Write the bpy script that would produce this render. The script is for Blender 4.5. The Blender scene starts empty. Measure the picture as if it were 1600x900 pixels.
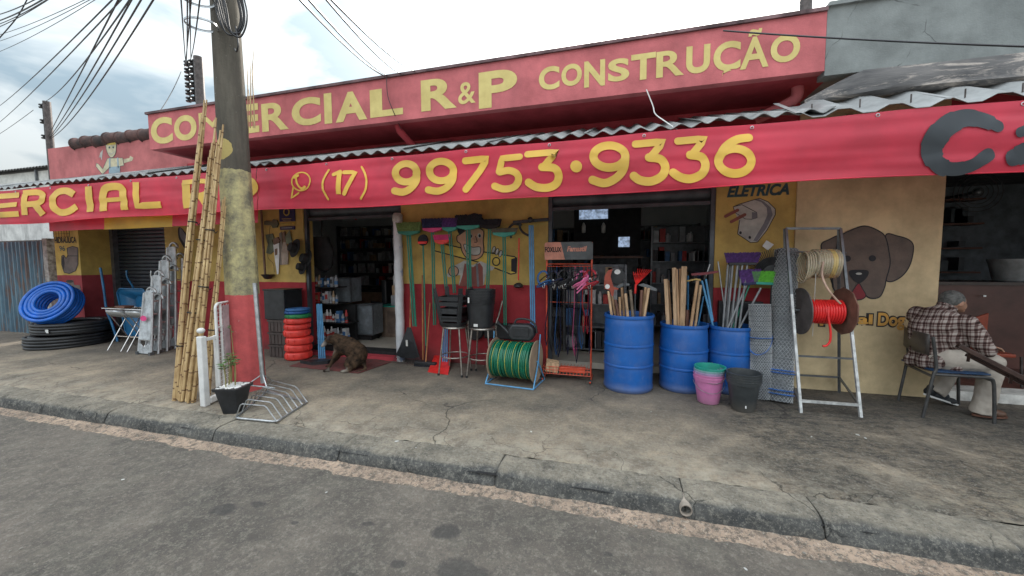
import bpy, bmesh, math, random
from mathutils import Vector, Matrix, noise, Euler
random.seed(7)
PI = math.pi
rad = math.radians
sc = bpy.context.scene
col = sc.collection

# ---------------------------------------------------------------- camera
YAW, PIT, ROLL, FPX, CAMH = rad(15.7), rad(3.9), rad(-0.25), 600.0, 1.5
FW = Vector((-math.sin(YAW)*math.cos(PIT), math.cos(YAW)*math.cos(PIT), -math.sin(PIT)))
RT = Vector((math.cos(YAW), math.sin(YAW), 0)); UP = RT.cross(FW)
RT, UP = (RT*math.cos(ROLL)+UP*math.sin(ROLL)), (-RT*math.sin(ROLL)+UP*math.cos(ROLL))
cam_d = bpy.data.cameras.new('camera'); cam = bpy.data.objects.new('camera', cam_d); col.objects.link(cam)
cam_d.sensor_width = 36; cam_d.lens = 36*FPX/1600; cam_d.clip_end = 2000; cam_d.clip_start = 0.05
cam.matrix_world = Matrix(((RT.x, UP.x, -FW.x, 0), (RT.y, UP.y, -FW.y, 0), (RT.z, UP.z, -FW.z, CAMH), (0, 0, 0, 1)))
sc.camera = cam

def at(px, py, Y):
    "survey helper: world point of a photo measurement lying on the vertical plane at depth Y"
    d = FW*FPX + RT*(px-800) + UP*(450-py)
    t = Y/d.y
    return Vector((d.x*t, Y, CAMH+d.z*t))
def zoomed(ox, oy, s):
    return lambda x, y: (ox+x/s, oy+y/s)

# ---------------------------------------------------------------- light
SUN_EL, SUN_AZ = rad(27.6), rad(0.5)      # the low sun stands just over the parapet, straight ahead
SUNV = Vector((math.sin(SUN_AZ)*math.cos(SUN_EL), math.cos(SUN_AZ)*math.cos(SUN_EL), math.sin(SUN_EL)))
sun_d = bpy.data.lights.new('sun', 'SUN'); sun_d.energy = 2.2; sun_d.angle = rad(1.0); sun_d.color = (1, .95, .87)
sun = bpy.data.objects.new('sun', sun_d); col.objects.link(sun)
sun.rotation_euler = SUNV.to_track_quat('Z', 'Y').to_euler(); sun.location = (0, 20, 12)
world = bpy.data.worlds.new('World'); sc.world = world; world.use_nodes = True
nt = world.node_tree; nt.nodes.clear()
N = nt.nodes.new; LK = nt.links.new
wo = N('ShaderNodeOutputWorld'); bg = N('ShaderNodeBackground'); bg.inputs['Strength'].default_value = 0.1
sky = N('ShaderNodeTexSky'); sky.sky_type = 'NISHITA'; sky.sun_disc = False; sky.sun_elevation = SUN_EL; sky.sun_rotation = SUN_AZ
sky.air_density = 1.0; sky.dust_density = 3.0
tc = N('ShaderNodeTexCoord')
mp = N('ShaderNodeMapping'); mp.inputs['Scale'].default_value = (1.3, 1.3, 3.4); LK(tc.outputs['Generated'], mp.inputs['Vector'])
ns = N('ShaderNodeTexNoise'); ns.inputs['Scale'].default_value = 2.1; ns.inputs['Detail'].default_value = 6; ns.inputs['Roughness'].default_value = .55; ns.inputs['Distortion'].default_value = .4
LK(mp.outputs[0], ns.inputs['Vector'])
cr = N('ShaderNodeValToRGB'); cr.color_ramp.elements[0].position = .42; cr.color_ramp.elements[0].color = (3.0, 3.75, 4.3, 1)
cr.color_ramp.elements[1].position = .575; cr.color_ramp.elements[1].color = (7.2, 7.3, 7.25, 1)
LK(ns.outputs['Fac'], cr.inputs['Fac'])
dp = N('ShaderNodeVectorMath'); dp.operation = 'DOT_PRODUCT'; dp.inputs[1].default_value = SUNV
nm = N('ShaderNodeVectorMath'); nm.operation = 'NORMALIZE'; LK(tc.outputs['Generated'], nm.inputs[0]); LK(nm.outputs[0], dp.inputs[0])
mx0 = N('ShaderNodeMath'); mx0.operation = 'MAXIMUM'; mx0.inputs[1].default_value = 0; LK(dp.outputs['Value'], mx0.inputs[0])
def wpow(e, k):
    a = N('ShaderNodeMath'); a.operation = 'POWER'; a.inputs[1].default_value = e; LK(mx0.outputs[0], a.inputs[0])
    b = N('ShaderNodeMath'); b.operation = 'MULTIPLY'; b.inputs[1].default_value = k; LK(a.outputs[0], b.inputs[0]); return b
g1 = wpow(9, .95); g2 = wpow(160, 14)
mxa = N('ShaderNodeMix'); mxa.data_type = 'RGBA'; mxa.clamp_factor = True
LK(g1.outputs[0], mxa.inputs['Factor']); LK(cr.outputs[0], mxa.inputs[6]); mxa.inputs[7].default_value = (11, 11, 10.8, 1)
add = N('ShaderNodeMix'); add.data_type = 'RGBA'; add.blend_type = 'ADD'; add.inputs['Factor'].default_value = 1
LK(mxa.outputs[2], add.inputs[6])
glow = N('ShaderNodeMix'); glow.data_type = 'RGBA'; glow.blend_type = 'MULTIPLY'; glow.inputs['Factor'].default_value = 1
glow.inputs[6].default_value = (1, .97, .9, 1); LK(g2.outputs[0], glow.inputs[7]); LK(glow.outputs[2], add.inputs[7])
fin = N('ShaderNodeMix'); fin.data_type = 'RGBA'; fin.inputs['Factor'].default_value = .12
LK(add.outputs[2], fin.inputs[6]); LK(sky.outputs[0], fin.inputs[7])
sep = N('ShaderNodeSeparateXYZ'); LK(nm.outputs[0], sep.inputs[0])
zr_ = N('ShaderNodeMapRange'); zr_.inputs['From Min'].default_value = 0; zr_.inputs['From Max'].default_value = 1; zr_.inputs['To Min'].default_value = .50; zr_.inputs['To Max'].default_value = 2.35; LK(sep.outputs[2], zr_.inputs['Value'])
zm_ = N('ShaderNodeMix'); zm_.data_type = 'RGBA'; zm_.blend_type = 'MULTIPLY'; zm_.inputs['Factor'].default_value = 1; LK(fin.outputs[2], zm_.inputs[6]); LK(zr_.outputs[0], zm_.inputs[7])
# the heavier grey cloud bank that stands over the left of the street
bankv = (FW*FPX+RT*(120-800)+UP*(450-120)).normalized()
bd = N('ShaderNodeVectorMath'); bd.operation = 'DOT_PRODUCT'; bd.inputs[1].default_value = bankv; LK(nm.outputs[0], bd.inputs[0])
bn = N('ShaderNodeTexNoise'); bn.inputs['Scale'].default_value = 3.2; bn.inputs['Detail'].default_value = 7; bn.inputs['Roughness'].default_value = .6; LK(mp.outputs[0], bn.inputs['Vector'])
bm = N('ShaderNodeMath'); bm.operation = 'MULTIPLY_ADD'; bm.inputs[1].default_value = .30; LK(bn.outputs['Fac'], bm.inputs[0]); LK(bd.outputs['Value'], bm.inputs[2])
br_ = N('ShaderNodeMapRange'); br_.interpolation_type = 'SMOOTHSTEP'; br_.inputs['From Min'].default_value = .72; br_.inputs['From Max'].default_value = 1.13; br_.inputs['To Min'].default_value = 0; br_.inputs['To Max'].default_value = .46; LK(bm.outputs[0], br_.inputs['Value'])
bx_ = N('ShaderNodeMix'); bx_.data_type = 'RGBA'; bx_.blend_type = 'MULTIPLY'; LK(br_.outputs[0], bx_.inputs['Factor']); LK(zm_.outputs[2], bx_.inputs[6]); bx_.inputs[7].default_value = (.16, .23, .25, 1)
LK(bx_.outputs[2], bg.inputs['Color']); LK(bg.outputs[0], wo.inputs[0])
sc.view_settings.view_transform = 'Standard'; sc.view_settings.look = 'None'; sc.view_settings.exposure = 1.25; sc.view_settings.gamma = 1
try: sc.cycles.use_adaptive_sampling = True; sc.cycles.max_bounces = 9; sc.cycles.diffuse_bounces = 6
except Exception: pass

# ---------------------------------------------------------------- mesh helpers
def V(*a): return Vector(a)
class B:
    def __init__(s): s.v = []; s.f = []; s.m = []; s.cur = 0
    def add(s, vs, fs):
        o = len(s.v); s.v += [Vector(v) for v in vs]; s.f += [tuple(i+o for i in f) for f in fs]; s.m += [s.cur]*len(fs); return s
    def box(s, c, size, rot=None):
        x, y, z = size[0]/2, size[1]/2, size[2]/2
        R = Euler(rot).to_matrix() if rot else Matrix.Identity(3)
        vs = [Vector(c)+R@Vector(p) for p in ((-x,-y,-z),(x,-y,-z),(x,y,-z),(-x,y,-z),(-x,-y,z),(x,-y,z),(x,y,z),(-x,y,z))]
        return s.add(vs, [(0,3,2,1),(4,5,6,7),(0,1,5,4),(1,2,6,5),(2,3,7,6),(3,0,4,7)])
    def bb(s, x0, x1, y0, y1, z0, z1): return s.box(((x0+x1)/2, (y0+y1)/2, (z0+z1)/2), (x1-x0, y1-y0, z1-z0))
    def bar(s, p0, p1, w, h, up=(0, 0, 1)):
        p0, p1 = Vector(p0), Vector(p1); d = (p1-p0).normalized(); u = Vector(up); a = d.cross(u)
        if a.length < 1e-4: a = d.cross(Vector((1, 0, 0)))
        a.normalize(); b = a.cross(d).normalized(); a = a*w/2; b = b*h/2
        vs = [p0-a-b, p0+a-b, p0+a+b, p0-a+b, p1-a-b, p1+a-b, p1+a+b, p1-a+b]
        return s.add(vs, [(0,3,2,1),(4,5,6,7),(0,1,5,4),(1,2,6,5),(2,3,7,6),(3,0,4,7)])
    def tube(s, pts, r, n=8, closed=False, caps=True, flat=1.0, up=None):
        pts = [Vector(p) for p in pts]; k = len(pts)
        rs = list(r) if isinstance(r, (list, tuple)) else [r]*k
        rings = []; prev = None
        for i, p in enumerate(pts):
            if closed: t = pts[(i+1) % k]-pts[i-1]
            else: t = pts[min(i+1, k-1)]-pts[max(i-1, 0)]
            if t.length < 1e-9: t = Vector((0, 0, 1))
            t.normalize()
            if up is not None: a = t.cross(Vector(up))
            elif prev is None: a = t.cross(Vector((0, 0, 1)) if abs(t.z) < .9 else Vector((0, 1, 0)))
            else: a = prev - t*prev.dot(t)
            if a.length < 1e-6: a = t.orthogonal()
            a.normalize(); prev = a; b = t.cross(a)
            rings.append([p + a*(rs[i]*math.cos(2*PI*j/n)) + b*(rs[i]*flat*math.sin(2*PI*j/n)) for j in range(n)])
        vs = [q for rg in rings for q in rg]; fs = []
        for i in range(k if closed else k-1):
            i2 = (i+1) % k
            for j in range(n): fs.append((i*n+j, i*n+(j+1) % n, i2*n+(j+1) % n, i2*n+j))
        if caps and not closed: fs.append(tuple(range(n-1, -1, -1))); fs.append(tuple((k-1)*n+j for j in range(n)))
        return s.add(vs, fs)
    def lathe(s, prof, c=(0, 0, 0), n=24, rot=None, sx=1, sy=1, caps=False):
        R = Euler(rot).to_matrix() if rot else Matrix.Identity(3); c = Vector(c); vs = []; fs = []
        for (r, z) in prof:
            for j in range(n): vs.append(c+R@Vector((r*sx*math.cos(2*PI*j/n), r*sy*math.sin(2*PI*j/n), z)))
        for i in range(len(prof)-1):
            for j in range(n): fs.append((i*n+j, i*n+(j+1) % n, (i+1)*n+(j+1) % n, (i+1)*n+j))
        if caps: fs.append(tuple(range(n-1, -1, -1))); fs.append(tuple((len(prof)-1)*n+j for j in range(n)))
        return s.add(vs, fs)
    def prism(s, pts, ext):
        pts = [Vector(p) for p in pts]; e = Vector(ext); n = len(pts)
        nrm = Vector((0, 0, 0))
        for i in range(n): nrm += pts[i].cross(pts[(i+1) % n])
        if nrm.dot(e) > 0: pts.reverse()
        return s.add(pts+[p+e for p in pts], [tuple(range(n)), tuple(range(2*n-1, n-1, -1))]+[((i+1) % n, i, n+i, n+(i+1) % n) for i in range(n)])
    def poly(s, pts): return s.add(pts, [tuple(range(len(pts)))])
    def ball(s, c, r, n=12, m=8, rot=None):
        r = r if isinstance(r, (tuple, list)) else (r, r, r)
        R = Euler(rot).to_matrix() if rot else Matrix.Identity(3); c = Vector(c)
        vs = []; fs = []
        for i in range(m+1):
            th = PI*i/m
            for j in range(n): vs.append(c+R@Vector((r[0]*math.sin(th)*math.cos(2*PI*j/n), r[1]*math.sin(th)*math.sin(2*PI*j/n), r[2]*math.cos(th))))
        for i in range(m):
            for j in range(n): fs.append((i*n+j, (i+1)*n+j, (i+1)*n+(j+1) % n, i*n+(j+1) % n))
        return s.add(vs, fs)
    def build(s, name, mat, parent=None, loc=None, smooth=None, bevel=0, seg=2, kind=None, solid=0):
        o0 = Vector((0, 0, 0)); p = parent
        while p is not None: o0 += p.location; p = p.parent
        l = Vector(loc) if loc is not None else Vector((0, 0, 0))
        me = bpy.data.meshes.new(name)
        me.from_pydata([v-o0-l for v in s.v], [], s.f)
        for m in (mat if isinstance(mat, (list, tuple)) else [mat]): me.materials.append(m)
        if any(s.m): me.polygons.foreach_set('material_index', s.m)
        if smooth is not None:
            me.polygons.foreach_set('use_smooth', [True]*len(me.polygons)); me.set_sharp_from_angle(angle=rad(smooth))
        me.update(); me.validate()
        o = bpy.data.objects.new(name, me); col.objects.link(o); o.location = l
        if parent is not None: o.parent = parent
        if bevel:
            b = o.modifiers.new('bevel', 'BEVEL'); b.width = bevel; b.segments = seg; b.limit_method = 'ANGLE'; b.angle_limit = rad(40)
        if solid:
            b = o.modifiers.new('solid', 'SOLIDIFY'); b.thickness = solid; b.offset = 0
        if kind: o['kind'] = kind
        return o
def tag(o, label=None, cat=None, group=None, kind=None):
    if label: o['label'] = label
    if cat: o['category'] = cat
    if group: o['group'] = group
    if kind: o['kind'] = kind
    return o
def thing(name, label, cat, loc=(0, 0, 0), group=None):
    o = bpy.data.objects.new(name, None); o.empty_display_size = .1; col.objects.link(o); o.location = loc
    return tag(o, label, cat, group)
def copy_tree(o, parent=None, loc=None, rot=None, label=None):
    c = o.copy(); col.objects.link(c); c.parent = parent
    if loc is not None: c.location = loc
    if rot is not None: c.rotation_euler = rot
    if label: c['label'] = label
    for ch in list(o.children): copy_tree(ch, c)
    return c
def spline(pts, n=6, closed=False):
    pts = [Vector(p) for p in pts]; k = len(pts); out = []
    g = (lambda i: pts[i % k]) if closed else (lambda i: pts[max(0, min(k-1, i))])
    for i in range(k if closed else k-1):
        p0, p1, p2, p3 = g(i-1), g(i), g(i+1), g(i+2)
        for j in range(n):
            t = j/n
            out.append(.5*((2*p1)+(p2-p0)*t+(2*p0-5*p1+4*p2-p3)*t*t+(3*p1-p0-3*p2+p3)*t**3))
    if not closed: out.append(pts[-1])
    return out
def rim(c, rx, ry=None, n=24, ax=None, a0=0, a1=2*PI):
    "circle points; ax = (u, v) unit vectors"
    ry = rx if ry is None else ry; u, v = ax if ax else (Vector((1, 0, 0)), Vector((0, 1, 0)))
    full = abs(a1-a0-2*PI) < 1e-6
    return [Vector(c)+Vector(u)*rx*math.cos(a0+(a1-a0)*i/(n if full else n-1))+Vector(v)*ry*math.sin(a0+(a1-a0)*i/(n if full else n-1)) for i in range(n)]

# ---------------------------------------------------------------- materials
def mt(name, c, rough=.6, metal=0, var=.18, scale=6, bump=.15, c2=None, spec=.5, fine=None, trans=0, coat=0, pos=False, lo=.35, hi=.68, stretch=None, alpha=None, sss=0):
    m = bpy.data.materials.new(name); m.use_nodes = True; t = m.node_tree; n = t.nodes; l = t.links
    bs = n['Principled BSDF']; bs.inputs['Roughness'].default_value = rough; bs.inputs['Metallic'].default_value = metal
    bs.inputs['Specular IOR Level'].default_value = spec
    if coat: bs.inputs['Coat Weight'].default_value = coat
    if trans: bs.inputs['Transmission Weight'].default_value = trans
    if sss: bs.inputs['Subsurface Weight'].default_value = sss; bs.inputs['Subsurface Scale'].default_value = .02
    if pos: src = n.new('ShaderNodeNewGeometry').outputs['Position']
    else: src = n.new('ShaderNodeTexCoord').outputs['Object']
    if stretch:
        mpn = n.new('ShaderNodeMapping'); mpn.inputs['Scale'].default_value = stretch; l.new(src, mpn.inputs[0]); src = mpn.outputs[0]
    a = n.new('ShaderNodeTexNoise'); a.inputs['Scale'].default_value = scale; a.inputs['Detail'].default_value = 7; a.inputs['Roughness'].default_value = .62
    l.new(src, a.inputs['Vector'])
    r = n.new('ShaderNodeValToRGB'); r.color_ramp.elements[0].position = lo; r.color_ramp.elements[1].position = hi
    if c2 is None: c2 = tuple(x*(1-2.2*var) for x in c); c1 = tuple(min(1, x*(1+var)) for x in c)
    else: c1 = c
    r.color_ramp.elements[0].color = (*c2, 1); r.color_ramp.elements[1].color = (*c1, 1)
    l.new(a.outputs['Fac'], r.inputs[0]); l.new(r.outputs[0], bs.inputs['Base Color'])
    rr = n.new('ShaderNodeMapRange'); rr.inputs['To Min'].default_value = min(1, rough+.12); rr.inputs['To Max'].default_value = max(.03, rough-.12)
    l.new(a.outputs['Fac'], rr.inputs['Value']); l.new(rr.outputs[0], bs.inputs['Roughness'])
    if bump:
        f = n.new('ShaderNodeTexNoise'); f.inputs['Scale'].default_value = fine or scale*9; f.inputs['Detail'].default_value = 5; l.new(src, f.inputs['Vector'])
        b = n.new('ShaderNodeBump'); b.inputs['Strength'].default_value = bump; b.inputs['Distance'].default_value = .01
        l.new(f.outputs['Fac'], b.inputs['Height']); l.new(b.outputs[0], bs.inputs['Normal'])
    m['out'] = 1
    return m
class G:
    "tiny node graph helper on top of a mt() material"
    def __init__(s, m): s.t = m.node_tree; s.bs = s.t.nodes['Principled BSDF']; s.geo = s.t.nodes.new('ShaderNodeNewGeometry').outputs['Position']
    def node(s, k, **kw):
        n = s.t.nodes.new(k)
        for a, b in kw.items(): setattr(n, a, b)
        return n
    def base(s): return s.bs.inputs['Base Color'].links[0].from_socket
    def noise(s, scale, detail=4, rough=.6, vec=None, stretch=None, dist=0):
        n = s.node('ShaderNodeTexNoise'); n.inputs['Scale'].default_value = scale; n.inputs['Detail'].default_value = detail; n.inputs['Roughness'].default_value = rough; n.inputs['Distortion'].default_value = dist
        v = vec or s.geo
        if stretch:
            m = s.node('ShaderNodeMapping'); m.inputs['Scale'].default_value = stretch; s.t.links.new(v, m.inputs[0]); v = m.outputs[0]
        s.t.links.new(v, n.inputs['Vector']); return n.outputs['Fac']
    def ramp(s, src, stops):
        r = s.node('ShaderNodeValToRGB'); e = r.color_ramp.elements
        while len(e) < len(stops): e.new(.5)
        for i, (p, c) in enumerate(stops): e[i].position = p; e[i].color = (c, c, c, 1) if isinstance(c, (int, float)) else (*c, 1)
        s.t.links.new(src, r.inputs[0]); return r.outputs[0]
    def mix(s, fac, a, b, mode='MIX'):
        m = s.node('ShaderNodeMix', data_type='RGBA', blend_type=mode)
        for k, v in ((0, fac), (6, a), (7, b)):
            if isinstance(v, (int, float)): m.inputs[k].default_value = v
            elif isinstance(v, tuple): m.inputs[k].default_value = (*v, 1)
            else: s.t.links.new(v, m.inputs[k])
        return m.outputs[2]
    def math(s, op, a, b=0.0, clamp=False):
        m = s.node('ShaderNodeMath', operation=op, use_clamp=clamp)
        for k, v in ((0, a), (1, b)):
            if isinstance(v, (int, float)): m.inputs[k].default_value = v
            else: s.t.links.new(v, m.inputs[k])
        return m.outputs[0]
    def xyz(s):
        x = s.node('ShaderNodeSeparateXYZ'); s.t.links.new(s.geo, x.inputs[0]); return x.outputs
    def vor(s, scale, feature='DISTANCE_TO_EDGE', vec=None, rnd=1):
        v = s.node('ShaderNodeTexVoronoi', feature=feature); v.inputs['Scale'].default_value = scale; v.inputs['Randomness'].default_value = rnd
        s.t.links.new(vec or s.geo, v.inputs['Vector']); return v.outputs['Distance']
    def warp(s, scale, amt):
        n = s.node('ShaderNodeTexNoise'); n.inputs['Scale'].default_value = scale; n.inputs['Detail'].default_value = 5; s.t.links.new(s.geo, n.inputs['Vector'])
        a = s.node('ShaderNodeVectorMath', operation='MULTIPLY_ADD'); a.inputs[1].default_value = (amt, amt, amt)
        s.t.links.new(n.outputs['Color'], a.inputs[0]); s.t.links.new(s.geo, a.inputs[2]); return a.outputs[0]
    def setcol(s, c): s.t.links.new(c, s.bs.inputs['Base Color'])
    def bump(s, h, st=.5, dist=.01):
        b = s.node('ShaderNodeBump'); b.inputs['Strength'].default_value = st; b.inputs['Distance'].default_value = dist; s.t.links.new(h, b.inputs['Height'])
        old = s.bs.inputs['Normal'].links
        if old: s.t.links.new(old[0].from_socket, b.inputs['Normal'])
        s.t.links.new(b.outputs[0], s.bs.inputs['Normal'])
def gat(px, py, z=0.0):
    "survey helper: world point of a photo measurement lying on the level z"
    d = FW*FPX + RT*(px-800) + UP*(450-py); t = (z-CAMH)/d.z
    return Vector((d.x*t, d.y*t, z))
STAINS = [(-.983, 2.036, .085, .07), (-1.507, 1.951, .045, .03), (-1.962, 1.845, .03, .02), (-.058, 2.089, .03, .02), (-2.504, 1.839, .10, .06), (-2.33, 1.93, .07, .035), (-.775, 1.79, .16, .09), (-1.15, 1.72, .05, .03)]
# ---------------------------------------------------------------- shared materials
M = {}
M['steel'] = mt('galvanised_steel', (.52, .54, .55), .38, .85, .15, 14, .05)
M['alu'] = mt('brushed_aluminium', (.58, .60, .61), .42, .75, .12, 10, .08)
M['chrome'] = mt('bright_steel', (.7, .7, .7), .2, 1, .08, 10, 0)
M['darkmetal'] = mt('dark_brown_metal', (.10, .085, .08), .45, .5, .2, 14, .1)
M['black'] = mt('black_plastic', (.024, .026, .029), .42, 0, .2, 9, .08)
M['blackmatte'] = mt('matte_black', (.016, .016, .017), .8, 0, .2, 9, .1)
M['white'] = mt('white_paint', (.72, .72, .70), .45, 0, .08, 8, .06)
M['dirtywhite'] = mt('dirty_white', (.62, .61, .57), .7, 0, .2, 6, .2)
M['wood'] = mt('raw_pine', (.62, .42, .25), .65, 0, .18, 5, .2, stretch=(9, 9, 1.2))
M['wood2'] = mt('tan_pine', (.50, .31, .17), .65, 0, .18, 5, .2, stretch=(9, 9, 1.2))
M['darkwood'] = mt('dark_wood', (.16, .07, .045), .5, 0, .2, 4, .15)
M['orange'] = mt('orange_enamel', (.72, .10, .045), .4, 0, .12, 10, .05)
M['redplastic'] = mt('red_plastic', (.80, .035, .03), .4, 0, .1, 8, .05)
M['bluebarrel'] = mt('blue_barrel_plastic', (.008, .115, .42), .38, 0, .1, 5, .05, c2=(.012, .09, .33))
M['bluelt'] = mt('light_blue_plastic', (.10, .32, .56), .4, 0, .12, 6, .04)
M['bluemid'] = mt('blue_enamel', (.02, .15, .32), .4, 0, .15, 6, .05)
M['green'] = mt('green_plastic', (.012, .20, .13), .35, 0, .12, 6, .04)
M['greenlt'] = mt('lime_bristle', (.14, .52, .05), .7, 0, .15, 40, .4)
M['olive'] = mt('olive_bristle', (.17, .26, .08), .75, 0, .2, 40, .4)
M['purple'] = mt('purple_bristle', (.12, .05, .22), .75, 0, .2, 40, .4)
M['navy'] = mt('navy_bristle', (.03, .035, .10), .75, 0, .2, 40, .4)
M['bristleblk'] = mt('black_bristle', (.02, .022, .03), .8, 0, .2, 40, .4)
M['teal'] = mt('teal_plastic', (.02, .33, .25), .35, 0, .1, 6, .04)
M['pink'] = mt('pink_plastic', (.62, .20, .42), .35, 0, .1, 5, .04)
M['hotpink'] = mt('hot_pink_plastic', (.70, .05, .22), .4, 0, .1, 6, .04)
M['greybucket'] = mt('dark_grey_plastic', (.045, .052, .056), .4, 0, .12, 5, .05)
M['screw'] = mt('porcelain_black', (.02, .02, .02), .3)
M['wire'] = mt('cable_black', (.02, .02, .023), .5, bump=0)
M['greymetal'] = mt('grey_tube_metal', (.17, .18, .19), .4, .6, .15, 9, .06)

# weathered outdoor surfaces (world-space noise)
def worn_wall(name, c, stain=.5, c_stain=(.06, .05, .05), scale=1.2, chips=0, chipcol=(.5, .48, .45)):
    m = mt(name, c, .82, 0, .12, 3.0, .25, pos=True, fine=70, spec=.25); g = G(m)
    b = g.base()
    st = g.ramp(g.noise(scale, 7, .68, stretch=(1.6, 1.6, .35)), [(.48, 0), (.78, 1)])
    c1 = g.mix(g.math('MULTIPLY', st, stain), b, c_stain)
    sp = g.ramp(g.noise(scale*9, 5, .6), [(.60, 0), (.72, 1)])
    c1 = g.mix(g.math('MULTIPLY', sp, stain*.45), c1, tuple(x*.55+.02 for x in c))
    if chips:
        ch = g.ramp(g.noise(scale*3.3, 8, .7), [(.70-chips*.06, 0), (.715-chips*.06, 1)])
        c1 = g.mix(ch, c1, chipcol)
    g.setcol(c1); g.bump(g.noise(5, 6), .25, .02)
    return m, g, c1
def dado_wall(name, top, low, zc):
    m, g, c = worn_wall(name, top, .30, (.10, .09, .07))
    z = g.xyz()[2]
    zz = g.math('ADD', z, g.math('MULTIPLY', g.noise(6, 3), .012))
    f = g.math('LESS_THAN', zz, zc+.006)
    lowc = g.mix(g.ramp(g.noise(2.2, 7, .66), [(.35, 0), (.75, 1)]), low, tuple(x*.55 for x in low))
    splash = g.math('MULTIPLY', g.ramp(g.math('ADD', z, g.math('MULTIPLY', g.noise(4, 6), .25)), [(.12, 1), (.42, 0)]), .6)
    lowc = g.mix(splash, lowc, (.07, .05, .045))
    g.setcol(g.mix(f, c, lowc)); return m
YEL = (.58, .41, .13); RED = (.42, .045, .055)
M['wall'] = dado_wall('yellow_over_red_wall_paint', YEL, RED, 1.175)
M['pillar'] = dado_wall('yellow_over_red_pillar_paint', (.55, .40, .11), (.36, .06, .07), 1.275)
M['beige'] = worn_wall('beige_wall_paint', (.66, .52, .31), .38, (.22, .19, .13), .9)[0]
M['fascia'] = worn_wall('faded_red_fascia_paint', (.60, .17, .18), .42, (.28, .10, .11), .8)[0]
M['redwall'] = worn_wall('red_soffit_paint', (.46, .06, .075), .3, (.2, .03, .04), .8)[0]
M['lowpink'] = worn_wall('faded_pink_wall_paint', (.50, .16, .16), .75, (.24, .09, .09), 1.0)[0]
mm, g, c = worn_wall('grey_render', (.25, .27, .265), .6, (.13, .145, .145), 1.1)
w_ = g.warp(2.0, .35); ck = g.ramp(g.vor(1.3, vec=w_), [(.0, 1), (.008, 0)]); ckm = g.ramp(g.noise(2.2, 3), [(.50, 0), (.56, .8)])
ck = g.math('MULTIPLY', ck, ckm); c = g.mix(ck, c, (.05, .05, .05)); g.setcol(c); g.bump(ck, -.6, .02); M['greywall'] = mm
M['weather'] = worn_wall('weathered_whitewash', (.62, .62, .60), .95, (.16, .16, .16), 1.6)[0]
M['whitehouse'] = worn_wall('off_white_render', (.66, .66, .62), .35, (.35, .35, .32), .8)[0]
M['tilewarm'] = mt('old_clay_tile', (.15, .075, .065), .9, 0, .3, 5, .4, c2=(.035, .028, .027), pos=True)
M['lettery'] = mt('faded_yellow_lettering', (.74, .62, .24), .8, 0, .12, 5, .1, c2=(.60, .48, .18), pos=True)
M['concrete'] = mt('concrete_grey', (.27, .26, .24), .9, 0, .2, 5, .35, pos=True)

# dust and scuffs on the plastic goods
def scuff(m, dust=(.35, .33, .30), k=.3):
    g = G(m); c = g.mix(g.math('MULTIPLY', g.ramp(g.noise(4.5, 8, .75), [(.48, 0), (.75, 1)]), k), g.base(), dust)
    c = g.mix(g.math('MULTIPLY', g.ramp(g.noise(30, 6, .8, stretch=(1, 1, .12)), [(.60, 0), (.68, 1)]), k), c, dust)
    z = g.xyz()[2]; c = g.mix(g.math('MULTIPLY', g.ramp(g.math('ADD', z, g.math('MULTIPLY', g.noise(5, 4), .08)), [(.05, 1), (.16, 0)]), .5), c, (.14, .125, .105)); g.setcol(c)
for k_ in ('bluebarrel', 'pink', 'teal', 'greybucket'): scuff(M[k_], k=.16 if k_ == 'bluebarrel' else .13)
# concrete footpath
def ground_speckle(g, c, k=1.0, dark=(.04, .038, .036), pale=(.40, .37, .31)):
    c = g.mix(g.math('MULTIPLY', g.ramp(g.noise(9, 9, .78), [(.44, 0), (.64, 1)]), .55*k), c, dark)
    c = g.mix(g.math('MULTIPLY', g.ramp(g.noise(27, 6, .8), [(.50, 0), (.62, 1)]), .55*k), c, pale)
    c = g.mix(g.math('MULTIPLY', g.ramp(g.noise(52, 4, .8), [(.53, 0), (.62, 1)]), .6*k), c, dark)
    return g.mix(g.math('MULTIPLY', g.ramp(g.noise(88, 3, .7), [(.60, 0), (.67, 1)]), .6*k), c, pale)
m = mt('worn_footpath_concrete', (.42, .34, .245), .93, 0, .2, 1.9, .4, c2=(.175, .147, .115), pos=True, fine=130, spec=.2); g = G(m); c = g.base()
X, Yc, Z = g.xyz()
dk = g.ramp(g.noise(1.0, 9, .74), [(.46, 0), (.62, 1)]); c = g.mix(g.math('MULTIPLY', dk, .6), c, (.105, .095, .082))
c = ground_speckle(g, c, .68, (.09, .082, .073))
# bare, exposed-aggregate patch on the right
rx_ = g.node('ShaderNodeMapRange'); rx_.inputs['From Min'].default_value = .9; rx_.inputs['From Max'].default_value = 1.5; g.t.links.new(g.math('ADD', X, g.math('MULTIPLY', g.noise(2.2, 4), .7)), rx_.inputs['Value'])
pt = g.math('MULTIPLY', rx_.outputs[0], g.ramp(g.noise(1.7, 7, .72), [(.40, 0), (.52, 1)]))
aggd = g.ramp(g.noise(15, 8, .85, stretch=(.7, 1.2, 1)), [(.47, 0), (.53, 1)]); agg = g.ramp(g.noise(34, 6, .8), [(.54, 0), (.60, 1)])
c = g.mix(g.math('MULTIPLY', pt, g.math('MULTIPLY', aggd, .68)), c, (.05, .05, .05)); c = g.mix(g.math('MULTIPLY', pt, g.math('MULTIPLY', agg, .6)), c, (.42, .39, .33))
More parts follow.
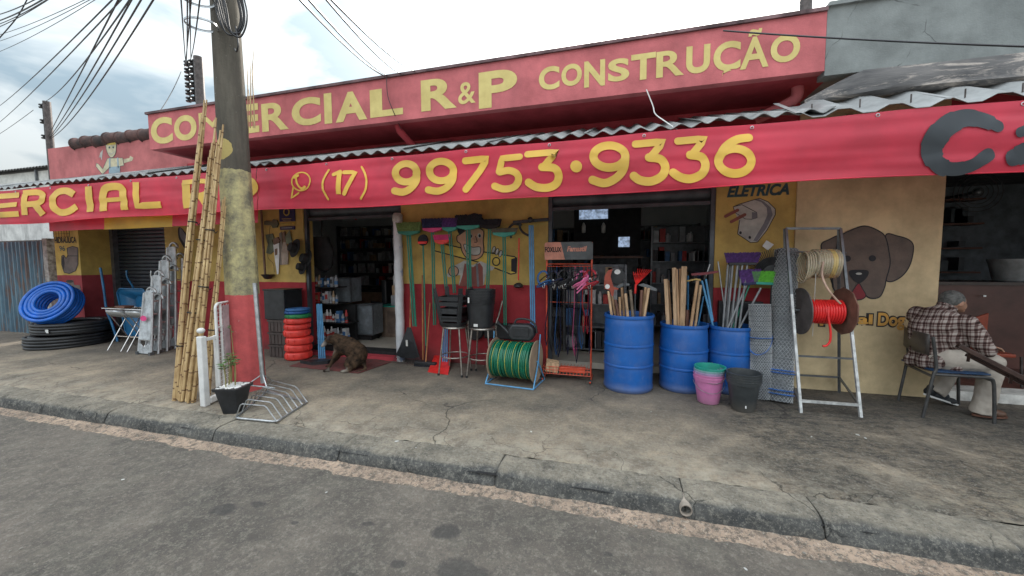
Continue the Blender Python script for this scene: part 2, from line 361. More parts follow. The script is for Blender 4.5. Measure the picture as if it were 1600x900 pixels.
# paler, scuffed band along the kerb
ed = g.node('ShaderNodeMapRange'); ed.inputs['From Min'].default_value = 3.5; ed.inputs['From Max'].default_value = 2.75; g.t.links.new(Yc, ed.inputs['Value'])
c = g.mix(g.math('MULTIPLY', ed.outputs[0], g.ramp(g.noise(6, 9, .78), [(.44, 0), (.60, .75)])), c, (.38, .345, .275))
w_ = g.warp(1.6, .5); ck = g.ramp(g.vor(.62, vec=w_), [(0, 1), (.005, 0)]); cm = g.ramp(g.noise(.8, 3), [(.50, 0), (.54, 1)]); ck = g.math('MULTIPLY', ck, cm)
w2 = g.warp(5, .22); ck2 = g.math('MULTIPLY', g.ramp(g.vor(1.9, vec=w2), [(0, 1), (.010, 0)]), g.math('MULTIPLY', ed.outputs[0], g.ramp(g.noise(1.3, 3), [(.44, 0), (.50, 1)])))
ck = g.math('MAXIMUM', ck, ck2)
c = g.mix(g.math('MULTIPLY', ck, .9), c, (.025, .024, .022))
# floor colour gets darker towards the shop wall
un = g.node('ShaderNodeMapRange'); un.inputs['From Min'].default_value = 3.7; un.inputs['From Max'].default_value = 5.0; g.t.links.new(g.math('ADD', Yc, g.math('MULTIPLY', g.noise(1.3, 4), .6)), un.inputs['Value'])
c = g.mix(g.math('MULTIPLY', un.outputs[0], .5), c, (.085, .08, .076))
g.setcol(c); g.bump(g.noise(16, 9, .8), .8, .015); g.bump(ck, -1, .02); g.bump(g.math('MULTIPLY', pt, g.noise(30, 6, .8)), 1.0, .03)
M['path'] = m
# asphalt
m = mt('old_asphalt', (.21, .18, .15), .9, 0, .2, 1.4, .5, c2=(.10, .09, .078), pos=True, fine=160, spec=.25); g = G(m); c = g.base()
X, Yc, Z = g.xyz()
c = g.mix(g.math('MULTIPLY', g.ramp(g.noise(2.3, 9, .78), [(.50, 0), (.66, 1)]), .5), c, (.235, .215, .175))
c = ground_speckle(g, c, .65, (.07, .067, .063), (.36, .33, .275))
def stain(cx, cy, r, ry=None):
    global c
    w = g.warp(7, .10 if r > .06 else .05)
    sx = g.node('ShaderNodeSeparateXYZ'); g.t.links.new(w, sx.inputs[0])
    dx = g.math('DIVIDE', g.math('SUBTRACT', sx.outputs[0], cx+.04), r); dy = g.math('DIVIDE', g.math('SUBTRACT', sx.outputs[1], cy+.04), ry or r*.8)
    d = g.math('ADD', g.math('MULTIPLY', dx, dx), g.math('MULTIPLY', dy, dy))
    d = g.math('ADD', d, g.math('MULTIPLY', g.math('SUBTRACT', g.noise(40, 5, .8), .5), 1.1))
    f = g.ramp(d, [(.45, .62), (1.0, 0)]); c = g.mix(f, c, (.05, .05, .05))
for a in STAINS: stain(*a)
w_ = g.warp(2.5, .3); ck = g.math('MULTIPLY', g.ramp(g.vor(.9, vec=w_), [(0, 1), (.006, 0)]), g.ramp(g.noise(.7, 3), [(.55, 0), (.6, 1)]))
c = g.mix(g.math('MULTIPLY', ck, .6), c, (.24, .21, .17))
g.setcol(c); g.bump(g.noise(45, 7, .8), .8, .015); g.bump(g.noise(4, 7, .7), .5, .05)
M['asphalt'] = m
# gutter sand
m = mt('sandy_gutter_mortar', (.50, .375, .28), .95, 0, .2, 3, .4, c2=(.26, .20, .155), pos=True, spec=.1); g = G(m); c = g.base()
c = g.mix(g.math('MULTIPLY', g.ramp(g.noise(22, 8, .85), [(.48, 0), (.56, 1)]), .85), c, (.10, .09, .08)); c = g.mix(g.math('MULTIPLY', g.ramp(g.noise(48, 5, .8), [(.55, 0), (.66, 1)]), .6), c, (.6, .52, .43))
g.setcol(c); g.bump(g.noise(38, 6, .8), .9, .015); M['gutter'] = m
# kerb
m = mt('old_kerb_concrete', (.135, .132, .122), .95, 0, .2, 3.5, .5, c2=(.052, .054, .055), pos=True, spec=.15); g = G(m); c = g.base(); X, Yc, Z = g.xyz()
tp = g.node('ShaderNodeMapRange'); tp.inputs['From Min'].default_value = -.030; tp.inputs['From Max'].default_value = -.006; g.t.links.new(g.math('ADD', Z, g.math('MULTIPLY', g.math('SUBTRACT', g.noise(6, 5), .5), .03)), tp.inputs['Value'])
c = g.mix(g.math('MULTIPLY', tp.outputs[0], .9), c, g.mix(g.ramp(g.noise(3, 9, .78), [(.4, 0), (.62, 1)]), (.34, .30, .235), (.15, .135, .11)))
c = ground_speckle(g, c, .75, (.04, .04, .04), (.36, .34, .29))
w2 = g.warp(5, .2); ck2 = g.math('MULTIPLY', g.ramp(g.vor(1.6, vec=w2), [(0, 1), (.010, 0)]), g.ramp(g.noise(1.1, 3), [(.48, 0), (.54, 1)])); c = g.mix(g.math('MULTIPLY', ck2, .9), c, (.02, .02, .02)); g.bump(ck2, -1, .02)
c = g.mix(g.math('MULTIPLY', g.ramp(g.noise(40, 5, .8), [(.6, 0), (.68, 1)]), .6), c, (.36, .34, .30))
g.setcol(c); g.bump(g.noise(22, 7, .8), .9, .015); M['kerb'] = m

# ---------------------------------------------------------------- ground
def sheet(name, x0, x1, y0, y1, dx, dy, zf, mat, kind='structure', y0f=None, y1f=None, parent=None, smooth=60):
    nx = max(1, int(round((x1-x0)/dx))); ny = max(1, int(round((y1-y0)/dy))); b = B(); vs = []; fs = []
    for j in range(ny+1):
        for i in range(nx+1):
            x = x0+(x1-x0)*i/nx; a = y0f(x) if y0f else y0; e = y1f(x) if y1f else y1; y = a+(e-a)*j/ny
            vs.append((x, y, zf(x, y)))
    for j in range(ny):
        for i in range(nx): k = j*(nx+1)+i; fs.append((k, k+1, k+nx+2, k+nx+1))
    b.add(vs, fs); return b.build(name, mat, parent=parent, smooth=smooth, kind=kind)
nz = lambda x, y, s=1.0, z=0.0: noise.noise(Vector((x*s, y*s, z)))
B().add([(-300, -300, -.18), (300, -300, -.18), (300, 300, -.18), (-300, 300, -.18)], [(0, 1, 2, 3)]).build('ground', M['concrete'], kind='structure')
kerb_foot = 2.5
ge = lambda x: 2.33+.05*nz(x, 3, .9)+.035*nz(x, 9, 4)+.02*nz(x, 5, 11)
sheet('road', -30, 14, -14, 2.5, .10, .10, lambda x, y: -.132+.005*nz(x, y, .8)+.003*nz(x, y, 3.5)+.002*nz(x, y, 9), M['asphalt'])
sheet('gutter', -30, 14, 2.10, 2.58, .03, .03, lambda x, y: -.131+.11*(y-2.40)+.002*nz(x, y, 6)+.002*nz(x, y, 14)+.003*nz(x, 0, .7)+.002*nz(x, y, 30), M['gutter'])
pe = lambda x: 2.795+.022*nz(x, 1, 2.2)+.016*nz(x, 4, 9)+.010*nz(x, 7, 23)
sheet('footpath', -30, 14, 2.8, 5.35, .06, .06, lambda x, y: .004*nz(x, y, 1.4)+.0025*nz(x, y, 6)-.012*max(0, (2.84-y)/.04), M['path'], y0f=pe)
sheet('footpath_bed', -30, 14, 2.55, 2.95, 1, .4, lambda x, y: -.045, M['blackmatte'])
kerb = thing('kerb', None, None, (0, 2.6, 0)); kerb['kind'] = 'structure'
jx = [-30, -27, -24, -21, -18.5, -16, -13.9, -11.8, -9.9, -8.0, -6.25, -5.0, -3.55, -2.2, -.85, .42, 1.17, 2.05, 3.3, 4.9, 6.6, 9, 11.5, 14]
for i in range(len(jx)-1):
    a, e = jx[i]+.003, jx[i+1]-.003; n = max(8, int((e-a)/.022)); prof = [(2.515, -.16), (2.52, -.12), (2.525, -.085), (2.535, -.05), (2.547, -.026), (2.562, -.010), (2.585, -.003), (2.63, .0), (2.70, 0), (2.788, -.001), (2.79, -.06)]
    b = B(); vs = []; fs = []; tl = random.uniform(-.006, .006); of = random.uniform(-.008, .008)
    for k in range(n+1):
        x = a+(e-a)*k/n; ec = min(k, n-k)/n*(e-a); rd = max(0, .014-ec)*.8
        for (py, pz) in prof:
            q = .010*nz(x*1.0, py*9+pz*9, 3.3, i*3)+.007*nz(x, py*5+pz*11, 12, i)+.004*nz(x*30, py*30+pz*30, 1, i)
            chip = (-.050*max(0, nz(x, 2.2, 2.7, i*1.7)-.15)-.022*max(0, nz(x, 1.1, 9, i)-.1)-.008*abs(nz(x, 7, 25, i)))*(1 if .0 > pz > -.06 else .25) if py < 2.65 else 0
            vs.append((x, py+of+q+rd-chip*.8+(.02*nz(x, 4, 7, i) if py > 2.75 else 0), pz+tl+q*.5-rd+chip))
    P = len(prof)
    for k in range(n):
        for j in range(P-1): fs.append((k*P+j, k*P+P+j, k*P+P+j+1, k*P+j+1))
    fs += [tuple(range(P)), tuple(n*P+j for j in range(P-1, -1, -1))]
    b.add(vs, fs).build('kerb_stone', M['kerb'], kerb, smooth=50)
# drain outlet in the kerb face
p = at(1073, 781, 2.5); t = tag(None, None) if False else None
dr = thing('drain_outlet', 'short round clay drain pipe sticking out of the dark kerb face', 'drain pipe', (p.x, 2.5, -.06))
b = B(); b.lathe([(.031, 0), (.037, .0), (.038, .14), (.031, .14), (.031, 0)], (p.x, 2.508, -.058), 20, rot=(rad(-90), 0, 0)); b.build('pipe', mt('old_clay_pipe', (.36, .31, .26), .9), dr, smooth=40)
B().lathe([(.0001, 0), (.031, 0)], (p.x, 2.56, -.058), 20, rot=(rad(-90), 0, 0)).build('pipe_mouth', M['blackmatte'], dr)
# loose grit: nobody could count it
b = B()
for i in range(1500):
    r_ = random.random()
    if r_ < .45: x, y, z = random.uniform(-9, 3), random.gauss(2.42, .07), -.118
    elif r_ < .75: x, y, z = random.uniform(-9, 4), random.uniform(2.85, 4.6), .003
    else: x, y, z = random.uniform(-7, 3), random.uniform(.4, 2.3), -.129
    s_ = random.uniform(.002, .0055) if random.random() < .93 else random.uniform(.006, .010)
    b.ball((x, y, z+s_*.3), (s_, s_*random.uniform(.6, 1), s_*.6), 5, 3, rot=(0, 0, random.random()*3))
b.build('grit', mt('pale_grit', (.36, .33, .28), .9, c2=(.12, .115, .10), scale=2, pos=True), kind='stuff', smooth=60)
b = B()
for (px, py, s_) in ((510, 770, .010), (650, 700, .008), (192, 750, .012), (1340, 680, .016), (1352, 685, .013), (1268, 683, .012), (1165, 890, .012), (620, 690, .02), (830, 675, .012)):
    z = 0 if py < 735 else -.13; 
    d = FW*FPX+RT*(px-800)+UP*(450-py); tt = (z-CAMH)/d.z; 
    b.ball((d.x*tt, d.y*tt, z+.004), (s_, s_*.55, .004), 7, 4, rot=(0, 0, random.random()*3))
b.build('litter_scraps', M['dirtywhite'], kind='stuff', smooth=60)
# ---------------------------------------------------------------- the shop building
shop = thing('shop_building', 'long single-storey red and yellow hardware shop with painted sign parapet', 'shop', (-2, 5.3, 0))
def wallpart(name, x0, x1, z0, z1, mat, y0=5.2, y1=5.4, parent=shop):
    return B().bb(x0, x1, y0, y1, z0, z1).build(name, mat, parent)
wallpart('wall', -8.2, -5.02, 0, 3.28, M['wall'])
wallpart('wall', -3.2, -.95, 0, 3.28, M['wall'])
wallpart('wall', 1.11, 1.94, 0, 3.28, M['wall'])
wallpart('wall', 1.94, 3.28, 0, 3.24, M['beige'], 5.175)
wallpart('lintel', -5.02, -3.2, 2.42, 3.28, M['redwall'])
wallpart('lintel', -.95, 1.11, 2.42, 3.28, M['redwall'])
wallpart('lintel', 3.28, 8, 2.45, 3.24, M['redwall'], 5.175)
wallpart('wall', 8, 12, 0, 3.24, M['beige'], 5.175)
wallpart('upper_wall', -8.2, 1.94, 3.0, 3.283, M['redwall'], 5.193, 5.2)
wallpart('left_parapet', -11.38, -8.2, 2.35, 3.86, M['lowpink'])
wallpart('left_parapet', -8.2, -7.13, 3.281, 3.86, M['lowpink'])
wallpart('left_parapet', -8.2, -7.5, 2.9, 3.281, M['lowpink'], 5.185, 5.2)
wallpart('pillar', -10.87, -10.13, 0, 2.35, M['pillar'], 4.95, 5.6)
wallpart('side_wall', -11.38, -11.2, 2.35, 3.86, M['lowpink'], 5.4, 11)
# rooms behind the openings
dim = mt('interior_plaster', (.78, .80, .80), .85, c2=(.62, .65, .66), scale=1.5)
tile = mt('interior_floor_tile', (.62, .57, .48), .35, 0, .1, 2, .05)
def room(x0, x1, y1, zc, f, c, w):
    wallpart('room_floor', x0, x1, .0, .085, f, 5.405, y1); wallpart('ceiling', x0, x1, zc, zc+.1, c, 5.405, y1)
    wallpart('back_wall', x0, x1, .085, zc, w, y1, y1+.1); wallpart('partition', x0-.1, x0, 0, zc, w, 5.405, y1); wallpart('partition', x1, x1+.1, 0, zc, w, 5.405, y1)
room(-8.0, 1.9, 9.8, 2.85, tile, dim, dim)
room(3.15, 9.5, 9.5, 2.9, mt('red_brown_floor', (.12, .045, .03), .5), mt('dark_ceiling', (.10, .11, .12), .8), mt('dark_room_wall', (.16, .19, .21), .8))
room(-10.15, -8.2, 8, 2.6, M['concrete'], dim, dim)
# door threshold and steps
wallpart('threshold', -5.02, -3.2, .0, .10, M['blackmatte'], 5.19, 5.42)
wallpart('door_sill', -5.02, -3.2, .0, .055, M['redwall'], 5.05, 5.188)
wallpart('step', 3.28, 6.5, .0, .10, M['dirtywhite'], 5.16, 5.42)
# roll-up shutter boxes and guide rails over the openings
shm = mt('grey_shutter_steel', (.10, .115, .13), .5, .5, .2, 3, .05)
for (x0, x1, y) in ((-5.02, -3.2, 5.25), (-.95, 1.11, 5.25)):
    sb = B(); sb.lathe([(.001, 0), (.13, 0), (.13, x1-x0), (.001, x1-x0)], (x0, y+.16, 2.36), 20, rot=(0, rad(90), 0)); sb.build('shutter_roll', shm, shop, smooth=40)
    wallpart('shutter_lip', x0+.02, x1-.02, 2.19, 2.235, shm, y, y+.03)
    for q in (x0+.001, x1-.051): wallpart('guide_rail', q, q+.05, .1, 2.42, shm, y-.03, y+.03)
# the closed shutter at the left: every slat a piece
sl = B(); n_ = 8
prof = [(0, 0), (-.012, .012), (-.016, .035), (-.012, .058), (0, .070), (.004, .070), (.004, 0)]
sl.prism([(-10.13, 0+p[0], p[1]) for p in prof], (1.93, 0, 0))
first = sl.build('shutter_slat', mt('dark_shutter_slat', (.05, .062, .075), .42, .5, .25, 3, .06), shop, smooth=30); base = first.location.copy()
first.location = (-shop.location.x+0, 5.52-shop.location.y, .02); o0 = first.location.copy()
me = first.data; 
for v in me.vertices: v.co = v.co+Vector(shop.location)
for k in range(1, 30):
    c = first.copy(); col.objects.link(c); c.parent = shop; c.location = o0+Vector((0, 0, .074*k))
wallpart('guide_rail', -10.13, -10.04, 0, 2.3, M['greymetal'], 5.42, 5.505)
wallpart('shutter_box', -10.13, -8.2, 2.24, 2.5, shm, 5.40, 5.68)
# sign parapet: front panel, soffit slab, metal coping
wallpart('sign_fascia', -7.13, 1.825, 3.28, 3.815, M['fascia'], 4.40, 4.50)
wallpart('soffit', -7.13, 1.94, 3.284, 3.36, M['redwall'], 4.502, 5.19)
wallpart('side_fascia', -7.13, -7.03, 3.283, 3.815, M['fascia'], 4.502, 5.4)
wallpart('coping', -7.16, 1.825, 3.815, 3.848, mt('rusty_metal_coping', (.17, .10, .105), .6, .3, .3, 4, .2), 4.375, 4.56)
wallpart('roof_slab', -7.03, 9.5, 3.36, 3.5, M['concrete'], 4.51, 10)
for (a, c_, e, nm_) in ((at(626, 192, 4.62), at(650, 240, 4.95), None, 'drain_pipe'),):
    b = B(); b.tube([V(a.x, 4.55, 3.29), V(a.x+.01, 4.57, 3.22), V(a.x+.12, 4.85, 3.02), V(a.x+.16, 5.0, 2.95)], .045, 14); b.build(nm_, M['redwall'], shop, smooth=50)
b = B(); b.tube(spline([at(1245, 122, 4.75), at(1245, 150, 4.75), at(1225, 165, 4.8), at(1180, 187, 4.9)], 6), .055, 16); b.build('drain_pipe', M['fascia'], shop, smooth=50)
# clay coping tiles along the old left parapet
b = B(); 
for i in range(11):
    b.lathe([(.13, 0), (.13, .02), (.115, .03), (.10, .34), (.085, .34)] , (0, 0, 0), 18, rot=(0, rad(90), 0)); break
tl = b.build('coping_tile', M['tilewarm'], shop, smooth=40)
for v in tl.data.vertices: v.co += Vector(shop.location)
x = -10.55; k = 0
while x < -7.3:
    c = tl if k == 0 else tl.copy()
    if k: col.objects.link(c); c.parent = shop
    c.location = Vector((x, 5.24, 3.885+.012*(k % 2)+random.uniform(-.012, .012)))-shop.location; c.rotation_euler = (random.uniform(-.2, .2), random.uniform(-.05, .03), random.uniform(-.04, .04)); x += .32; k += 1
# grey rendered parapet of the neighbour, running on from the sign
gp = thing('grey_parapet', 'cracked grey rendered parapet running on to the right of the red sign', 'parapet', (4, 4.45, 3.2))
B().bb(1.828, 13, 4.402, 4.55, 3.235, 3.85).build('wall', M['greywall'], gp)
B().bb(1.828, 13, 4.37, 4.60, 3.85, 3.885).build('coping', M['greywall'], gp)
# tarred ridge piece under it
mem = mt('weathered_bitumen', (.16, .15, .145), .8, 0, .3, 3, .5, c2=(.055, .055, .058), pos=True, stretch=(.6, 3, 3)); g = G(mem)
c = g.mix(g.ramp(g.noise(3.4, 8, .75, stretch=(.5, 1.2, 2.6), dist=.8), [(.50, 0), (.62, .85)]), g.base(), (.46, .40, .35)); g.setcol(c)
b = B(); vs = []; fs = []; n = 120
for i in range(n+1):
    x = 1.68+i*.09; s_ = min(1, (i+1)/6); 
    pr = [(4.42, 3.265), (4.40, 3.25), (4.36, 3.20), (4.33, 3.13), (4.31, 3.06), (4.30, 3.02), (4.34, 3.00), (4.42, 3.0)]
    for j, (y, z) in enumerate(pr):
        q = .025*nz(x*.9, z*6, 1.3, 5)+.012*nz(x, z*9, 5)
        vs.append((x, 4.42+(y-4.42)*s_+q, 3.0+(z-3.0)*s_*(1 if j else 1)+q+.03*nz(x, 2, .8)*(j < 5)))
for i in range(n):
    for j in range(7): fs.append((i*8+j+1, i*8+j, i*8+8+j, i*8+9+j))
tag(b.add(vs, fs).build('ridge_flashing', mem, smooth=70, loc=(4, 4.4, 3)), 'weathered black bitumen flashing lying along foot of grey parapet', 'flashing')

# ---------------------------------------------------------------- corrugated awning
aw = thing('corrugated_awning', 'grey corrugated fibre cement awning roof over the shop footpath', 'awning', (-3, 4.5, 2.7))
sheetm = mt('fibre_cement_sheet', (.36, .37, .365), .9, 0, .2, 3, .3, c2=(.17, .175, .175), pos=True, spec=.2)
def corr_sheet(x0, nw, pitch, amp, ya, za, yb, zb, name, mat, th=.007, trap=False):
    b = B(); n = nw*8; top = []; bot = []
    for i in range(n+1):
        t = i/n*nw; x = x0+t*pitch; h = math.cos(2*PI*t)
        h = max(-1, min(1, h*1.7)) if trap else h*(1.0+.25*abs(h))/1.25
        top.append((x, amp*h))
    vs = []
    for (y, z) in ((ya, za), (yb, zb)):
        for s_ in (0, -th):
            for (x, h) in top: vs.append((x, y, z+h+s_))
    m_ = n+1; fs = []
    for i in range(n):
        fs.append((i, i+1, 2*m_+i+1, 2*m_+i)); fs.append((m_+i+1, m_+i, 3*m_+i, 3*m_+i+1)); fs.append((i+1, i, m_+i, m_+i+1)); fs.append((2*m_+i, 2*m_+i+1, 3*m_+i+1, 3*m_+i))
    fs += [(0, 2*m_, 3*m_, m_), (n, m_+n, 3*m_+n, 2*m_+n)]
    return b.add(vs, fs)
proto = None; xx = -12.6; k = 0
while xx < 1.3:
    zt = 2.755+.012*math.sin(xx*1.3)+random.uniform(-.006, .006)
    if proto is None:
        o = corr_sheet(0, 6, .177, .021, 0, 0, 1.30, .47, 'sheet', sheetm).build('sheet', sheetm, aw, smooth=60); proto = o
        for v in o.data.vertices: v.co += Vector(aw.location)
    else:
        o = proto.copy(); col.objects.link(o); o.parent = aw
    o.location = Vector((xx, 3.93+random.uniform(-.012, .012), zt+(.008 if k % 2 else 0)))-aw.location; xx += 1.02; k += 1
aw2 = thing('metal_awning', 'pale trapezoid metal roofing sheets over the right end of the footpath', 'awning', (3, 4.3, 2.7))
tm = mt('pale_zinc_sheet', (.40, .41, .41), .5, .5, .15, 4, .1, pos=True)
for i in range(5):
    corr_sheet(1.42+i*1.02, 3, .35, .024, 3.9, 2.735+(.006 if i % 2 else 0), 4.42, 3.01, 'sheet', tm, .004, True).build('sheet', tm, aw2, smooth=40)
for i in range(14):
    x = 1.6+i*.35; B().tube([(x, 4.05, 2.80), (x, 4.05, 2.87)], .006, 6).build('roofing_screw', M['darkmetal'], aw2)
# timber carrying beam and wall brackets under the sheets
B().bb(-12.4, 9, 3.99, 4.05, 2.60, 2.705).build('front_beam', M['darkwood'], aw)
for i in range(12):
    x = -12+i*1.6; B().bar((x, 4.0, 2.62), (x, 5.19, 3.06), .05, .08).build('rafter', M['darkwood'], aw)

# ---------------------------------------------------------------- cloth banners
def cloth(name, c, k=.38, fold=None):
    m = bpy.data.materials.new(name); m.use_nodes = True; t = m.node_tree; l = t.links; bs = t.nodes['Principled BSDF']
    bs.inputs['Roughness'].default_value = .42; bs.inputs['Specular IOR Level'].default_value = .45
    n = t.nodes.new('ShaderNodeTexNoise'); n.inputs['Scale'].default_value = 2.2; n.inputs['Detail'].default_value = 6
    geo = t.nodes.new('ShaderNodeNewGeometry'); l.new(geo.outputs['Position'], n.inputs['Vector'])
    r = t.nodes.new('ShaderNodeValToRGB'); r.color_ramp.elements[0].position = .35; r.color_ramp.elements[1].position = .7
    r.color_ramp.elements[0].color = (*[x*.72+.01 for x in c], 1); r.color_ramp.elements[1].color = (*c, 1); l.new(n.outputs['Fac'], r.inputs[0]); l.new(r.outputs[0], bs.inputs['Base Color'])
    tr = t.nodes.new('ShaderNodeBsdfTranslucent'); l.new(r.outputs[0], tr.inputs['Color']); mx = t.nodes.new('ShaderNodeMixShader'); mx.inputs[0].default_value = k
    out = [x for x in t.nodes if x.type == 'OUTPUT_MATERIAL'][0]; l.new(bs.outputs[0], mx.inputs[1]); l.new(tr.outputs[0], mx.inputs[2]); l.new(mx.outputs[0], out.inputs[0])
    return m
cl_red = cloth('red_banner_cloth', (.98, .075, .13), .42); cl_yel = cloth('yellow_banner_print', (.88, .56, .09), .12); cl_blk = cloth('black_banner_print', (.035, .045, .055), .1)
cl_yel2 = cloth('yellow_valance_cloth', (.86, .55, .05))
def by(x, z):
    "depth of the banner cloth: hangs from its top hem with shallow diagonal folds"
    t = (2.68-z)/.52
    return 3.9+.016*math.sin(x*2.1+z*7)*t+.012*nz(x*.7, z*5, 1.5)+.008*nz(x*.5+z*2, z*7, 2)+.015*nz(x*.8-z*1.2, z*2, 1.1, 4)+.05*(t-.5)**2-.01 + .012*max(0, math.sin(x*.9+4*z))*(1-t)
def bz0(x): return 2.165+.012*math.sin(x*.8)-.008*math.sin(x*2.1+1)
def bz1(x): return 2.70+.006*math.sin(x*3.55)
def banner(name, x0, x1, label):
    b = B(); nx = int((x1-x0)/.025); ny = 26; vs = []; fs = []
    for j in range(ny+1):
        for i in range(nx+1):
            x = x0+(x1-x0)*i/nx; z = bz0(x)+(bz1(x)-bz0(x))*j/ny; vs.append((x, by(x, z), z))
    for j in range(ny):
        for i in range(nx): k = j*(nx+1)+i; fs.append((k, k+1, k+nx+2, k+nx+1))
    rt = thing(name, label, 'banner', ((x0+x1)/2, 3.9, 2.16))
    b.add(vs, fs).build('cloth', cl_red, rt, smooth=180); 
    h = B(); h.tube([(x0+(x1-x0)*i/nx, by(x0+(x1-x0)*i/nx, bz0(x0+(x1-x0)*i/nx)), bz0(x0+(x1-x0)*i/nx)) for i in range(nx+1)], .005, 5); h.build('hem', cl_red, rt, smooth=60)
    x = x0+.15
    while x < x1:
        for (zq, rq) in ((bz1(x)-.028, .012),): B().tube([V(x+rq*math.cos(a), by(x, zq)-.004, zq+rq*math.sin(a)) for a in [PI*k/6 for k in range(12)]], .0035, 5, closed=True).build('eyelet', M['steel'], rt, smooth=60)
        x += .9
    return rt
ban_l = banner('cloth_banner', -13.2, -4.46, 'red cloth banner with big yellow capitals hanging left of utility pole')
ban_r = banner('cloth_banner', -4.45, 6.2, 'long red cloth banner with a yellow phone number over the doorways')

def ribbon(pts, w, cap='round', closed=False):
    "outline of a painted stroke in 2-D; returns left and right edges"
    k = len(pts); ws = w if isinstance(w, list) else [w]*k; Lp = []; Rp = []
    if len(ws) != k: ws = [ws[min(len(ws)-1, int(i/(k-1)*(len(ws)-1)+.5))]+0 for i in range(k)]
    for i in range(k):
        a = pts[(i-1) % k] if (closed or i) else pts[0]; c = pts[(i+1) % k] if (closed or i < k-1) else pts[-1]
        d = Vector((c[0]-a[0], c[1]-a[1])).normalized(); n = Vector((-d.y, d.x))*ws[i]/2
        p = Vector((pts[i][0], pts[i][1])); Lp.append(p+n); Rp.append(p-n)
    return Lp, Rp, ws
def stroke(pts, w, conv, name, mat, parent, cap='round', closed=False, sm=True, layer=0, surf=None, n=7):
    """pts in a zoomed photo crop, conv -> photo pixels; surf(x, z) -> depth of the painted surface"""
    P = [Vector((p[0], p[1], 0)) for p in pts]
    P = spline(P, n, closed) if sm else ([q for i in range(len(P)-(0 if closed else 1)) for q in [P[i].lerp(P[(i+1) % len(P)], t/4) for t in range(4)]]+([] if closed else [P[-1]]))
    P = [(p.x, p.y) for p in P]; Lp, Rp, ws = ribbon(P, w, cap, closed); k = len(P); vs = []; fs = []
    vv = [];
    for i in range(k): vv += [Lp[i], Vector(P[i]), Rp[i]]
    for i in range(k if closed else k-1):
        j = (i+1) % k
        fs += [(i*3, j*3, j*3+1, i*3+1), (i*3+1, j*3+1, j*3+2, i*3+2)]
    if cap == 'round' and not closed:
        for (i, sg) in ((0, 1), (k-1, -1)):
            c0 = Vector(P[i]); r = Lp[i]-c0; m = len(vv); st = [i*3]; 
            for q in range(1, 7):
                a = sg*PI*q/7; vv.append(c0+Vector((r.x*math.cos(a)-r.y*math.sin(a), r.x*math.sin(a)+r.y*math.cos(a)))); st.append(m+q-1)
            st.append(i*3+2)
            for q in range(len(st)-1): fs.append((i*3+1, st[q], st[q+1]))
    for v in vv:
        x, y = conv(v.x, v.y); Yd = 3.9 if surf is by else surf(0, 0)
        q = at(x, y, Yd); q.y = surf(q.x, q.z)-(.010 if surf is by else .004)-.0012*layer; vs.append(q)
    # all faces towards the street
    b = B(); b.add(vs, fs); b.f = [f if (b.v[f[1]]-b.v[f[0]]).cross(b.v[f[-1]]-b.v[f[0]]).y < 0 else tuple(reversed(f)) for f in b.f]
    return b.build(name, mat, parent, smooth=180)
def glyph(strokes, conv, name, mat, parent, surf=by):
    "one letter = one mesh, its strokes stepped 1 mm apart"
    objs = [stroke(conv=conv, name='tmp', mat=mat, parent=None, surf=surf, layer=i, **s) for i, s in enumerate(strokes)]
    b = B()
    for o in objs:
        b.add([v.co.copy() for v in o.data.vertices], [tuple(p.vertices) for p in o.data.polygons]); me = o.data; bpy.data.objects.remove(o); bpy.data.meshes.remove(me)
    return b.build(name, mat, parent, smooth=180)
S = lambda pts, w, **k: dict(pts=pts, w=w, **k)
def ell(cx, cy, rx, ry, n=12, rot=0): return [(cx+rx*math.cos(2*PI*i/n)*math.cos(rot)-ry*math.sin(2*PI*i/n)*math.sin(rot), cy+rx*math.cos(2*PI*i/n)*math.sin(rot)+ry*math.sin(2*PI*i/n)*math.cos(rot)) for i in range(n)]
z6 = zoomed(600, 20, 1600/660); z5 = zoomed(200, 80, 1523/440); z2 = zoomed(0, 225, 1286/250); z4 = zoomed(1200, 0, 1286/400)
for st in (
  [S(ell(86, 607, 40, 35), 27, closed=True), S([(124, 607), (124, 640), (104, 668), (76, 681), (46, 676)], 27)],
  [S(ell(218, 600, 45, 37), 27, closed=True), S([(262, 600), (260, 636), (238, 664), (206, 677), (172, 672)], 27)],
  [S([(308, 561), (390, 552), (362, 600), (312, 670)], 26, sm=False)],
  [S([(515, 546), (448, 552), (436, 602)], 25, sm=False), S([(440, 604), (474, 598), (503, 610), (510, 634), (492, 660), (455, 668), (420, 657)], 27)],
  [S([(545, 537), (655, 529), (602, 588)], 26, sm=False), S([(600, 586), (645, 590), (662, 614), (654, 645), (622, 662), (578, 660), (548, 643)], 30)],
  [S([(728.5, 583.5), (729.5, 584.5)], 44, sm=False)],
  [S(ell(854, 547, 60, 42), 31, closed=True), S([(914, 548), (908, 592), (880, 627), (836, 646), (790, 634)], 31)],
  [S([(952, 500), (1058, 490), (1006, 553)], 28, sm=False), S([(1003, 551), (1046, 558), (1064, 586), (1052, 620), (1012, 640), (970, 636), (946, 620)], 32)],
  [S([(1112, 488), (1215, 478), (1162, 543)], 28, sm=False), S([(1158, 541), (1200, 549), (1215, 578), (1202, 612), (1162, 631), (1122, 626), (1094, 608)], 32)],
  [S(ell(1326, 564, 62, 47), 32, closed=True), S([(1380, 474), (1334, 482), (1290, 512), (1266, 556)], 32)]):
    glyph(st, z6, 'digit', cl_yel, ban_r)
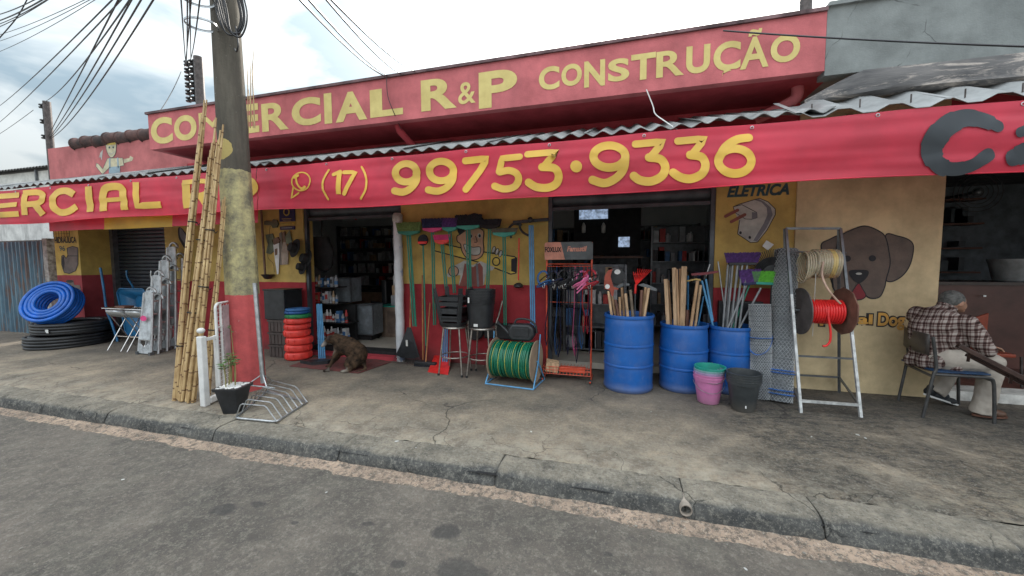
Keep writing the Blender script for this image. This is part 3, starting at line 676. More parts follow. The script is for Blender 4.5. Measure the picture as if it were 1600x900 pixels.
for st, nm_ in (([S([(1088, 643), (1066, 690), (1063, 745), (1086, 802)], 11)], 'bracket'), ([S([(1116, 668), (1150, 652)], 20, sm=False), S([(1148, 652), (1146, 775)], 26, cap='flat', sm=False)], 'digit'),
  ([S([(1172, 656), (1234, 655), (1176, 772)], 22, sm=False)], 'digit'), ([S([(1264, 626), (1292, 680), (1294, 745), (1264, 799)], 11)], 'bracket'),
  ([S(ell(942, 706, 50, 50), 7, closed=True), S([(900, 735), (886, 796), (928, 768)], 8, sm=False), S([(914, 684), (920, 712), (936, 738), (956, 746)], 10), S([(906, 684), (924, 674)], 14, sm=False), S([(948, 750), (964, 736)], 14, sm=False)], 'phone_emblem'),
  ):
    glyph(st, z5, nm_, cl_yel, ban_r)
glyph([S([(640+495, 640), (1080, 612), (985, 596), (895, 632), (828, 705), (818, 775), (862, 835), (935, 850), (1020, 832), (1098, 780)], [62, 84, 92, 104, 118, 108, 84, 66, 62, 66])], z4, 'letter', cl_blk, ban_r)
glyph([S([(1245, 672), (1310, 650), (1370, 660), (1390, 730), (1385, 830)], 50), S([(1222, 795), (1262, 778), (1310, 752)], [84, 100, 90])], z4, 'letter', cl_blk, ban_r)
for st in (
  [S([(158, 410), (-50, 424), (-50, 573), (163, 562)], 44, cap='flat', sm=False), S([(-30, 502), (152, 486)], 38, cap='flat', sm=False)],
  [S([(212, 572), (208, 402)], 50, cap='flat', sm=False), S([(190, 396), (310, 390), (352, 412), (352, 452), (318, 478), (228, 488)], 46, cap='flat'), S([(300, 484), (362, 570)], 52, cap='flat', sm=False)],
  [S([(604, 408), (545, 378), (480, 385), (440, 430), (442, 500), (495, 548), (560, 545), (625, 502)], 54, cap='flat')],
  [S([(716, 342), (736, 546)], 54, cap='flat', sm=False)],
  [S([(842, 540), (830, 430), (850, 362), (912, 342), (975, 352), (996, 410), (1006, 530)], 58, cap='flat'), S([(855, 452), (980, 444)], 34, cap='flat', sm=False)],
  [S([(1098, 308), (1106, 498), (1300, 488)], 52, cap='flat', sm=False)]):
    glyph(st, z2, 'letter', cl_yel, ban_l)
glyph([S([(332, 850), (318, 712)], 44, cap='flat', sm=False), S([(300, 712), (420, 704), (455, 735), (420, 775), (340, 785)], 26, cap='flat'), S([(400, 780), (450, 850)], 34, cap='flat', sm=False)], z5, 'letter', cl_yel, ban_l)
glyph([S([(560, 845), (552, 700)], 40, cap='flat', sm=False), S([(540, 702), (655, 694), (696, 730), (660, 775), (560, 785)], 30, cap='flat')], z5, 'letter', cl_yel, ban_l)
# lower valance strips behind the left banner
val = thing('cloth_valance', 'narrow red and yellow cloth valance hanging below the left banner', 'valance', (-7, 4.1, 2.03))
for (x0, x1, m_) in ((-9.13, -7.765, cl_red), (-7.765, -6.29, cl_yel2), (-6.29, -4.7, cl_red)):
    b = B(); n = int((x1-x0)/.06); vs = [(x0+(x1-x0)*i/n, 4.10+.015*math.sin((x0+(x1-x0)*i/n)*4+z*6), z) for z in (2.04+.01*math.sin(x0), 2.2, 2.36) for i in range(n+1)]
    b.add(vs, [(j*(n+1)+i, j*(n+1)+i+1, (j+1)*(n+1)+i+1, (j+1)*(n+1)+i) for j in range(2) for i in range(n)]); b.build('cloth', m_, val, smooth=180)

# ---------------------------------------------------------------- painted lettering with font outlines
def text_mesh(s, offset=0.0, shear=0):
    cu = bpy.data.curves.new('t', 'FONT'); cu.body = s; cu.offset = offset; cu.shear = shear; cu.resolution_u = 6; cu.fill_mode = 'FRONT'
    o = bpy.data.objects.new('t', cu); col.objects.link(o); bpy.context.view_layer.update()
    dg = bpy.context.evaluated_depsgraph_get(); me = o.evaluated_get(dg).to_mesh(); vs = [v.co.copy() for v in me.vertices]; fs = [tuple(p.vertices) for p in me.polygons]
    o.evaluated_get(dg).to_mesh_clear(); bpy.data.objects.remove(o); bpy.data.curves.remove(cu)
    return vs, fs
def letter(s, box, Yd, name, mat, parent, offset=.03, proud=.004, shear=0, skew=True):
    "fit text s into a photo box (x0,y0,x1,y1) measured on the vertical plane Yd"
    x0, y0, x1, y1 = box; a = at(x0, y1, Yd); c = at(x1, y0, Yd)
    if not skew: a = at(x0, y1, Yd); c = at(x1, y0, Yd); a.z = at((x0+x1)/2, y1, Yd).z; c.z = at((x0+x1)/2, y0, Yd).z
    vs, fs = text_mesh(s, offset, shear); mn = [min(v[i] for v in vs) for i in (0, 1)]; mxx = [max(v[i] for v in vs) for i in (0, 1)]
    b = B(); b.add([(a.x+(v.x-mn[0])/(mxx[0]-mn[0])*(c.x-a.x), Yd-proud, a.z+(v.y-mn[1])/(mxx[1]-mn[1])*(c.z-a.z)) for v in vs], fs)
    b.f = [f if (b.v[f[1]]-b.v[f[0]]).cross(b.v[f[-1]]-b.v[f[0]]).y < 0 else tuple(reversed(f)) for f in b.f]
    return b.build(name, mat, parent)
for ch, bx, of in (('C', (237.5, 181, 268.5, 226.8), .035), ('O', (273.7, 177.4, 306.3, 221.6), .035), ('M', (312.7, 171, 353, 218), .035), ('E', (375, 161, 403.7, 210), .035), ('R', (410.3, 157, 450, 206.5), .035),
    ('C', (457, 149.3, 500.5, 199), .035), ('I', (507.7, 145, 517.8, 194), .02), ('A', (525, 139.8, 572.7, 192), .035), ('L', (579, 134, 629, 184.6), .035), ('R', (658.6, 118.2, 713.4, 174.7), .045), ('&', (716.3, 126.4, 743, 164), .01),
    ('P', (748.5, 105.4, 808, 170.4), .045), ('C', (842, 101.7, 874.3, 142.5), .03), ('O', (877.2, 97.6, 909.4, 136.3), .03), ('N', (912.7, 92.2, 945.7, 137.5), .03), ('S', (949.8, 89.3, 983.6, 129.3), .03), ('T', (985.7, 81, 1025, 127), .03),
    ('R', (1025, 75.7, 1069.5, 122.3), .03), ('U', (1071.5, 68.3, 1110, 117), .03), ('Ç', (1113.6, 62, 1158, 124), .03), ('Ã', (1155.7, 42, 1203, 109.5), .03), ('O', (1203, 50.9, 1251, 100.4), .03)):
    letter(ch, bx, 4.40, 'letter', M['lettery'], shop, (.0 if ch == 'M' else .022) if ch in 'MÃ' else (of*.8 if ch in 'RP' else of*1.25))

# ---------------------------------------------------------------- wall paintings
def flat(pts, conv, Yd, layer, name, mat, parent, sm=0):
    P = spline([Vector((p[0], p[1], 0)) for p in pts], sm, True) if sm else [Vector((p[0], p[1], 0)) for p in pts]
    b = B(); q = [at(*conv(p.x, p.y), Yd) for p in P]
    for v in q: v.y = Yd-.003-.0012*layer
    n = sum((q[i].cross(q[(i+1) % len(q)]) for i in range(len(q))), Vector())
    if n.y > 0: q.reverse()
    return b.poly(q).build(name, mat, parent)
def line(pts, w, conv, Yd, layer, name, mat, parent, closed=False, sm=True):
    return stroke(pts, w, conv, name, mat, parent, closed=closed, sm=sm, layer=layer, surf=lambda x, z: Yd+.001)
pm = lambda n, c, c2=None: mt(n, c, .85, 0, .1, 7, .25, c2=c2 or tuple(x*.55+.02 for x in c), pos=True, lo=.3, hi=.62)
PB = pm('mural_black', (.022, .022, .026)); PBR = pm('mural_brown', (.15, .11, .09)); PRED = pm('mural_red', (.28, .03, .04)); PW = pm('mural_white', (.50, .49, .45)); PG = pm('mural_grey', (.20, .20, .22)); PSK = pm('mural_skin', (.58, .34, .22)); POR = pm('mural_orange', (.72, .38, .08)); PG2 = pm('mural_taupe', (.17, .14, .125)); PPI = pm('mural_red_brown', (.28, .09, .07)); PYE = pm('mural_yellow', (.66, .48, .10)); PLB = pm('mural_pale_blue', (.30, .40, .46)); PCR = pm('mural_cream', (.62, .56, .38)); PTL = pm('mural_dark_teal', (.04, .10, .12))
zd = zoomed(1200, 280, 2.25); YB = 5.175
# dog head
for i, (pts, m_, w) in enumerate((([(186, 232), (215, 212), (250, 200), (262, 240), (236, 300), (226, 372), (240, 396), (215, 340), (200, 290)], PBR, 4),
    ([(412, 198), (455, 200), (495, 214), (510, 240), (498, 300), (470, 340), (432, 360), (412, 348), (426, 290)], PBR, 4),
    ([(250, 202), (298, 176), (340, 165), (384, 180), (411, 204), (424, 260), (427, 300), (414, 350), (408, 380), (392, 412), (366, 419), (342, 408), (318, 368), (296, 408), (276, 402), (238, 398), (226, 360), (230, 300), (240, 240)], PBR, 4))):
    flat(pts, zd, YB, i*2, 'mural_dog', m_, shop, 5); line(pts, w, zd, YB, i*2+1, 'mural_outline', PB, shop, True)
flat([(316, 366), (330, 385), (342, 408), (330, 421), (305, 424), (284, 414), (296, 392)], zd, YB, 6, 'mural_dog', PRED, shop, 4); line([(316, 366), (330, 385), (342, 408), (330, 421), (305, 424), (284, 414), (296, 392)], 3, zd, YB, 7, 'mural_outline', PB, shop, True)
flat([(284, 322), (318, 318), (350, 322), (346, 344), (318, 366), (290, 346)], zd, YB, 8, 'mural_dog', PB, shop, 4)
flat(ell(317, 332, 11, 4), zd, YB, 9, 'mural_dog', PW, shop)
for e in ((277, 279), (365, 278)): flat(ell(e[0], e[1], 13, 11), zd, YB, 6, 'mural_dog', PB, shop)
for s_, bx in (('Special', (142, 472, 368, 517)), ('Dog', (383, 470, 482, 530))):
    p = (*zd(bx[0], bx[1]), *zd(bx[2], bx[3]))
    letter(s_, (p[0]-2, p[1]-2, p[2]+2, p[3]+2), YB, 'mural_lettering', PB, shop, .12, .004, skew=False)
    letter(s_, p, YB, 'mural_lettering', POR, shop, .035, .0065, skew=False)
# plug
zp = zoomed(1100, 280, 4.5)
flat([(205, 195), (250, 175), (350, 145), (390, 135), (450, 160), (500, 210), (500, 250), (440, 360), (375, 442), (325, 445), (235, 385), (245, 290), (215, 230)], zp, 5.2, 0, 'mural_plug', PW, shop)
flat([(350, 146), (400, 160), (440, 200), (445, 250), (420, 310), (345, 432), (372, 438), (440, 340), (482, 250), (470, 200), (420, 158), (385, 140)], zp, 5.2, 1, 'mural_plug', PG, shop)
line([(205, 195), (250, 175), (350, 145), (390, 135), (450, 160), (500, 210), (500, 250), (440, 360), (375, 442), (325, 445), (235, 385), (250, 290)], 5, zp, 5.2, 2, 'mural_outline', PB, shop, sm=False)
flat([(205, 195), (265, 180), (370, 235), (372, 272), (335, 282), (290, 280), (215, 235)], zp, 5.2, 3, 'mural_plug', PW, shop); line([(205, 195), (265, 180), (370, 235), (372, 272), (335, 282), (290, 280), (215, 235)], 4, zp, 5.2, 4, 'mural_outline', PB, shop, True, False)
flat([(335, 232), (370, 235), (372, 272), (335, 282)], zp, 5.2, 5, 'mural_plug', PG, shop)
for (a, c_) in (((235, 218), (150, 262)), ((285, 250), (190, 300))): line([a, c_], 22, zp, 5.2, 6, 'mural_plug', PPI, shop, sm=False)
for e in ((255, 377), (320, 410)): flat(ell(e[0], e[1], 9, 11), zp, 5.2, 6, 'mural_plug', PB, shop)
p = (*zp(160, 38), *zp(602, 120)); letter('ELETRICA', (p[0], p[1], p[2], p[3]), 5.2, 'mural_lettering', PTL, shop, .045, shear=.25, skew=False)
# pipe elbow and lettering on the left pillar
ze = zoomed(0, 340, 1064/260)
letter('HIDRAULICA', (*ze(352, 123), *ze(487, 163)), 4.95, 'mural_lettering', PB, shop, .03, skew=False)
letter('96', (*ze(382, 180), *ze(415, 214)), 4.95, 'mural_lettering', PTL, shop, .01, skew=False)
flat([(430, 195), (465, 184), (500, 192), (500, 300), (485, 340), (445, 358), (412, 350), (396, 300), (396, 245), (410, 240), (425, 262), (436, 240)], ze, 4.95, 0, 'mural_elbow', PG2, shop)
line([(430, 195), (465, 184), (500, 192), (500, 300), (485, 340), (445, 358), (412, 350), (396, 300), (396, 245), (410, 240), (425, 262), (436, 240)], 4, ze, 4.95, 1, 'mural_outline', PB, shop, True, False)
flat(ell(406, 290, 8, 45), ze, 4.95, 2, 'mural_elbow', PB, shop); line([(436, 245), (498, 245)], 4, ze, 4.95, 2, 'mural_outline', PB, shop)
flat([(424, 405), (470, 400), (476, 430), (512, 432), (520, 470), (440, 470)], ze, 4.95, 0, 'mural_elbow', PG2, shop); flat(ell(447, 407, 24, 9), ze, 4.95, 1, 'mural_elbow', PB, shop)
b = B(); a = at(*ze(340, 66), 4.945); c_ = at(*ze(448, 122), 4.945)
for i in range(7): t = i/6; b.bar((a.x+(c_.x-a.x)*t, 4.94, a.z), (a.x+(c_.x-a.x)*t, 4.94, c_.z), .004, .004)
for i in range(4): t = i/3; b.bar((a.x, 4.936, a.z+(c_.z-a.z)*t), (c_.x, 4.936, a.z+(c_.z-a.z)*t), .004, .004, up=(0, 1, 0))
b.build('wire_grille', M['blackmatte'], shop)
# wrench painted behind the bamboo
zw = zoomed(220, 200, 818/200)
flat([(240, 640), (262, 640), (300, 690), (320, 740), (318, 800), (300, 820), (285, 780), (262, 740), (242, 700)], zw, 5.2, 0, 'mural_wrench', PB, shop, 4)
flat([(250, 642), (262, 645), (292, 695), (305, 745), (300, 770), (270, 722), (252, 690)], zw, 5.2, 1, 'mural_wrench', PG, shop, 4)
# builder with a spirit level, between the brooms
zb = zoomed(620, 330, 6.4)
flat([(378, 305), (700, 380), (1180, 455), (1200, 480), (1190, 620), (1140, 630), (860, 520), (640, 465), (378, 395)], zb, 5.2, 0, 'mural_level', PYE, shop); line([(378, 305), (700, 380), (1180, 455), (1200, 480), (1190, 620), (1140, 630), (860, 520), (640, 465), (378, 395)], 12, zb, 5.2, 1, 'mural_outline', PB, shop, True, False)
flat([(1145, 480), (1205, 460), (1200, 615), (1145, 600)], zb, 5.2, 2, 'mural_level', PB, shop); line(ell(995, 503, 36, 40), 12, zb, 5.2, 2, 'mural_outline', PB, shop, True)
flat([(630, 520), (680, 490), (760, 540), (840, 500), (980, 560), (960, 590), (900, 600), (870, 740), (620, 740), (640, 640), (600, 640), (520, 660), (500, 640), (540, 560)], zb, 5.2, 3, 'mural_builder', PW, shop)
flat([(680, 520), (765, 560), (830, 515), (862, 560), (865, 750), (625, 750), (660, 640)], zb, 5.2, 4, 'mural_builder', PPI, shop)
for x in (712, 808): line([(x-6, 530), (x+8, 745)], 22, zb, 5.2, 5, 'mural_builder', PG, shop, sm=False)
flat([(640, 230), (700, 190), (800, 165), (868, 200), (866, 300), (872, 400), (840, 460), (770, 488), (700, 465), (655, 400), (640, 330), (608, 300), (606, 250)], zb, 5.2, 6, 'mural_builder', PSK, shop, 4); line([(640, 230), (700, 190), (800, 165), (868, 200), (866, 300), (872, 400), (840, 460), (770, 488), (700, 465), (655, 400), (640, 330), (608, 300), (606, 250)], 9, zb, 5.2, 7, 'mural_outline', PB, shop, True)
flat([(676, 330), (760, 360), (836, 360), (830, 430), (760, 438), (700, 410)], zb, 5.2, 8, 'mural_builder', PW, shop, 3); line([(676, 330), (760, 360), (836, 360), (830, 430), (760, 438), (700, 410)], 7, zb, 5.2, 9, 'mural_outline', PB, shop, True)
line([(790, 250), (806, 305), (780, 310)], 7, zb, 5.2, 8, 'mural_outline', PB, shop)
for e in ((742, 250), (828, 246)): flat(ell(e[0], e[1], 20, 26), zb, 5.2, 8, 'mural_builder', PW, shop); flat(ell(e[0]+4, e[1], 12, 17), zb, 5.2, 9, 'mural_builder', PB, shop)
flat([(610, 190), (640, 120), (700, 60), (770, 20), (830, 40), (880, 90), (900, 160), (800, 165), (690, 185), (640, 235)], zb, 5.2, 10, 'mural_builder', PB, shop, 4)
for k in range(3): flat(ell(970+k*34, 385+k*20, 15, 34, rot=.3), zb, 5.2, 4, 'mural_builder', PW, shop); line(ell(970+k*34, 385+k*20, 15, 34, rot=.3), 6, zb, 5.2, 5, 'mural_outline', PB, shop, True)
flat(ell(570, 600, 50, 52), zb, 5.2, 5, 'mural_builder', PSK, shop); line(ell(570, 600, 50, 52), 8, zb, 5.2, 6, 'mural_outline', PB, shop, True)
# builder with a trowel on the old pink parapet
zm = zoomed(60, 180, 1600/220)
flat([(768, 310), (800, 300), (882, 300), (886, 400), (870, 455), (838, 482), (806, 460), (780, 400)], zm, 5.2, 2, 'mural_mason', PCR, shop, 3); line([(768, 310), (800, 300), (882, 300), (886, 400), (870, 455), (838, 482), (806, 460), (780, 400)], 4, zm, 5.2, 3, 'mural_outline', PTL, shop, True)
flat([(770, 296), (885, 296), (882, 335), (778, 340)], zm, 5.2, 4, 'mural_mason', PYE, shop)
flat([(790, 490), (960, 486), (975, 570), (930, 580), (925, 670), (806, 670), (805, 600), (735, 672), (720, 660), (655, 580), (665, 545), (690, 560), (735, 612)], zm, 5.2, 0, 'mural_mason', PCR, shop); line([(790, 490), (960, 486), (975, 570), (930, 580), (925, 670), (806, 670), (805, 600), (735, 672), (720, 660), (655, 580), (665, 545), (690, 560), (735, 612)], 4, zm, 5.2, 1, 'mural_outline', PTL, shop, True, False)
flat([(968, 500), (1035, 488), (1045, 462), (1082, 485), (1065, 520), (975, 545)], zm, 5.2, 0, 'mural_mason', PCR, shop)
flat([(806, 590), (930, 580), (932, 670), (806, 672)], zm, 5.2, 2, 'mural_mason', PLB, shop); line([(815, 495), (815, 595)], 16, zm, 5.2, 2, 'mural_mason', PLB, shop, sm=False); line([(905, 490), (912, 590)], 16, zm, 5.2, 2, 'mural_mason', PLB, shop, sm=False)
flat([(735, 390), (722, 515), (705, 470), (688, 490), (705, 430)], zm, 5.2, 0, 'mural_mason', PW, shop)
for e in ((812, 368), (855, 366)): flat(ell(e[0], e[1], 9, 12), zm, 5.2, 4, 'mural_mason', PTL, shop)
line([(806, 425), (835, 440), (866, 420)], 8, zm, 5.2, 4, 'mural_mason', PW, shop)
# ---------------------------------------------------------------- neighbours at the left
wh = thing('warehouse', 'off-white building with dark corrugated roof edge beyond the pink parapet', 'building', (-24, 9, 0))
B().bb(-34, -17.6, 9, 9.3, 0, 4.85).build('wall', M['whitehouse'], wh)
corr_sheet(-34, 92, .18, .03, 8.8, 4.93, 12, 5.6, 'roof', M['blackmatte']).build('roof', mt('dark_roof_sheet', (.05, .05, .05), .85), wh, smooth=50)
B().bb(-34, -17.6, 8.93, 8.99, 4.42, 4.48).build('conduit', M['greymetal'], wh); B().bb(-20.4, -20.34, 8.93, 8.99, 3, 4.9).build('down_pipe', M['greymetal'], wh)
nw = thing('neighbour_wall', 'mottled whitewashed wall standing behind the blue sheet gate', 'wall', (-15, 7, 0))
B().bb(-30, -11.25, 7, 7.2, 0, 2.95).build('wall', M['weather'], nw); 
gt = thing('sheet_gate', 'rusty faded blue corrugated metal gate left of the pillar', 'gate', (-13, 5.1, 0))
gm = mt('faded_blue_sheet', (.13, .24, .31), .6, .2, .2, 3, .2, pos=True, c2=(.07, .13, .18), stretch=(2, 2, .6)); g = G(gm)
c = g.mix(g.ramp(g.noise(5, 7, .7, stretch=(3, 3, .25)), [(.50, 0), (.60, .85)]), g.base(), (.16, .085, .05)); c = g.mix(g.ramp(g.noise(4, 7, .7, stretch=(4, 3, .3)), [(.60, 0), (.70, .8)]), c, (.48, .52, .52)); g.setcol(c)
for i in range(6):
    x0 = -16.6+i*.865; b = B(); n = 48; vs = []; fs = []
    for z in (.02, 1.97):
        for s_ in (0, .004):
            for k in range(n+1): vs.append((x0+k/n*.86, 5.06+.022*max(-1, min(1, 1.6*math.cos(2*PI*k/n*6)))+s_-(.01 if i % 2 else 0), z))
    m_ = n+1
    for k in range(n): fs += [(k, k+1, 2*m_+k+1, 2*m_+k), (m_+k+1, m_+k, 3*m_+k, 3*m_+k+1), (2*m_+k, 2*m_+k+1, 3*m_+k+1, 3*m_+k)]
    b.add(vs, fs).build('sheet', gm, gt, smooth=40)
B().bb(-16.6, -11.4, 5.10, 5.15, 1.93, 2.0).build('top_rail', M['darkmetal'], gt)
B().bb(-11.42, -11.28, 5.02, 5.16, 0, 2.02).build('gate_post', mt('flaking_white_post', (.5, .5, .47), .9, c2=(.12, .11, .10), scale=9), gt)

# ---------------------------------------------------------------- service pipes with insulator racks
def rack(name, label, x, y, z0, z1, r, side, nin, dense=False):
    t = thing(name, label, 'insulator rack', (x, y, z0)); b = B(); b.tube([(x, y, z0), (x, y, z1)], r, 14); b.build('pipe', M['darkmetal'], t, smooth=40)
    for c_ in range(2 if dense else 1):
        xx = x+side*((.15+.13*c_) if dense else .16); zz0 = z1-.85 + (0 if not dense else .0); B().tube([(xx, y, zz0), (xx, y, z1-.02)], .011, 6).build('rack_bar', M['blackmatte'], t)
        for i in range(nin):
            z = zz0+.06+(z1-zz0-.14)*i/(nin-1); ib = B(); ib.lathe([(.0, -.05), (.045, -.045), (.05, -.02), (.022, -.008), (.022, .008), (.05, .02), (.045, .045), (0, .05)], (xx+side*.045, y, z), 12); ib.build('insulator', M['screw'], t, smooth=40)
            B().tube([(x, y, z-.05), (xx+side*.02, y, z-.05)], .007, 5).build('arm', M['blackmatte'], t)
    return t
rack('service_pipe', 'rusty service pipe with crowded black insulators above the sign capital M', -8.20, 6.0, 3.5, 5.62, .082, -1, 6, True)
rack('service_pipe', 'weathered service pole with three black insulators at far left', -13.02, 6.0, .5, 5.30, .07, -1, 3)
tag(B().tube([(2.25, 6, 3.4), (2.25, 6, 4.95)], .07, 14).build('vent_pipe', M['darkmetal'], smooth=40, loc=(2.25, 6, 3.4)), 'short dark vent pipe standing on roof behind the grey parapet', 'pipe')

# ---------------------------------------------------------------- the big pole
pole = thing('utility_pole', 'tall concrete utility pole painted red and yellow at its foot', 'utility pole', (-4.28, 3.5, 0))
pm_ = mt('pole_concrete_paint', (.135, .12, .095), .95, 0, .2, 2.4, .5, pos=True, fine=60, spec=.15); g = G(pm_); X, Yc, Z = g.xyz()
gry = g.mix(g.ramp(g.noise(1.6, 7, .7, stretch=(2.5, 2.5, .4)), [(.4, 0), (.7, 1)]), (.15, .135, .11), (.06, .055, .047))
yl = g.mix(g.ramp(g.noise(5, 8, .75), [(.38, 0), (.62, 1)]), (.56, .50, .26), (.19, .175, .13))
yl = g.mix(g.ramp(g.noise(3.2, 8, .7, stretch=(1.5, 1.5, .5)), [(.52, 0), (.75, .8)]), yl, (.085, .08, .06))
rd = g.mix(g.ramp(g.noise(4, 8, .7), [(.38, 0), (.72, 1)]), (.62, .12, .12), (.38, .08, .08))
rd = g.mix(g.ramp(g.noise(6.5, 5, .6), [(.70, 0), (.715, .8)]), rd, (.42, .32, .27))
jj = g.math('ADD', Z, g.math('MULTIPLY', g.noise(7, 5), .05)); j2 = g.math('ADD', Z, g.math('MULTIPLY', g.noise(4, 7, .75), .14))
pd = g.node('ShaderNodeVectorMath', operation='DISTANCE'); pd.inputs[1].default_value = at(350, 228, 3.36); g.t.links.new(g.warp(9, .06), pd.inputs[0]); c = g.mix(g.math('GREATER_THAN', j2, 2.63), yl, gry); c = g.mix(g.math('LESS_THAN', pd.outputs['Value'], .125), c, (.50, .40, .16)); c = g.mix(g.math('LESS_THAN', jj, 1.155), c, rd)
c = g.mix(g.math('MULTIPLY', g.ramp(g.noise(24, 4), [(.70, 0), (.72, 1)]), .5), c, (.55, .55, .5)); g.setcol(c); g.bump(g.noise(16, 7, .7), .5, .01)
b = B(); 
prof = [(.188-.0105*z_, z_) for z_ in [k*.3 for k in range(29)]]
b.lathe([(r_, z_-.05) for r_, z_ in prof], (-4.28, 3.5, 0), 8, caps=True, rot=(0, rad(-.6), rad(12)))
b.build('shaft', pm_, pole, bevel=.022, seg=2)
for z_ in (4.03, 4.28):
    b = B(); b.lathe([(.140, z_), (.1475, z_+.003), (.1475, z_+.022), (.140, z_+.025)], (-4.28, 3.5, 0), 24, rot=(rad(4), rad(-.6), 0)); b.build('steel_band', M['steel'], pole, smooth=40)
for i in range(6):
    r_ = random.Random(i); x = -4.28+.10+.018*i; y = 3.5-.17
    pts = [(x-.10, y+.02, 5.2), (x-.06-.02*r_.random(), y-.03, 4.6), (x-.02+.01*i, y-.04, 4.22-.03*r_.random()), (x+.05, y-.02, 4.02-.06*r_.random()), (x+.13, y+.03, 3.98-.05*r_.random()), (x+.18+.02*r_.random(), y+.06, 4.15), (x+.14, y+.05, 4.5), (x+.10, y+.04, 5.2)]
    B().tube(spline(pts, 6), .006+.004*r_.random(), 6).build('cable_loop', M['wire'], pole, smooth=60)
B().tube(spline([(-4.03, 3.36, 4.05), (-3.98, 3.34, 3.86), (-4.02, 3.35, 3.78), (-4.06, 3.36, 3.82)], 6), .008, 6).build('cable_loop', M['wire'], pole, smooth=60)

# ---------------------------------------------------------------- overhead wires
def wire(p0, p1, sag, r=.006, lab='thin black service cable running from the roof to the street line', grp='overhead cables', mid=None):
    p0, p1 = Vector(p0), Vector(p1); n = 14
    pts = [p0.lerp(p1, i/n)+Vector((0, 0, -sag*4*(i/n)*(1-i/n))) for i in range(n+1)]
    return tag(B().tube(pts, r, 5).build('overhead_cable', M['wire'], smooth=60, loc=p0), lab, 'cable', grp)
L1 = 'thin black service cable running from far left pole up over the street'
for wi, (a, ya, c_, yc, sg) in enumerate((((76, 212), 6, (200, -30), 2.0, .0), ((78, 214), 6, (222, -30), 2.0, .05), ((80, 214), 6, (238, -30), 2.0, .08), ((80, 216), 6, (258, -30), 2.0, .14), ((-20, 205), 9, (222, -35), 2.2, .1), ((-20, 178), 9, (205, -30), 2.2, .1), ((68, 160), 6, (216, -20), 2.1, .12), ((-10, 215), 8, (52, 172), 6, .02))):
    wire(at(*a, ya), at(*c_, yc), sg, lab=['lowest-leaving thin cable from far left pole, leftmost of its fan','second thin cable of the fan from the far left pole','third thin cable of the fan from the far left pole','rightmost, most sagging cable of the fan from far left pole','lower of two long cables entering at the left edge of the sky','upper of two long cables entering at the left edge of the sky','thin cable leaving the top of the far left pole','short cable from the left edge to the far left pole'][wi], grp='service cables on the far left pole')
L2 = 'thick black street cable crossing the upper left corner of the sky'
for wi, (a, c_, r_) in enumerate((((-30, 28), (75, -12), .007), ((-30, 40), (85, -12), .009), ((-30, 46), (88, -10), .006), ((-30, 52), (95, -14), .006), ((-30, 62), (160, -14), .004), ((-20, 70), (165, -14), .004), ((-20, 88), (170, -14), .004))):
    wire(at(*a, 5), at(*c_, 3.2), .06, r_, lab=['topmost','second','third','fourth','fifth','sixth','lowest'][wi]+' street cable crossing the upper left corner of the sky', grp='street cables in the upper left corner')
tag(B().tube(spline([at(-15, 75, 4), at(12, 45, 4), at(30, 22, 4), at(48, -12, 4)], 5), .008, 6).build('overhead_cable', M['wire'], smooth=60), 'single steep kinked black cable crossing the street cables at upper left', 'cable')
L3 = 'thin wire rising out of the crowded insulator rack behind the sign'
for wi, (a, c_) in enumerate((((290, 98), (282, -15)), ((291, 100), (293, -15)), ((298, 92), (296, -15)), ((297, 94), (314, -15)), ((288, 104), (300, -20)))):
    wire(at(*a, 6), at(*c_, 2.2), .08, .006, lab=['leftmost','second','middle','rightmost','lowest starting'][wi]+' thin wire rising out of the crowded insulator rack', grp='wires rising from the insulator rack')
wire(at(283, 112, 6), at(248, 176, 4.8), .05, .007, 'thin wire dropping from crowded insulator rack to the parapet end', None)
L4 = 'thin black cable dropping from the sky onto the middle of the sign'
for wi, (a, c_) in enumerate((((603, 120), (455, -15)), ((607, 119), (470, -15)), ((628, 116), (498, -15)), ((650, 112), (504, -15)))):
    wire(at(*a, 4.55), at(*c_, 1.6), .05, .0075, lab=['leftmost','second','third','rightmost'][wi]+' thin cable dropping from the sky onto middle of the sign', grp='cables dropping onto the middle of sign')
wire(at(1130, 48, 4.36), at(1640, 74, 3.6), .015, .008, 'thin dark cable stretched across the grey parapet', None)
tag(B().tube(spline([at(604, 122, 4.36), at(606, 150, 4.36), at(615, 175, 4.37), at(630, 208, 4.6)], 5), .005, 5).build('hanging_wire', M['wire'], smooth=60), 'dark wire hanging over the letter L of the sign', 'wire')
tag(B().tube(spline([at(1010, 140, 4.36), at(1020, 165, 4.35), at(1024, 178, 4.3), at(1040, 190, 4.15), at(1062, 205, 3.95)], 5), .006, 5).build('hanging_wire', M['white'], smooth=60), 'white wire hanging below the letters of the sign onto the awning', 'wire')

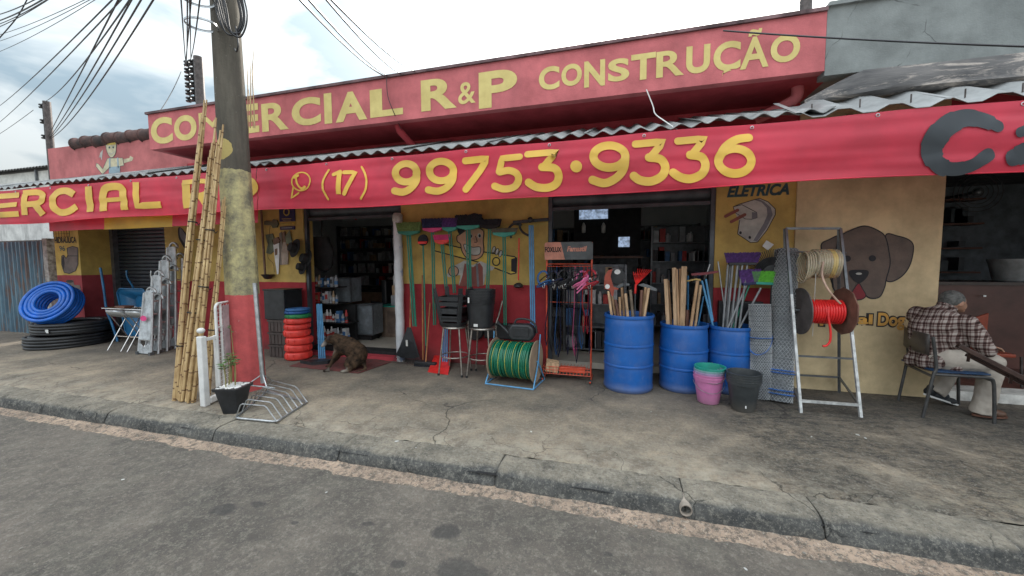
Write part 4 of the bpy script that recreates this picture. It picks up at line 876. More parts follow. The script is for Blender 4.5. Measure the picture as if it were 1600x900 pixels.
# ---------------------------------------------------------------- bamboo bundles
bam = mt('pale_bamboo', (.66, .49, .25), .5, 0, .2, 3, .15, c2=(.34, .21, .09), stretch=(6, 6, 1.5)); node_m = mt('bamboo_node', (.20, .105, .045), .6, 0, .2, 9)
proto_b = []
def cane(Ln, r, seed):
    rr = random.Random(seed); b = B(); n = int(Ln/.24); z = 0; pts = []; rs = []; sp = rr.uniform(.20, .27); off = rr.uniform(0, .2)
    bend = rr.uniform(-.035, .035); q = 24
    P = [Vector((bend*math.sin(PI*i/q), .01*math.sin(5*i/q+seed), Ln*i/q)) for i in range(q+1)]; R_ = [r*(1-.42*i/q) for i in range(q+1)]
    b.tube(P, R_, 8); c = B(); z = off
    while z < Ln-.03:
        t = z/Ln; k = int(t*q); p = P[k].lerp(P[min(q, k+1)], t*q-k); rad_ = r*(1-.42*t)
        c.lathe([(rad_*.98, -.007), (rad_*1.10, -.005), (rad_*1.20, 0), (rad_*1.08, .009), (rad_*.98, .012)], p, 8); z += sp*rr.uniform(.9, 1.1)
    return b, c
lib = []
for i in range(6):
    Ln = 3.35+.12*i; b, c = cane(Ln, .0125+.0022*(i % 3), i+3); o = b.build('bamboo_cane', bam, smooth=50); d = c.build('node_ring', node_m, o, smooth=50)
    d['kind'] = 'stuff'; lib.append(o); o.hide_render = False
def bundle(label, foot, top, n, foot_w, seed, ties, ext=0.0):
    foot, top = Vector(foot), Vector(top); ax = (top-foot).normalized(); rr = random.Random(seed); t = thing('bamboo_bundle', label, 'bamboo', foot, 'bundles of bamboo canes leaning at the pole')
    sv = ax.cross(Vector((0, 1, 0))).normalized(); fv = ax.cross(sv).normalized(); used = []
    for i in range(n):
        src = lib[rr.randrange(6)]; a = 2*PI*i*.618; rr_ = math.sqrt((i+.5)/n); f = foot+sv*math.cos(a)*rr_*foot_w[0]+fv*math.sin(a)*rr_*foot_w[1]; f.z = .0+rr.uniform(0, .03)
        tp = top+sv*math.cos(a)*rr_*foot_w[0]*.42+fv*math.sin(a)*rr_*foot_w[1]*.42; d = (tp-f).normalized()
        c = src.copy(); col.objects.link(c); c.parent = t; c.location = f-foot; c.rotation_euler = (Matrix.Rotation(0, 3, 'Z') @ d.to_track_quat('Z', 'Y').to_matrix() @ Matrix.Rotation(rr.uniform(0, 6), 3, 'Z')).to_euler()
        s_ = (top-foot).length/src.dimensions.z if False else 1; c.scale = (1, 1, rr.uniform(.97, 1.03)*((top-foot).length+ext)/3.55)
        for ch in src.children: e = ch.copy(); col.objects.link(e); e.parent = c
    for z in ties:
        p = foot.lerp(top, z); w = 1-.58*z; pts = [p+sv*(foot_w[0]*w+.014)*math.cos(q*PI/10)+fv*(foot_w[1]*w+.014)*math.sin(q*PI/10) for q in range(20)]
        B().tube(pts, .007, 6, closed=True).build('tie', M['blackmatte'], t); e = pts[14]; B().tube([e, e+Vector((.05, -.02, -.03)), e+Vector((.09, -.03, -.01))], .004, 5).build('tie_end', M['blackmatte'], t)
    return t
bundle('leftmost bundle of yellow bamboo canes, leaning and the highest reaching', (-4.67, 2.97, 0), (-4.46, 3.28, 3.15), 7, (.036, .036), 1, (.19, .62), -.05)
bundle('second bundle of yellow bamboo canes from the left', (-4.55, 2.95, 0), (-4.31, 3.27, 2.92), 7, (.038, .036), 2, (.33, .60), -.12)
bundle('third bamboo bundle, leaning against the utility pole over the second', (-4.43, 2.95, 0), (-4.18, 3.25, 2.90), 7, (.040, .036), 3, (.43, .64), -.18)
bundle('short right bundle of bamboo canes half hidden behind white frame', (-4.33, 3.05, 0), (-4.22, 3.28, 2.2), 6, (.036, .036), 4, (.35,))
for o in lib:
    for ch in list(o.children): bpy.data.objects.remove(ch)
    bpy.data.objects.remove(o)
tag(B().tube([at(398, 200, 3.9), at(394, 110, 3.9), at(397, 74, 3.9)], [.008, .006, .002], 6).tube([at(391, 200, 3.9), at(392, 130, 3.9), at(390, 80, 3.9)], [.008, .006, .002], 6).tube([at(388, 220, 3.9), at(387, 120, 3.9), at(385, 92, 3.9)], [.007, .005, .002], 6).tube([at(396, 200, 3.9), at(388, 140, 3.9)], [.005, .003], 5).build('bamboo_tips', bam, loc=(-4.3, 3.9, 3)), 'thin pale bamboo tips sticking up behind the utility pole', 'bamboo tips')

# ---------------------------------------------------------------- white bed frame parts by the pole
wf = thing('white_bed_side', 'white wooden bed side rail standing upright beside the bamboo', 'bed rail', (-4.15, 2.93, 0))
B().bb(-4.22, -4.15, 2.90, 2.96, 0, .74).build('post', M['white'], wf, bevel=.008); B().ball((-4.185, 2.93, .80), (.038, .036, .03)).build('post_cap', M['white'], wf, smooth=60)
B().bar((-4.17, 2.96, .05), (-4.21, 3.12, .05), .05, .06).build('foot_rail', M['white'], wf, bevel=.005); B().bar((-4.185, 2.96, .70), (-4.205, 3.09, .70), .03, .03).build('top_rail', M['white'], wf); B().bb(-4.24, -4.205, 3.085, 3.12, .0, .72).build('back_post', M['white'], wf, bevel=.006)
wg = thing('white_wire_panel', 'white tubular metal panel with wire grid leaning against the pole', 'metal panel', (-4.3, 3.4, 0))
def wp_(u, z): return V(-4.20-.30*u, 3.10+.56*u, z)
B().tube([wp_(0, .02), wp_(0, 1.0)]+[wp_(.10*(1-math.cos(a)), 1.0+.06*math.sin(a)) for a in [PI/2*k/5 for k in range(1, 6)]]+[wp_(1, 1.06), wp_(1, .02)], .014, 8).build('outer_tube', M['white'], wg, smooth=50)
B().tube([wp_(.16, .02), wp_(.16, 1.05)], .014, 8).build('inner_tube', M['white'], wg, smooth=50)
for z in (.10, .36, .80): B().tube([wp_(0, z), wp_(1, z)], .010, 6).build('cross_tube', M['white'], wg, smooth=50)
b = B()
for i in range(21): z = .12+i*.044; b.tube([wp_(.02, z), wp_(.98, z)], .0028, 5)
for i in range(9): b.tube([wp_(.05+i*.11, .1), wp_(.05+i*.11, 1.04)], .0028, 5)
b.build('wire_grid', M['white'], wg, kind='stuff')
B().add([wp_(.18, .38)+V(.01, .01, 0), wp_(.97, .38)+V(.01, .01, 0), wp_(.97, 1.03)+V(.01, .01, 0), wp_(.18, 1.03)+V(.01, .01, 0)], [(0, 1, 2, 3)]).build('translucent_sheet', mt('milky_sheet', (.50, .44, .45), .5), wg, solid=.004)

# ---------------------------------------------------------------- potted plant
pl = thing('potted_plant', 'young leafy seedlings in a square black pot with white gravel', 'potted plant', (-3.74, 2.90, 0))
def frustum(b, c, a0, a1, z0, z1, n=4, r=.02, turn=0):
    def sq(h, z):
        out = []
        for (sx, sy) in ((1, 1), (-1, 1), (-1, -1), (1, -1)):
            for k in range(4):
                t = {(1, 1): 0, (-1, 1): PI/2, (-1, -1): PI, (1, -1): 1.5*PI}[(sx, sy)]+k*PI/6
                x, y = sx*(h-r)+r*math.cos(t), sy*(h-r)+r*math.sin(t); out.append((c[0]+x*math.cos(turn)-y*math.sin(turn), c[1]+x*math.sin(turn)+y*math.cos(turn), z))
        return out
    a, e = sq(a0, z0), sq(a1, z1); m = len(a); b.add(a+e, [(i, (i+1) % m, m+(i+1) % m, m+i) for i in range(m)]+[tuple(range(m-1, -1, -1)), tuple(range(m, 2*m))])
b = B(); frustum(b, (-3.75, 2.90), .072, .112, .0, .235, turn=.25); frustum(b, (-3.75, 2.90), .126, .130, .236, .262, turn=.25); b.build('pot', M['black'], pl, smooth=40)
b = B()
for i in range(170): x, y = random.uniform(-.10, .10), random.uniform(-.10, .10); s_ = random.uniform(.008, .014); b.ball((-3.75+x*math.cos(.25)-y*math.sin(.25), 2.90+x*math.sin(.25)+y*math.cos(.25), .264), (s_, s_, s_*.6), 6, 4)
b.build('white_gravel', mt('white_gravel', (.74, .73, .70), .8), pl, kind='stuff', smooth=60)
b = B(); lf = B(); leafm = mt('seedling_leaf', (.075, .17, .035), .5, 0, .3, 9, .1, c2=(.035, .085, .02)); stm = mt('seedling_stem', (.30, .27, .10), .7)
for i in range(9):
    x, y = random.uniform(-.09, .09), random.uniform(-.07, .07); h = random.uniform(.22, .36) if i else .62; p0 = Vector((-3.75+x, 2.90+y, .25)); p1 = p0+Vector((random.uniform(-.03, .03), random.uniform(-.02, .02), h))
    b = B(); b.tube([p0, p0.lerp(p1, .5)+Vector((.008, 0, 0)), p1], [.005, .004, .003], 6); b.build('stem', stm, pl, smooth=60)
    for k in range(7 if i else 5):
        a = random.random()*6.28; L_ = random.uniform(.04, .07)*(1 if i else .7); d = Vector((math.cos(a), math.sin(a), random.uniform(-.25, .35))); q = p1+Vector((0, 0, -random.random()*.07)); s_ = d.cross(Vector((0, 0, 1))).normalized()*L_*.28
        l_ = B(); l_.add([q, q+d*L_*.5+s_, q+d*L_, q+d*L_*.5-s_, q+d*L_*.5+Vector((0, 0, .006))], [(0, 4, 1), (1, 4, 2), (2, 4, 3), (3, 4, 0)]); l_.build('leaf', leafm, pl)

# ---------------------------------------------------------------- bicycle rack with its sign post
br = thing('bicycle_rack', 'galvanised wire bicycle rack with a tall grey post at the kerb', 'bicycle rack', (-3.45, 3.0, 0))
P_ = [gat(368, 655), gat(432, 661), gat(481, 630), gat(418, 612)]   # corner pixels of the base loop
o_ = P_[0]; u_ = (P_[1]-P_[0]); w_v = (P_[2]-P_[1])
b = B(); fr = []
for i in range(4):
    a, c_, e = P_[i-1], P_[i], P_[(i+1) % 4]; d1 = (a-c_).normalized(); d2 = (e-c_).normalized()
    fr += [c_+d1*.04, c_+d1*.012+d2*.012, c_+d2*.04]
b.tube([p+Vector((0, 0, .012)) for p in fr], .011, 8, closed=True); b.build('base_loop', M['steel'], br, smooth=50)
for s_ in (.01, .17, .34, .50, .66, .82, .985):
    base = P_[0].lerp(P_[3], s_); end = P_[1].lerp(P_[2], s_); h = .155; dd = end-base
    b = B(); b.tube([base+Vector((0, 0, .012)), base+dd*.13+Vector((0, 0, h-.015)), base+dd*.19+Vector((0, 0, h)), base+dd*.72+Vector((0, 0, h)), base+dd*.78+Vector((0, 0, h-.015)), end+Vector((0, 0, .012))], .006, 7); b.build('hoop', M['steel'], br, smooth=50)
pc = gat(425, 613); pc = Vector((-3.80, 3.28, 0))
b = B(); b.tube([pc+Vector((0, 0, .17)), pc+Vector((-.07, 0.02, 1.28))], .023, 12); b.build('post', M['steel'], br, smooth=50)
b = B()
for q in ((-.14, -.08), (.14, -.08), (.0, .12)): b.tube([pc+Vector((q[0], q[1], .155)), pc+Vector((0, 0, .27))], .007, 6)
b.tube([pc+Vector((-.2, -.08, .16)), pc+Vector((.25, -.08, .16))], .008, 6); b.build('post_bracket', M['steel'], br)

# ---------------------------------------------------------------- left goods: hose coils
def coil(label, mat, c, R0, r, turns, layers, grp=None, tilt=None, squash=.75, cat='hose coil', seed=0):
    t = thing('hose_coil', label, cat, c, grp); b = B(); rr = random.Random(seed)
    for k in range(layers):
        for j in range(turns):
            pts = rim((0, 0, r+k*r*1.75+rr.uniform(-.004, .004)), R0-j*r*1.9-rr.uniform(0, .01), n=48)
            m = B(); m.tube(pts, r, 8, closed=True)
            o = m.build('hose_turn', mat, None, smooth=60); o.parent = t; o.rotation_euler = (rr.uniform(-.012, .012), rr.uniform(-.012, .012), 0)
    if tilt: t.rotation_euler = tilt
    return t
hb = mt('blue_hose', (.01, .13, .55), .38, 0, .15, 6, .05); hk = mt('black_hose', (.022, .023, .025), .5, 0, .2, 6, .05)
coil('wide lower coil of black hose lying on the footpath by the pillar', hk, (-9.88, 4.60, 0), .54, .029, 3, 4, 'black hose coils stacked at the pillar', seed=1)
coil('upper coil of black hose with white tag under the blue coil', hk, (-9.82, 4.63, .232), .50, .029, 3, 4, 'black hose coils stacked at the pillar', seed=2)
tg = B(); tg.bb(-9.60, -9.52, 4.165, 4.17, .30, .36); tag(tg.build('paper_tag', M['white'], loc=(-9.56, 4.167, .30)), 'small white paper tag stuck on the upper black hose coil', 'tag')
coil('coil of blue hose leaning on the black coils against pillar', hb, (-9.88, 4.50, .72), .37, .030, 4, 5, seed=3, tilt=(rad(58), rad(22), rad(12)))

# ---------------------------------------------------------------- blue wheelbarrow standing on end
wb = thing('wheelbarrow', 'dark blue wheelbarrow stood on end against the black shutter', 'wheelbarrow', (-8.95, 5.1, 0))
b = B(); cx, cy = -8.95, 5.06
ring = lambda w0, w1, z0, z1, y, r=.08: [(cx-w0+r, y, z0), (cx-w0, y, z0+r), (cx-w1, y, z1-r), (cx-w1+r, y, z1), (cx+w1-r, y, z1), (cx+w1, y, z1-r), (cx+w0, y, z0+r), (cx+w0-r, y, z0)]
a = ring(.24, .40, .12, 1.02, cy); e = ring(.15, .27, .25, .86, cy+.20); e2 = ring(.235, .395, .125, 1.015, cy+.004)
b.add(a+e, [(i, (i+1) % 8, 8+(i+1) % 8, 8+i) for i in range(8)]+[tuple(range(8, 16))]); b.build('tray', M['bluemid'], wb, smooth=35, bevel=0, solid=.008)
B().tube([Vector(p)+Vector((0, -.005, 0)) for p in a], .012, 6, closed=True).build('tray_rim', M['bluemid'], wb, smooth=50)
for sx in (-1, 1): B().tube(spline([(cx+sx*.02, cy+.2, .02), (cx+sx*.22, cy+.23, .35), (cx+sx*.30, cy+.22, .95), (cx+sx*.33, cy+.14, 1.22), (cx+sx*.34, cy+.14, 1.36)], 5), .016, 8).build('handle', M['bluemid'] if sx < 0 else M['steel'], wb, smooth=50)
B().lathe([(.10, -.03), (.15, -.035), (.17, 0), (.15, .035), (.10, .03)], (cx, cy+.24, .17), 20, rot=(0, rad(90), 0)).build('wheel', M['black'], wb, smooth=50)
b = B(); b.tube(spline([(-9.62, 4.98, 1.42), (-9.55, 4.97, 1.0), (-9.48, 4.95, .62), (-9.32, 4.93, .35), (-9.18, 4.92, .02)], 5), .02, 8); tag(b.build('blue_tube', M['bluemid'], smooth=50, loc=(-9.2, 4.92, 0)), 'bent dark blue tube handle leaning on the pillar edge', 'handle')

# ---------------------------------------------------------------- folding barbecue stands
def bbq(loc, label, w=.42):
    t = thing('barbecue_stand', label, 'barbecue', loc, 'folding barbecues in front of the shutter'); x, y, z = loc
    b = B(); n = 10; vs = []
    for s_ in (-1, 1):
        for i in range(n+1): a_ = PI+PI*i/n; vs.append((x+s_*w/2, y+.17*math.cos(a_), .70+.14*math.sin(a_)))
    m_ = n+1; b.add(vs, [(i, i+1, m_+i+1, m_+i) for i in range(n)]+[tuple(range(m_)), tuple(range(2*m_-1, m_-1, -1))]); b.build('trough', M['alu'], t, smooth=40, solid=.003)
    for sx in (-1, 1):
        for sy in (-1, 1):
            p0 = (x+sx*w*.40+sy*.0, y+sy*.20, 0); p1 = (x+sx*w*.40, y-sy*.15, .64); B().tube([p0, p1], .008, 7).build('leg', M['chrome'], t, smooth=50)
    b = B()
    for i in range(11): xx = x-w/2+w*i/10; b.tube([(xx, y-.17, .715), (xx, y+.17, .715)], .0035, 5)
    for s_ in (-1, 1): b.tube([(x-w/2-.16, y+s_*.13, .72), (x+w/2, y+s_*.13, .72)], .006, 6)
    b.build('grill', M['chrome'], t); B().tube([(x-w/2-.16, y-.13, .72), (x-w/2-.16, y+.13, .72)], .011, 8).build('grip', M['chrome'], t)
    return t
bbq((-8.35, 4.62, 0), 'left folding steel barbecue with crossed legs under the blue wheelbarrow'); bbq((-7.86, 4.62, 0), 'right folding steel barbecue with crossed legs beside the ladders')
tag(B().bb(-8.45, -8.2, 4.52, 4.66, .735, .765).build('firewood', M['darkwood'], loc=(-8.3, 4.6, .735)), 'dark wood piece lying on the left barbecue grill', 'wood piece')

# ---------------------------------------------------------------- folded stepladders
LX = (-7.52, -7.60, -7.68, -7.75)
lm = mt('ladder_plastic_sheet', (.50, .53, .55), .3, .1, .2, 12, .05)
def ladder(x, y, h, label, steps):
    t = thing('stepladder', label, 'stepladder', (x, y, 0), 'folded aluminium stepladders in a row'); W0, W1 = .15, .095; tl = .10
    for dy, nm_ in ((0, 'front_frame'), (.10, 'rear_frame')):
        hh = h if dy == 0 else h*.90
        pts = [V(x-W0, y+dy-.05, 0), V(x-W1, y+dy+tl*.6, hh-.12)]+[V(x+W1*math.cos(PI-PI*i/8), y+dy+tl, hh-.12+.09*math.sin(PI*i/8)) for i in range(9)]+[V(x+W1, y+dy+tl*.6, hh-.12), V(x+W0, y+dy-.05, 0)]
        b = B(); b.tube(pts, .019, 6, up=(0, 1, 0)); b.build(nm_, M['alu'], t, smooth=30)
    for i in range(steps):
        z = h*.20+(h*.95-h*.20)*i/steps; w = W0+(W1-W0)*z/h-.01; yy = y-.05+(tl+.05)*z/h
        B().bb(x-w, x+w, yy-.005, yy+.075, z, z+.025).build('step', M['alu'], t, bevel=.003)
    w = W1-.01; B().bb(x-w, x+w, y+.055, y+.075, h*.72, h-.10).build('top_plate', lm, t, bevel=.004)
    B().add([(x-W0*.9, y-.045, h*.22), (x+W0*.9, y-.045, h*.22), (x+W1*.9, y+tl-.02, h*.93), (x-W1*.9, y+tl-.02, h*.93)], [(0, 1, 2, 3)]).build('plastic_wrap', lm, t)
    for sx in (-1, 1): B().bb(x+sx*W0-.024, x+sx*W0+.024, y-.08, y-.02, 0, .05).build('foot', M['greymetal'], t)
    B().add([(x-W0*.95, y-.058, .02), (x+W0*.95, y-.058, .02), (x+W0*.93, y-.05, .16), (x+.10, y-.05, .20), (x, y-.05, .12), (x-.10, y-.05, .20), (x-W0*.93, y-.05, .16)], [tuple(range(7))]).build('foot_plate', lm, t, solid=.004)
    return t
ladder(LX[0], 4.42, 1.13, 'shortest aluminium stepladder, foremost of the row, with red sticker', 4)
tag(B().add(rim((LX[0], 4.385, .60), .075, .045, 18, ax=(V(1, 0, 0), V(0, .06, 1))), [tuple(range(18))]).build('sticker', M['hotpink'], loc=(LX[0], 4.40, .6)), 'oval pink sticker on the shortest stepladder', 'sticker')
ladder(LX[1], 4.60, 1.40, 'second shortest aluminium stepladder in the row', 5); ladder(LX[2], 4.78, 1.66, 'third aluminium stepladder, second tallest in the row', 6); ladder(LX[3], 4.95, 1.90, 'tallest aluminium stepladder, hindmost in the row', 7)

# ---------------------------------------------------------------- tyres, sticks and boxes by the doorway
def tyre(x, y, z, R, w, mat, label, grp, tilt=(0, 0, 0)):
    t = thing('small_tyre', label, 'tyre', (x, y, z), grp); prof = []
    for i in range(17): a = 2*PI*i/16; prof.append((R-.062+.062*max(-1, min(1, 1.25*math.cos(a))), w/2+w/2*max(-1, min(1, 1.15*math.sin(a)))))
    o = B().lathe(prof, (0, 0, 0), 36).build('carcass', mat, None, smooth=50); o.parent = t
    for k in range(0, 36, 3):
        a = 2*PI*k/36; o2 = B().box(((R+.001)*math.cos(a), (R+.001)*math.sin(a), w/2), (.012, .012, w*.55), rot=(0, 0, a)).build('tread_block', mat, None); o2.parent = t
    t.rotation_euler = tilt; return t
tx, ty = -4.83, 4.82; rt_ = mt('red_rubber', (.80, .06, .045), .45, 0, .12, 8, .1); zz = 0; names = ['bottom', 'second', 'third', 'fourth', 'fifth', 'top']
for i in range(6):
    w = (.125, .115, .115, .115, .085, .085)[i]; tyre(tx+random.uniform(-.018, .018), ty+random.uniform(-.01, .01), zz, .19-.006*(i > 2), w, rt_, f'{names[i]} red tyre{" from the bottom" if 0 < i < 5 else ""} in the stack by the doorway', 'stacked small tyres by the doorway', (random.uniform(-.025, .025), random.uniform(-.03, .03), random.random())); zz += w+.001
tyre(tx+.01, ty, zz, .18, .065, mt('green_rubber', (.02, .22, .07), .5), 'flat green tyre on the red tyres by the doorway', 'stacked small tyres by the doorway'); zz += .066
tyre(tx+.0, ty, zz, .175, .05, mt('blue_rubber', (.02, .10, .30), .5), 'lower blue ring on the green tyre by the doorway', 'stacked small tyres by the doorway'); zz += .05
tyre(tx+.01, ty, zz, .17, .035, mt('pale_blue_rubber', (.05, .17, .40), .5), 'topmost blue ring of the tyre stack by the doorway', 'stacked small tyres by the doorway')
for i in range(4):
    x = -4.62+i*.027; tag(B().tube([(x+.13, 4.86+.01*i, 0), (x, 5.0, .84+.01*(i % 2))], .0115, 8).build('blue_pole', M['bluelt'], smooth=50, loc=(x+.13, 4.86, 0)), ('leftmost', 'second', 'third', 'rightmost')[i]+' light blue pole leaning beside the red tyre stack', 'pole', 'light blue poles beside the red tyres')
tag(B().prism([V(-4.55, 4.55, .01), V(-4.30, 4.50, .01), V(-4.12, 4.62, .01), (V(-4.1, 4.75, .01)), V(-4.30, 4.68, .01)], (0, 0, .05)).build('dustpan', M['black'], loc=(-4.3, 4.6, 0)), 'black dustpan lying before the dog on the red mat', 'dustpan')
for (z0, z1, m_, lb) in ((0.0, .20, M['darkmetal'], 'lowest'), (.205, .40, M['darkmetal'], 'second'), (.405, .60, M['darkmetal'], 'third')):
    t = thing('storage_crate', f'{lb} brown plastic crate stacked behind the pole by red wall', 'crate', (-5.2, 4.9, z0), 'crates stacked behind the pole')
    cr_ = mt('brown_crate', (.075, .055, .05), .5); B().bb(-5.38, -5.03, 4.78, 5.12, z0, z1).build('body', cr_, t, bevel=.01); B().bb(-5.39, -5.02, 4.77, 5.13, z1-.03, z1).build('rim', cr_, t)
    for k in range(5): B().bb(-5.35+k*.07, -5.33+k*.07, 4.772, 4.779, z0+.02, z1-.04).build('rib', cr_, t)
t = thing('black_box', 'large black plastic box on top of the crates behind the pole', 'box', (-5.2, 4.9, .605)); B().bb(-5.42, -5.02, 4.76, 5.12, .605, 1.06).build('body', M['black'], t, bevel=.012); B().bb(-5.43, -5.01, 4.75, 5.13, 1.06, 1.085).build('lid', M['black'], t, bevel=.006)

# ---------------------------------------------------------------- tools hung on the yellow wall
zt_ = zoomed(390, 310, 529/100)
def hung(name, label, cat, pts, mat, th=.02, Yd=5.17, sm=0, extra=None):
    P = spline([Vector((p[0], p[1], 0)) for p in pts], sm, True) if sm else [Vector((p[0], p[1], 0)) for p in pts]
    q = [at(*zt_(p.x, p.y), Yd) for p in P]; c_ = sum(q, Vector())/len(q); t = thing(name, label, cat, c_)
    B().prism(q, (0, th, 0)).build('body', mat, t)
    for (nm_, pp, m_, th_) in (extra or []): B().prism([at(*zt_(*p), Yd-.004) for p in pp], (0, th_, 0)).build(nm_, m_, t)
    return t
gm_ = mt('dull_olive_steel', (.14, .155, .10), .5, .4); brn = mt('worn_wood_handle', (.20, .11, .07), .6)
sg_ = thing('lubricant_sign', 'dark blue sign with a yellow ring high on the yellow wall', 'sign', at(*zt_(305, 140), 5.19)); nb = mt('navy_sign_paint', (.01, .02, .09), .5); yb_ = mt('sign_yellow', (.6, .45, .08), .5)
def srect(x0, y0, x1, y1, m_, nm_, Yd, th, par): a, c_ = at(*zt_(x0, y1), Yd), at(*zt_(x1, y0), Yd); B().bb(a.x, c_.x, Yd, Yd+th, a.z, c_.z).build(nm_, m_, par)
srect(247, 60, 368, 192, nb, 'board', 5.18, .018, sg_); a = at(*zt_(305, 112), 5.176)
b = B(); b.tube(rim(a, .055, .055, 24, ax=(V(1, 0, 0), V(0, 0, 1))), .010, 6, closed=True); b.build('ring', yb_, sg_, smooth=60); srect(265, 165, 345, 172, yb_, 'line_of_print', 5.178, .002, sg_); srect(275, 178, 340, 183, yb_, 'line_of_print', 5.178, .002, sg_)
s2 = thing('name_plate', 'narrow dark blue plate with pale print under the ring sign', 'sign', at(*zt_(310, 240), 5.19)); srect(252, 228, 370, 260, nb, 'board', 5.18, .018, s2); srect(262, 240, 350, 247, M['dirtywhite'], 'line_of_print', 5.178, .002, s2)
s3 = thing('name_plate', 'thin yellow strip plate between the two blue wall signs', 'sign', at(*zt_(310, 208), 5.19)); srect(252, 200, 370, 218, yb_, 'board', 5.18, .015, s3); srect(262, 206, 350, 211, nb, 'line_of_print', 5.178, .002, s3)
hung('mattock_head', 'olive flared tool head hung highest on the yellow wall', 'tool', [(118, 190), (140, 182), (180, 190), (195, 172), (225, 180), (236, 210), (225, 240), (190, 245), (175, 222), (140, 222), (120, 218)], gm_, .02, sm=0)
hung('hand_saw', 'white bladed hand saw hanging point down on yellow wall', 'saw', [(195, 380), (242, 360), (246, 450), (238, 625), (226, 628), (210, 520)], M['white'], .006, extra=[('handle', [(192, 340), (230, 318), (248, 345), (242, 368), (200, 385)], brn, .02), ('print', [(206, 420), (228, 412), (228, 465), (210, 472)], brn, .003)])
hung('plasterer_float', 'pale wooden float with dark grip hanging beside the saw', 'float', [(276, 360), (296, 358), (318, 440), (314, 545), (268, 548), (262, 450)], mt('pale_float', (.40, .32, .26), .7), .015, extra=[('grip', [(268, 285), (288, 272), (296, 360), (276, 362)], brn, .02)])
hung('trowel', 'grey bricklayer trowel hanging right of the wooden float', 'trowel', [(300, 300), (330, 262), (352, 370), (305, 375), (285, 330)], gm_, .006)
hung('narrow_float', 'narrow grey float hanging between saw and wooden float', 'float', [(244, 290), (262, 275), (272, 420), (268, 550), (250, 550), (248, 400)], mt('grey_float', (.24, .21, .18), .7), .012, Yd=5.185)
hung('trowel', 'dark olive trowels hanging in a cluster left of saw', 'trowel', [(130, 300), (190, 290), (200, 330), (185, 345), (205, 430), (170, 462), (135, 450), (150, 380)], gm_, .012, Yd=5.183)
a = at(*zt_(150, 640), 5.12); t = thing('black_funnel_lamp', 'black shallow pan hanging low on the wall beside the pole', 'pan', a); B().lathe([(.0, -.06), (.05, -.05), (.10, .02), (.105, .025), (.05, -.03), (0, -.04)], a, 20).build('pan', M['black'], t, smooth=50)
b = B(); b.tube([at(*zt_(95, 90), 5.15), at(*zt_(130, 640), 5.12)], .018, 8); tag(b.build('long_stick', brn, smooth=50, loc=at(*zt_(110, 300), 5.15)), 'long dark wooden stick hanging between pole and the wall tools', 'tool handle')
b = B(); b.tube(spline([at(*zt_(170, 225), 5.17), at(*zt_(160, 330), 5.16), at(*zt_(150, 480), 5.17), at(*zt_(195, 540), 5.16), at(*zt_(205, 610), 5.17)], 5), .003, 5); tag(b.build('hanging_wire', M['wire'], loc=at(*zt_(160, 400), 5.17)), 'thin black cord dangling among the tools on the yellow wall', 'cord')
# ---------------------------------------------------------------- doorway: mat, wrapped post, dog
mp_ = [gat(470, 572), gat(530, 588), gat(600, 574), gat(560, 556)]
b = B(); b.prism([p+Vector((0, 0, .004)) for p in (gat(452, 573), gat(560, 584), gat(612, 566), gat(560, 558), gat(500, 556))], (0, 0, .008)); tag(b.build('door_mat', mt('dusty_red_mat', (.20, .045, .04), .9, c2=(.10, .045, .04), scale=9), loc=(-3.9, 4.7, 0)), 'dusty dark red mat on the footpath under the lying dog', 'mat')
wp = thing('wrapped_post', 'white post wrapped in blue-printed plastic at right jamb of doorway', 'post', (-3.19, 5.1, 0))
wpm = mt('wrapped_plastic', (.62, .64, .66), .35, 0, .1, 4, .4); g = G(wpm); c = g.mix(g.ramp(g.noise(7, 2, .5, stretch=(1, 1, .6)), [(.62, 0), (.66, .7)]), g.base(), (.12, .22, .45)); g.setcol(c)
b = B(); n_ = 14; b.tube([(-3.20+.004*math.sin(i*2), 5.10, 2.2*i/n_) for i in range(n_+1)], [.066+.004*math.sin(i*3.1) for i in range(n_+1)], 10); b.build('post', wpm, wp, smooth=40)
b = B(); b.lathe([(.069, 2.10), (.078, 2.13), (.074, 2.2), (.05, 2.23), (0, 2.23)], (-3.2, 5.1, 0), 12); b.build('wrap_end', M['dirtywhite'], wp, smooth=40)

def remesh(o, vox=.01, it=6, f=.6):
    m = o.modifiers.new('r', 'REMESH'); m.mode = 'VOXEL'; m.voxel_size = vox; m.use_smooth_shade = True
    s = o.modifiers.new('s', 'SMOOTH'); s.iterations = it; s.factor = f
    return o
def limb(b, p0, p1, r0, r1, flat=1, k=5, bulge=0):
    p0, p1 = Vector(p0), Vector(p1); b.tube([p0.lerp(p1, i/k) for i in range(k+1)], [r0+(r1-r0)*i/k+bulge*math.sin(PI*i/k) for i in range(k+1)], 14, flat=flat); b.ball(p0, r0, 14, 8); b.ball(p1, r1, 14, 8)
fur = mt('brindle_fur', (.10, .062, .038), .9, 0, .2, 15, .9, c2=(.016, .013, .011), fine=120, spec=.1); g = G(fur)
oc = [n for n in fur.node_tree.nodes if n.type == 'TEX_COORD'][0].outputs['Object']; sx = g.node('ShaderNodeSeparateXYZ'); g.t.links.new(oc, sx.inputs[0])
def near(p, r, soft=.03):
    d = g.node('ShaderNodeVectorMath', operation='DISTANCE'); d.inputs[1].default_value = p; g.t.links.new(oc, d.inputs[0])
    mr = g.node('ShaderNodeMapRange'); mr.inputs['From Min'].default_value = r+soft; mr.inputs['From Max'].default_value = r-soft; g.t.links.new(g.math('ADD', d.outputs['Value'], g.math('MULTIPLY', g.math('SUBTRACT', g.noise(18, 3), .5), .05)), mr.inputs['Value']); return mr.outputs[0]
D0 = Vector((-3.6, 4.5, 0)); dl = lambda x, y, z: Vector((x, y, z))-D0
c = g.base()
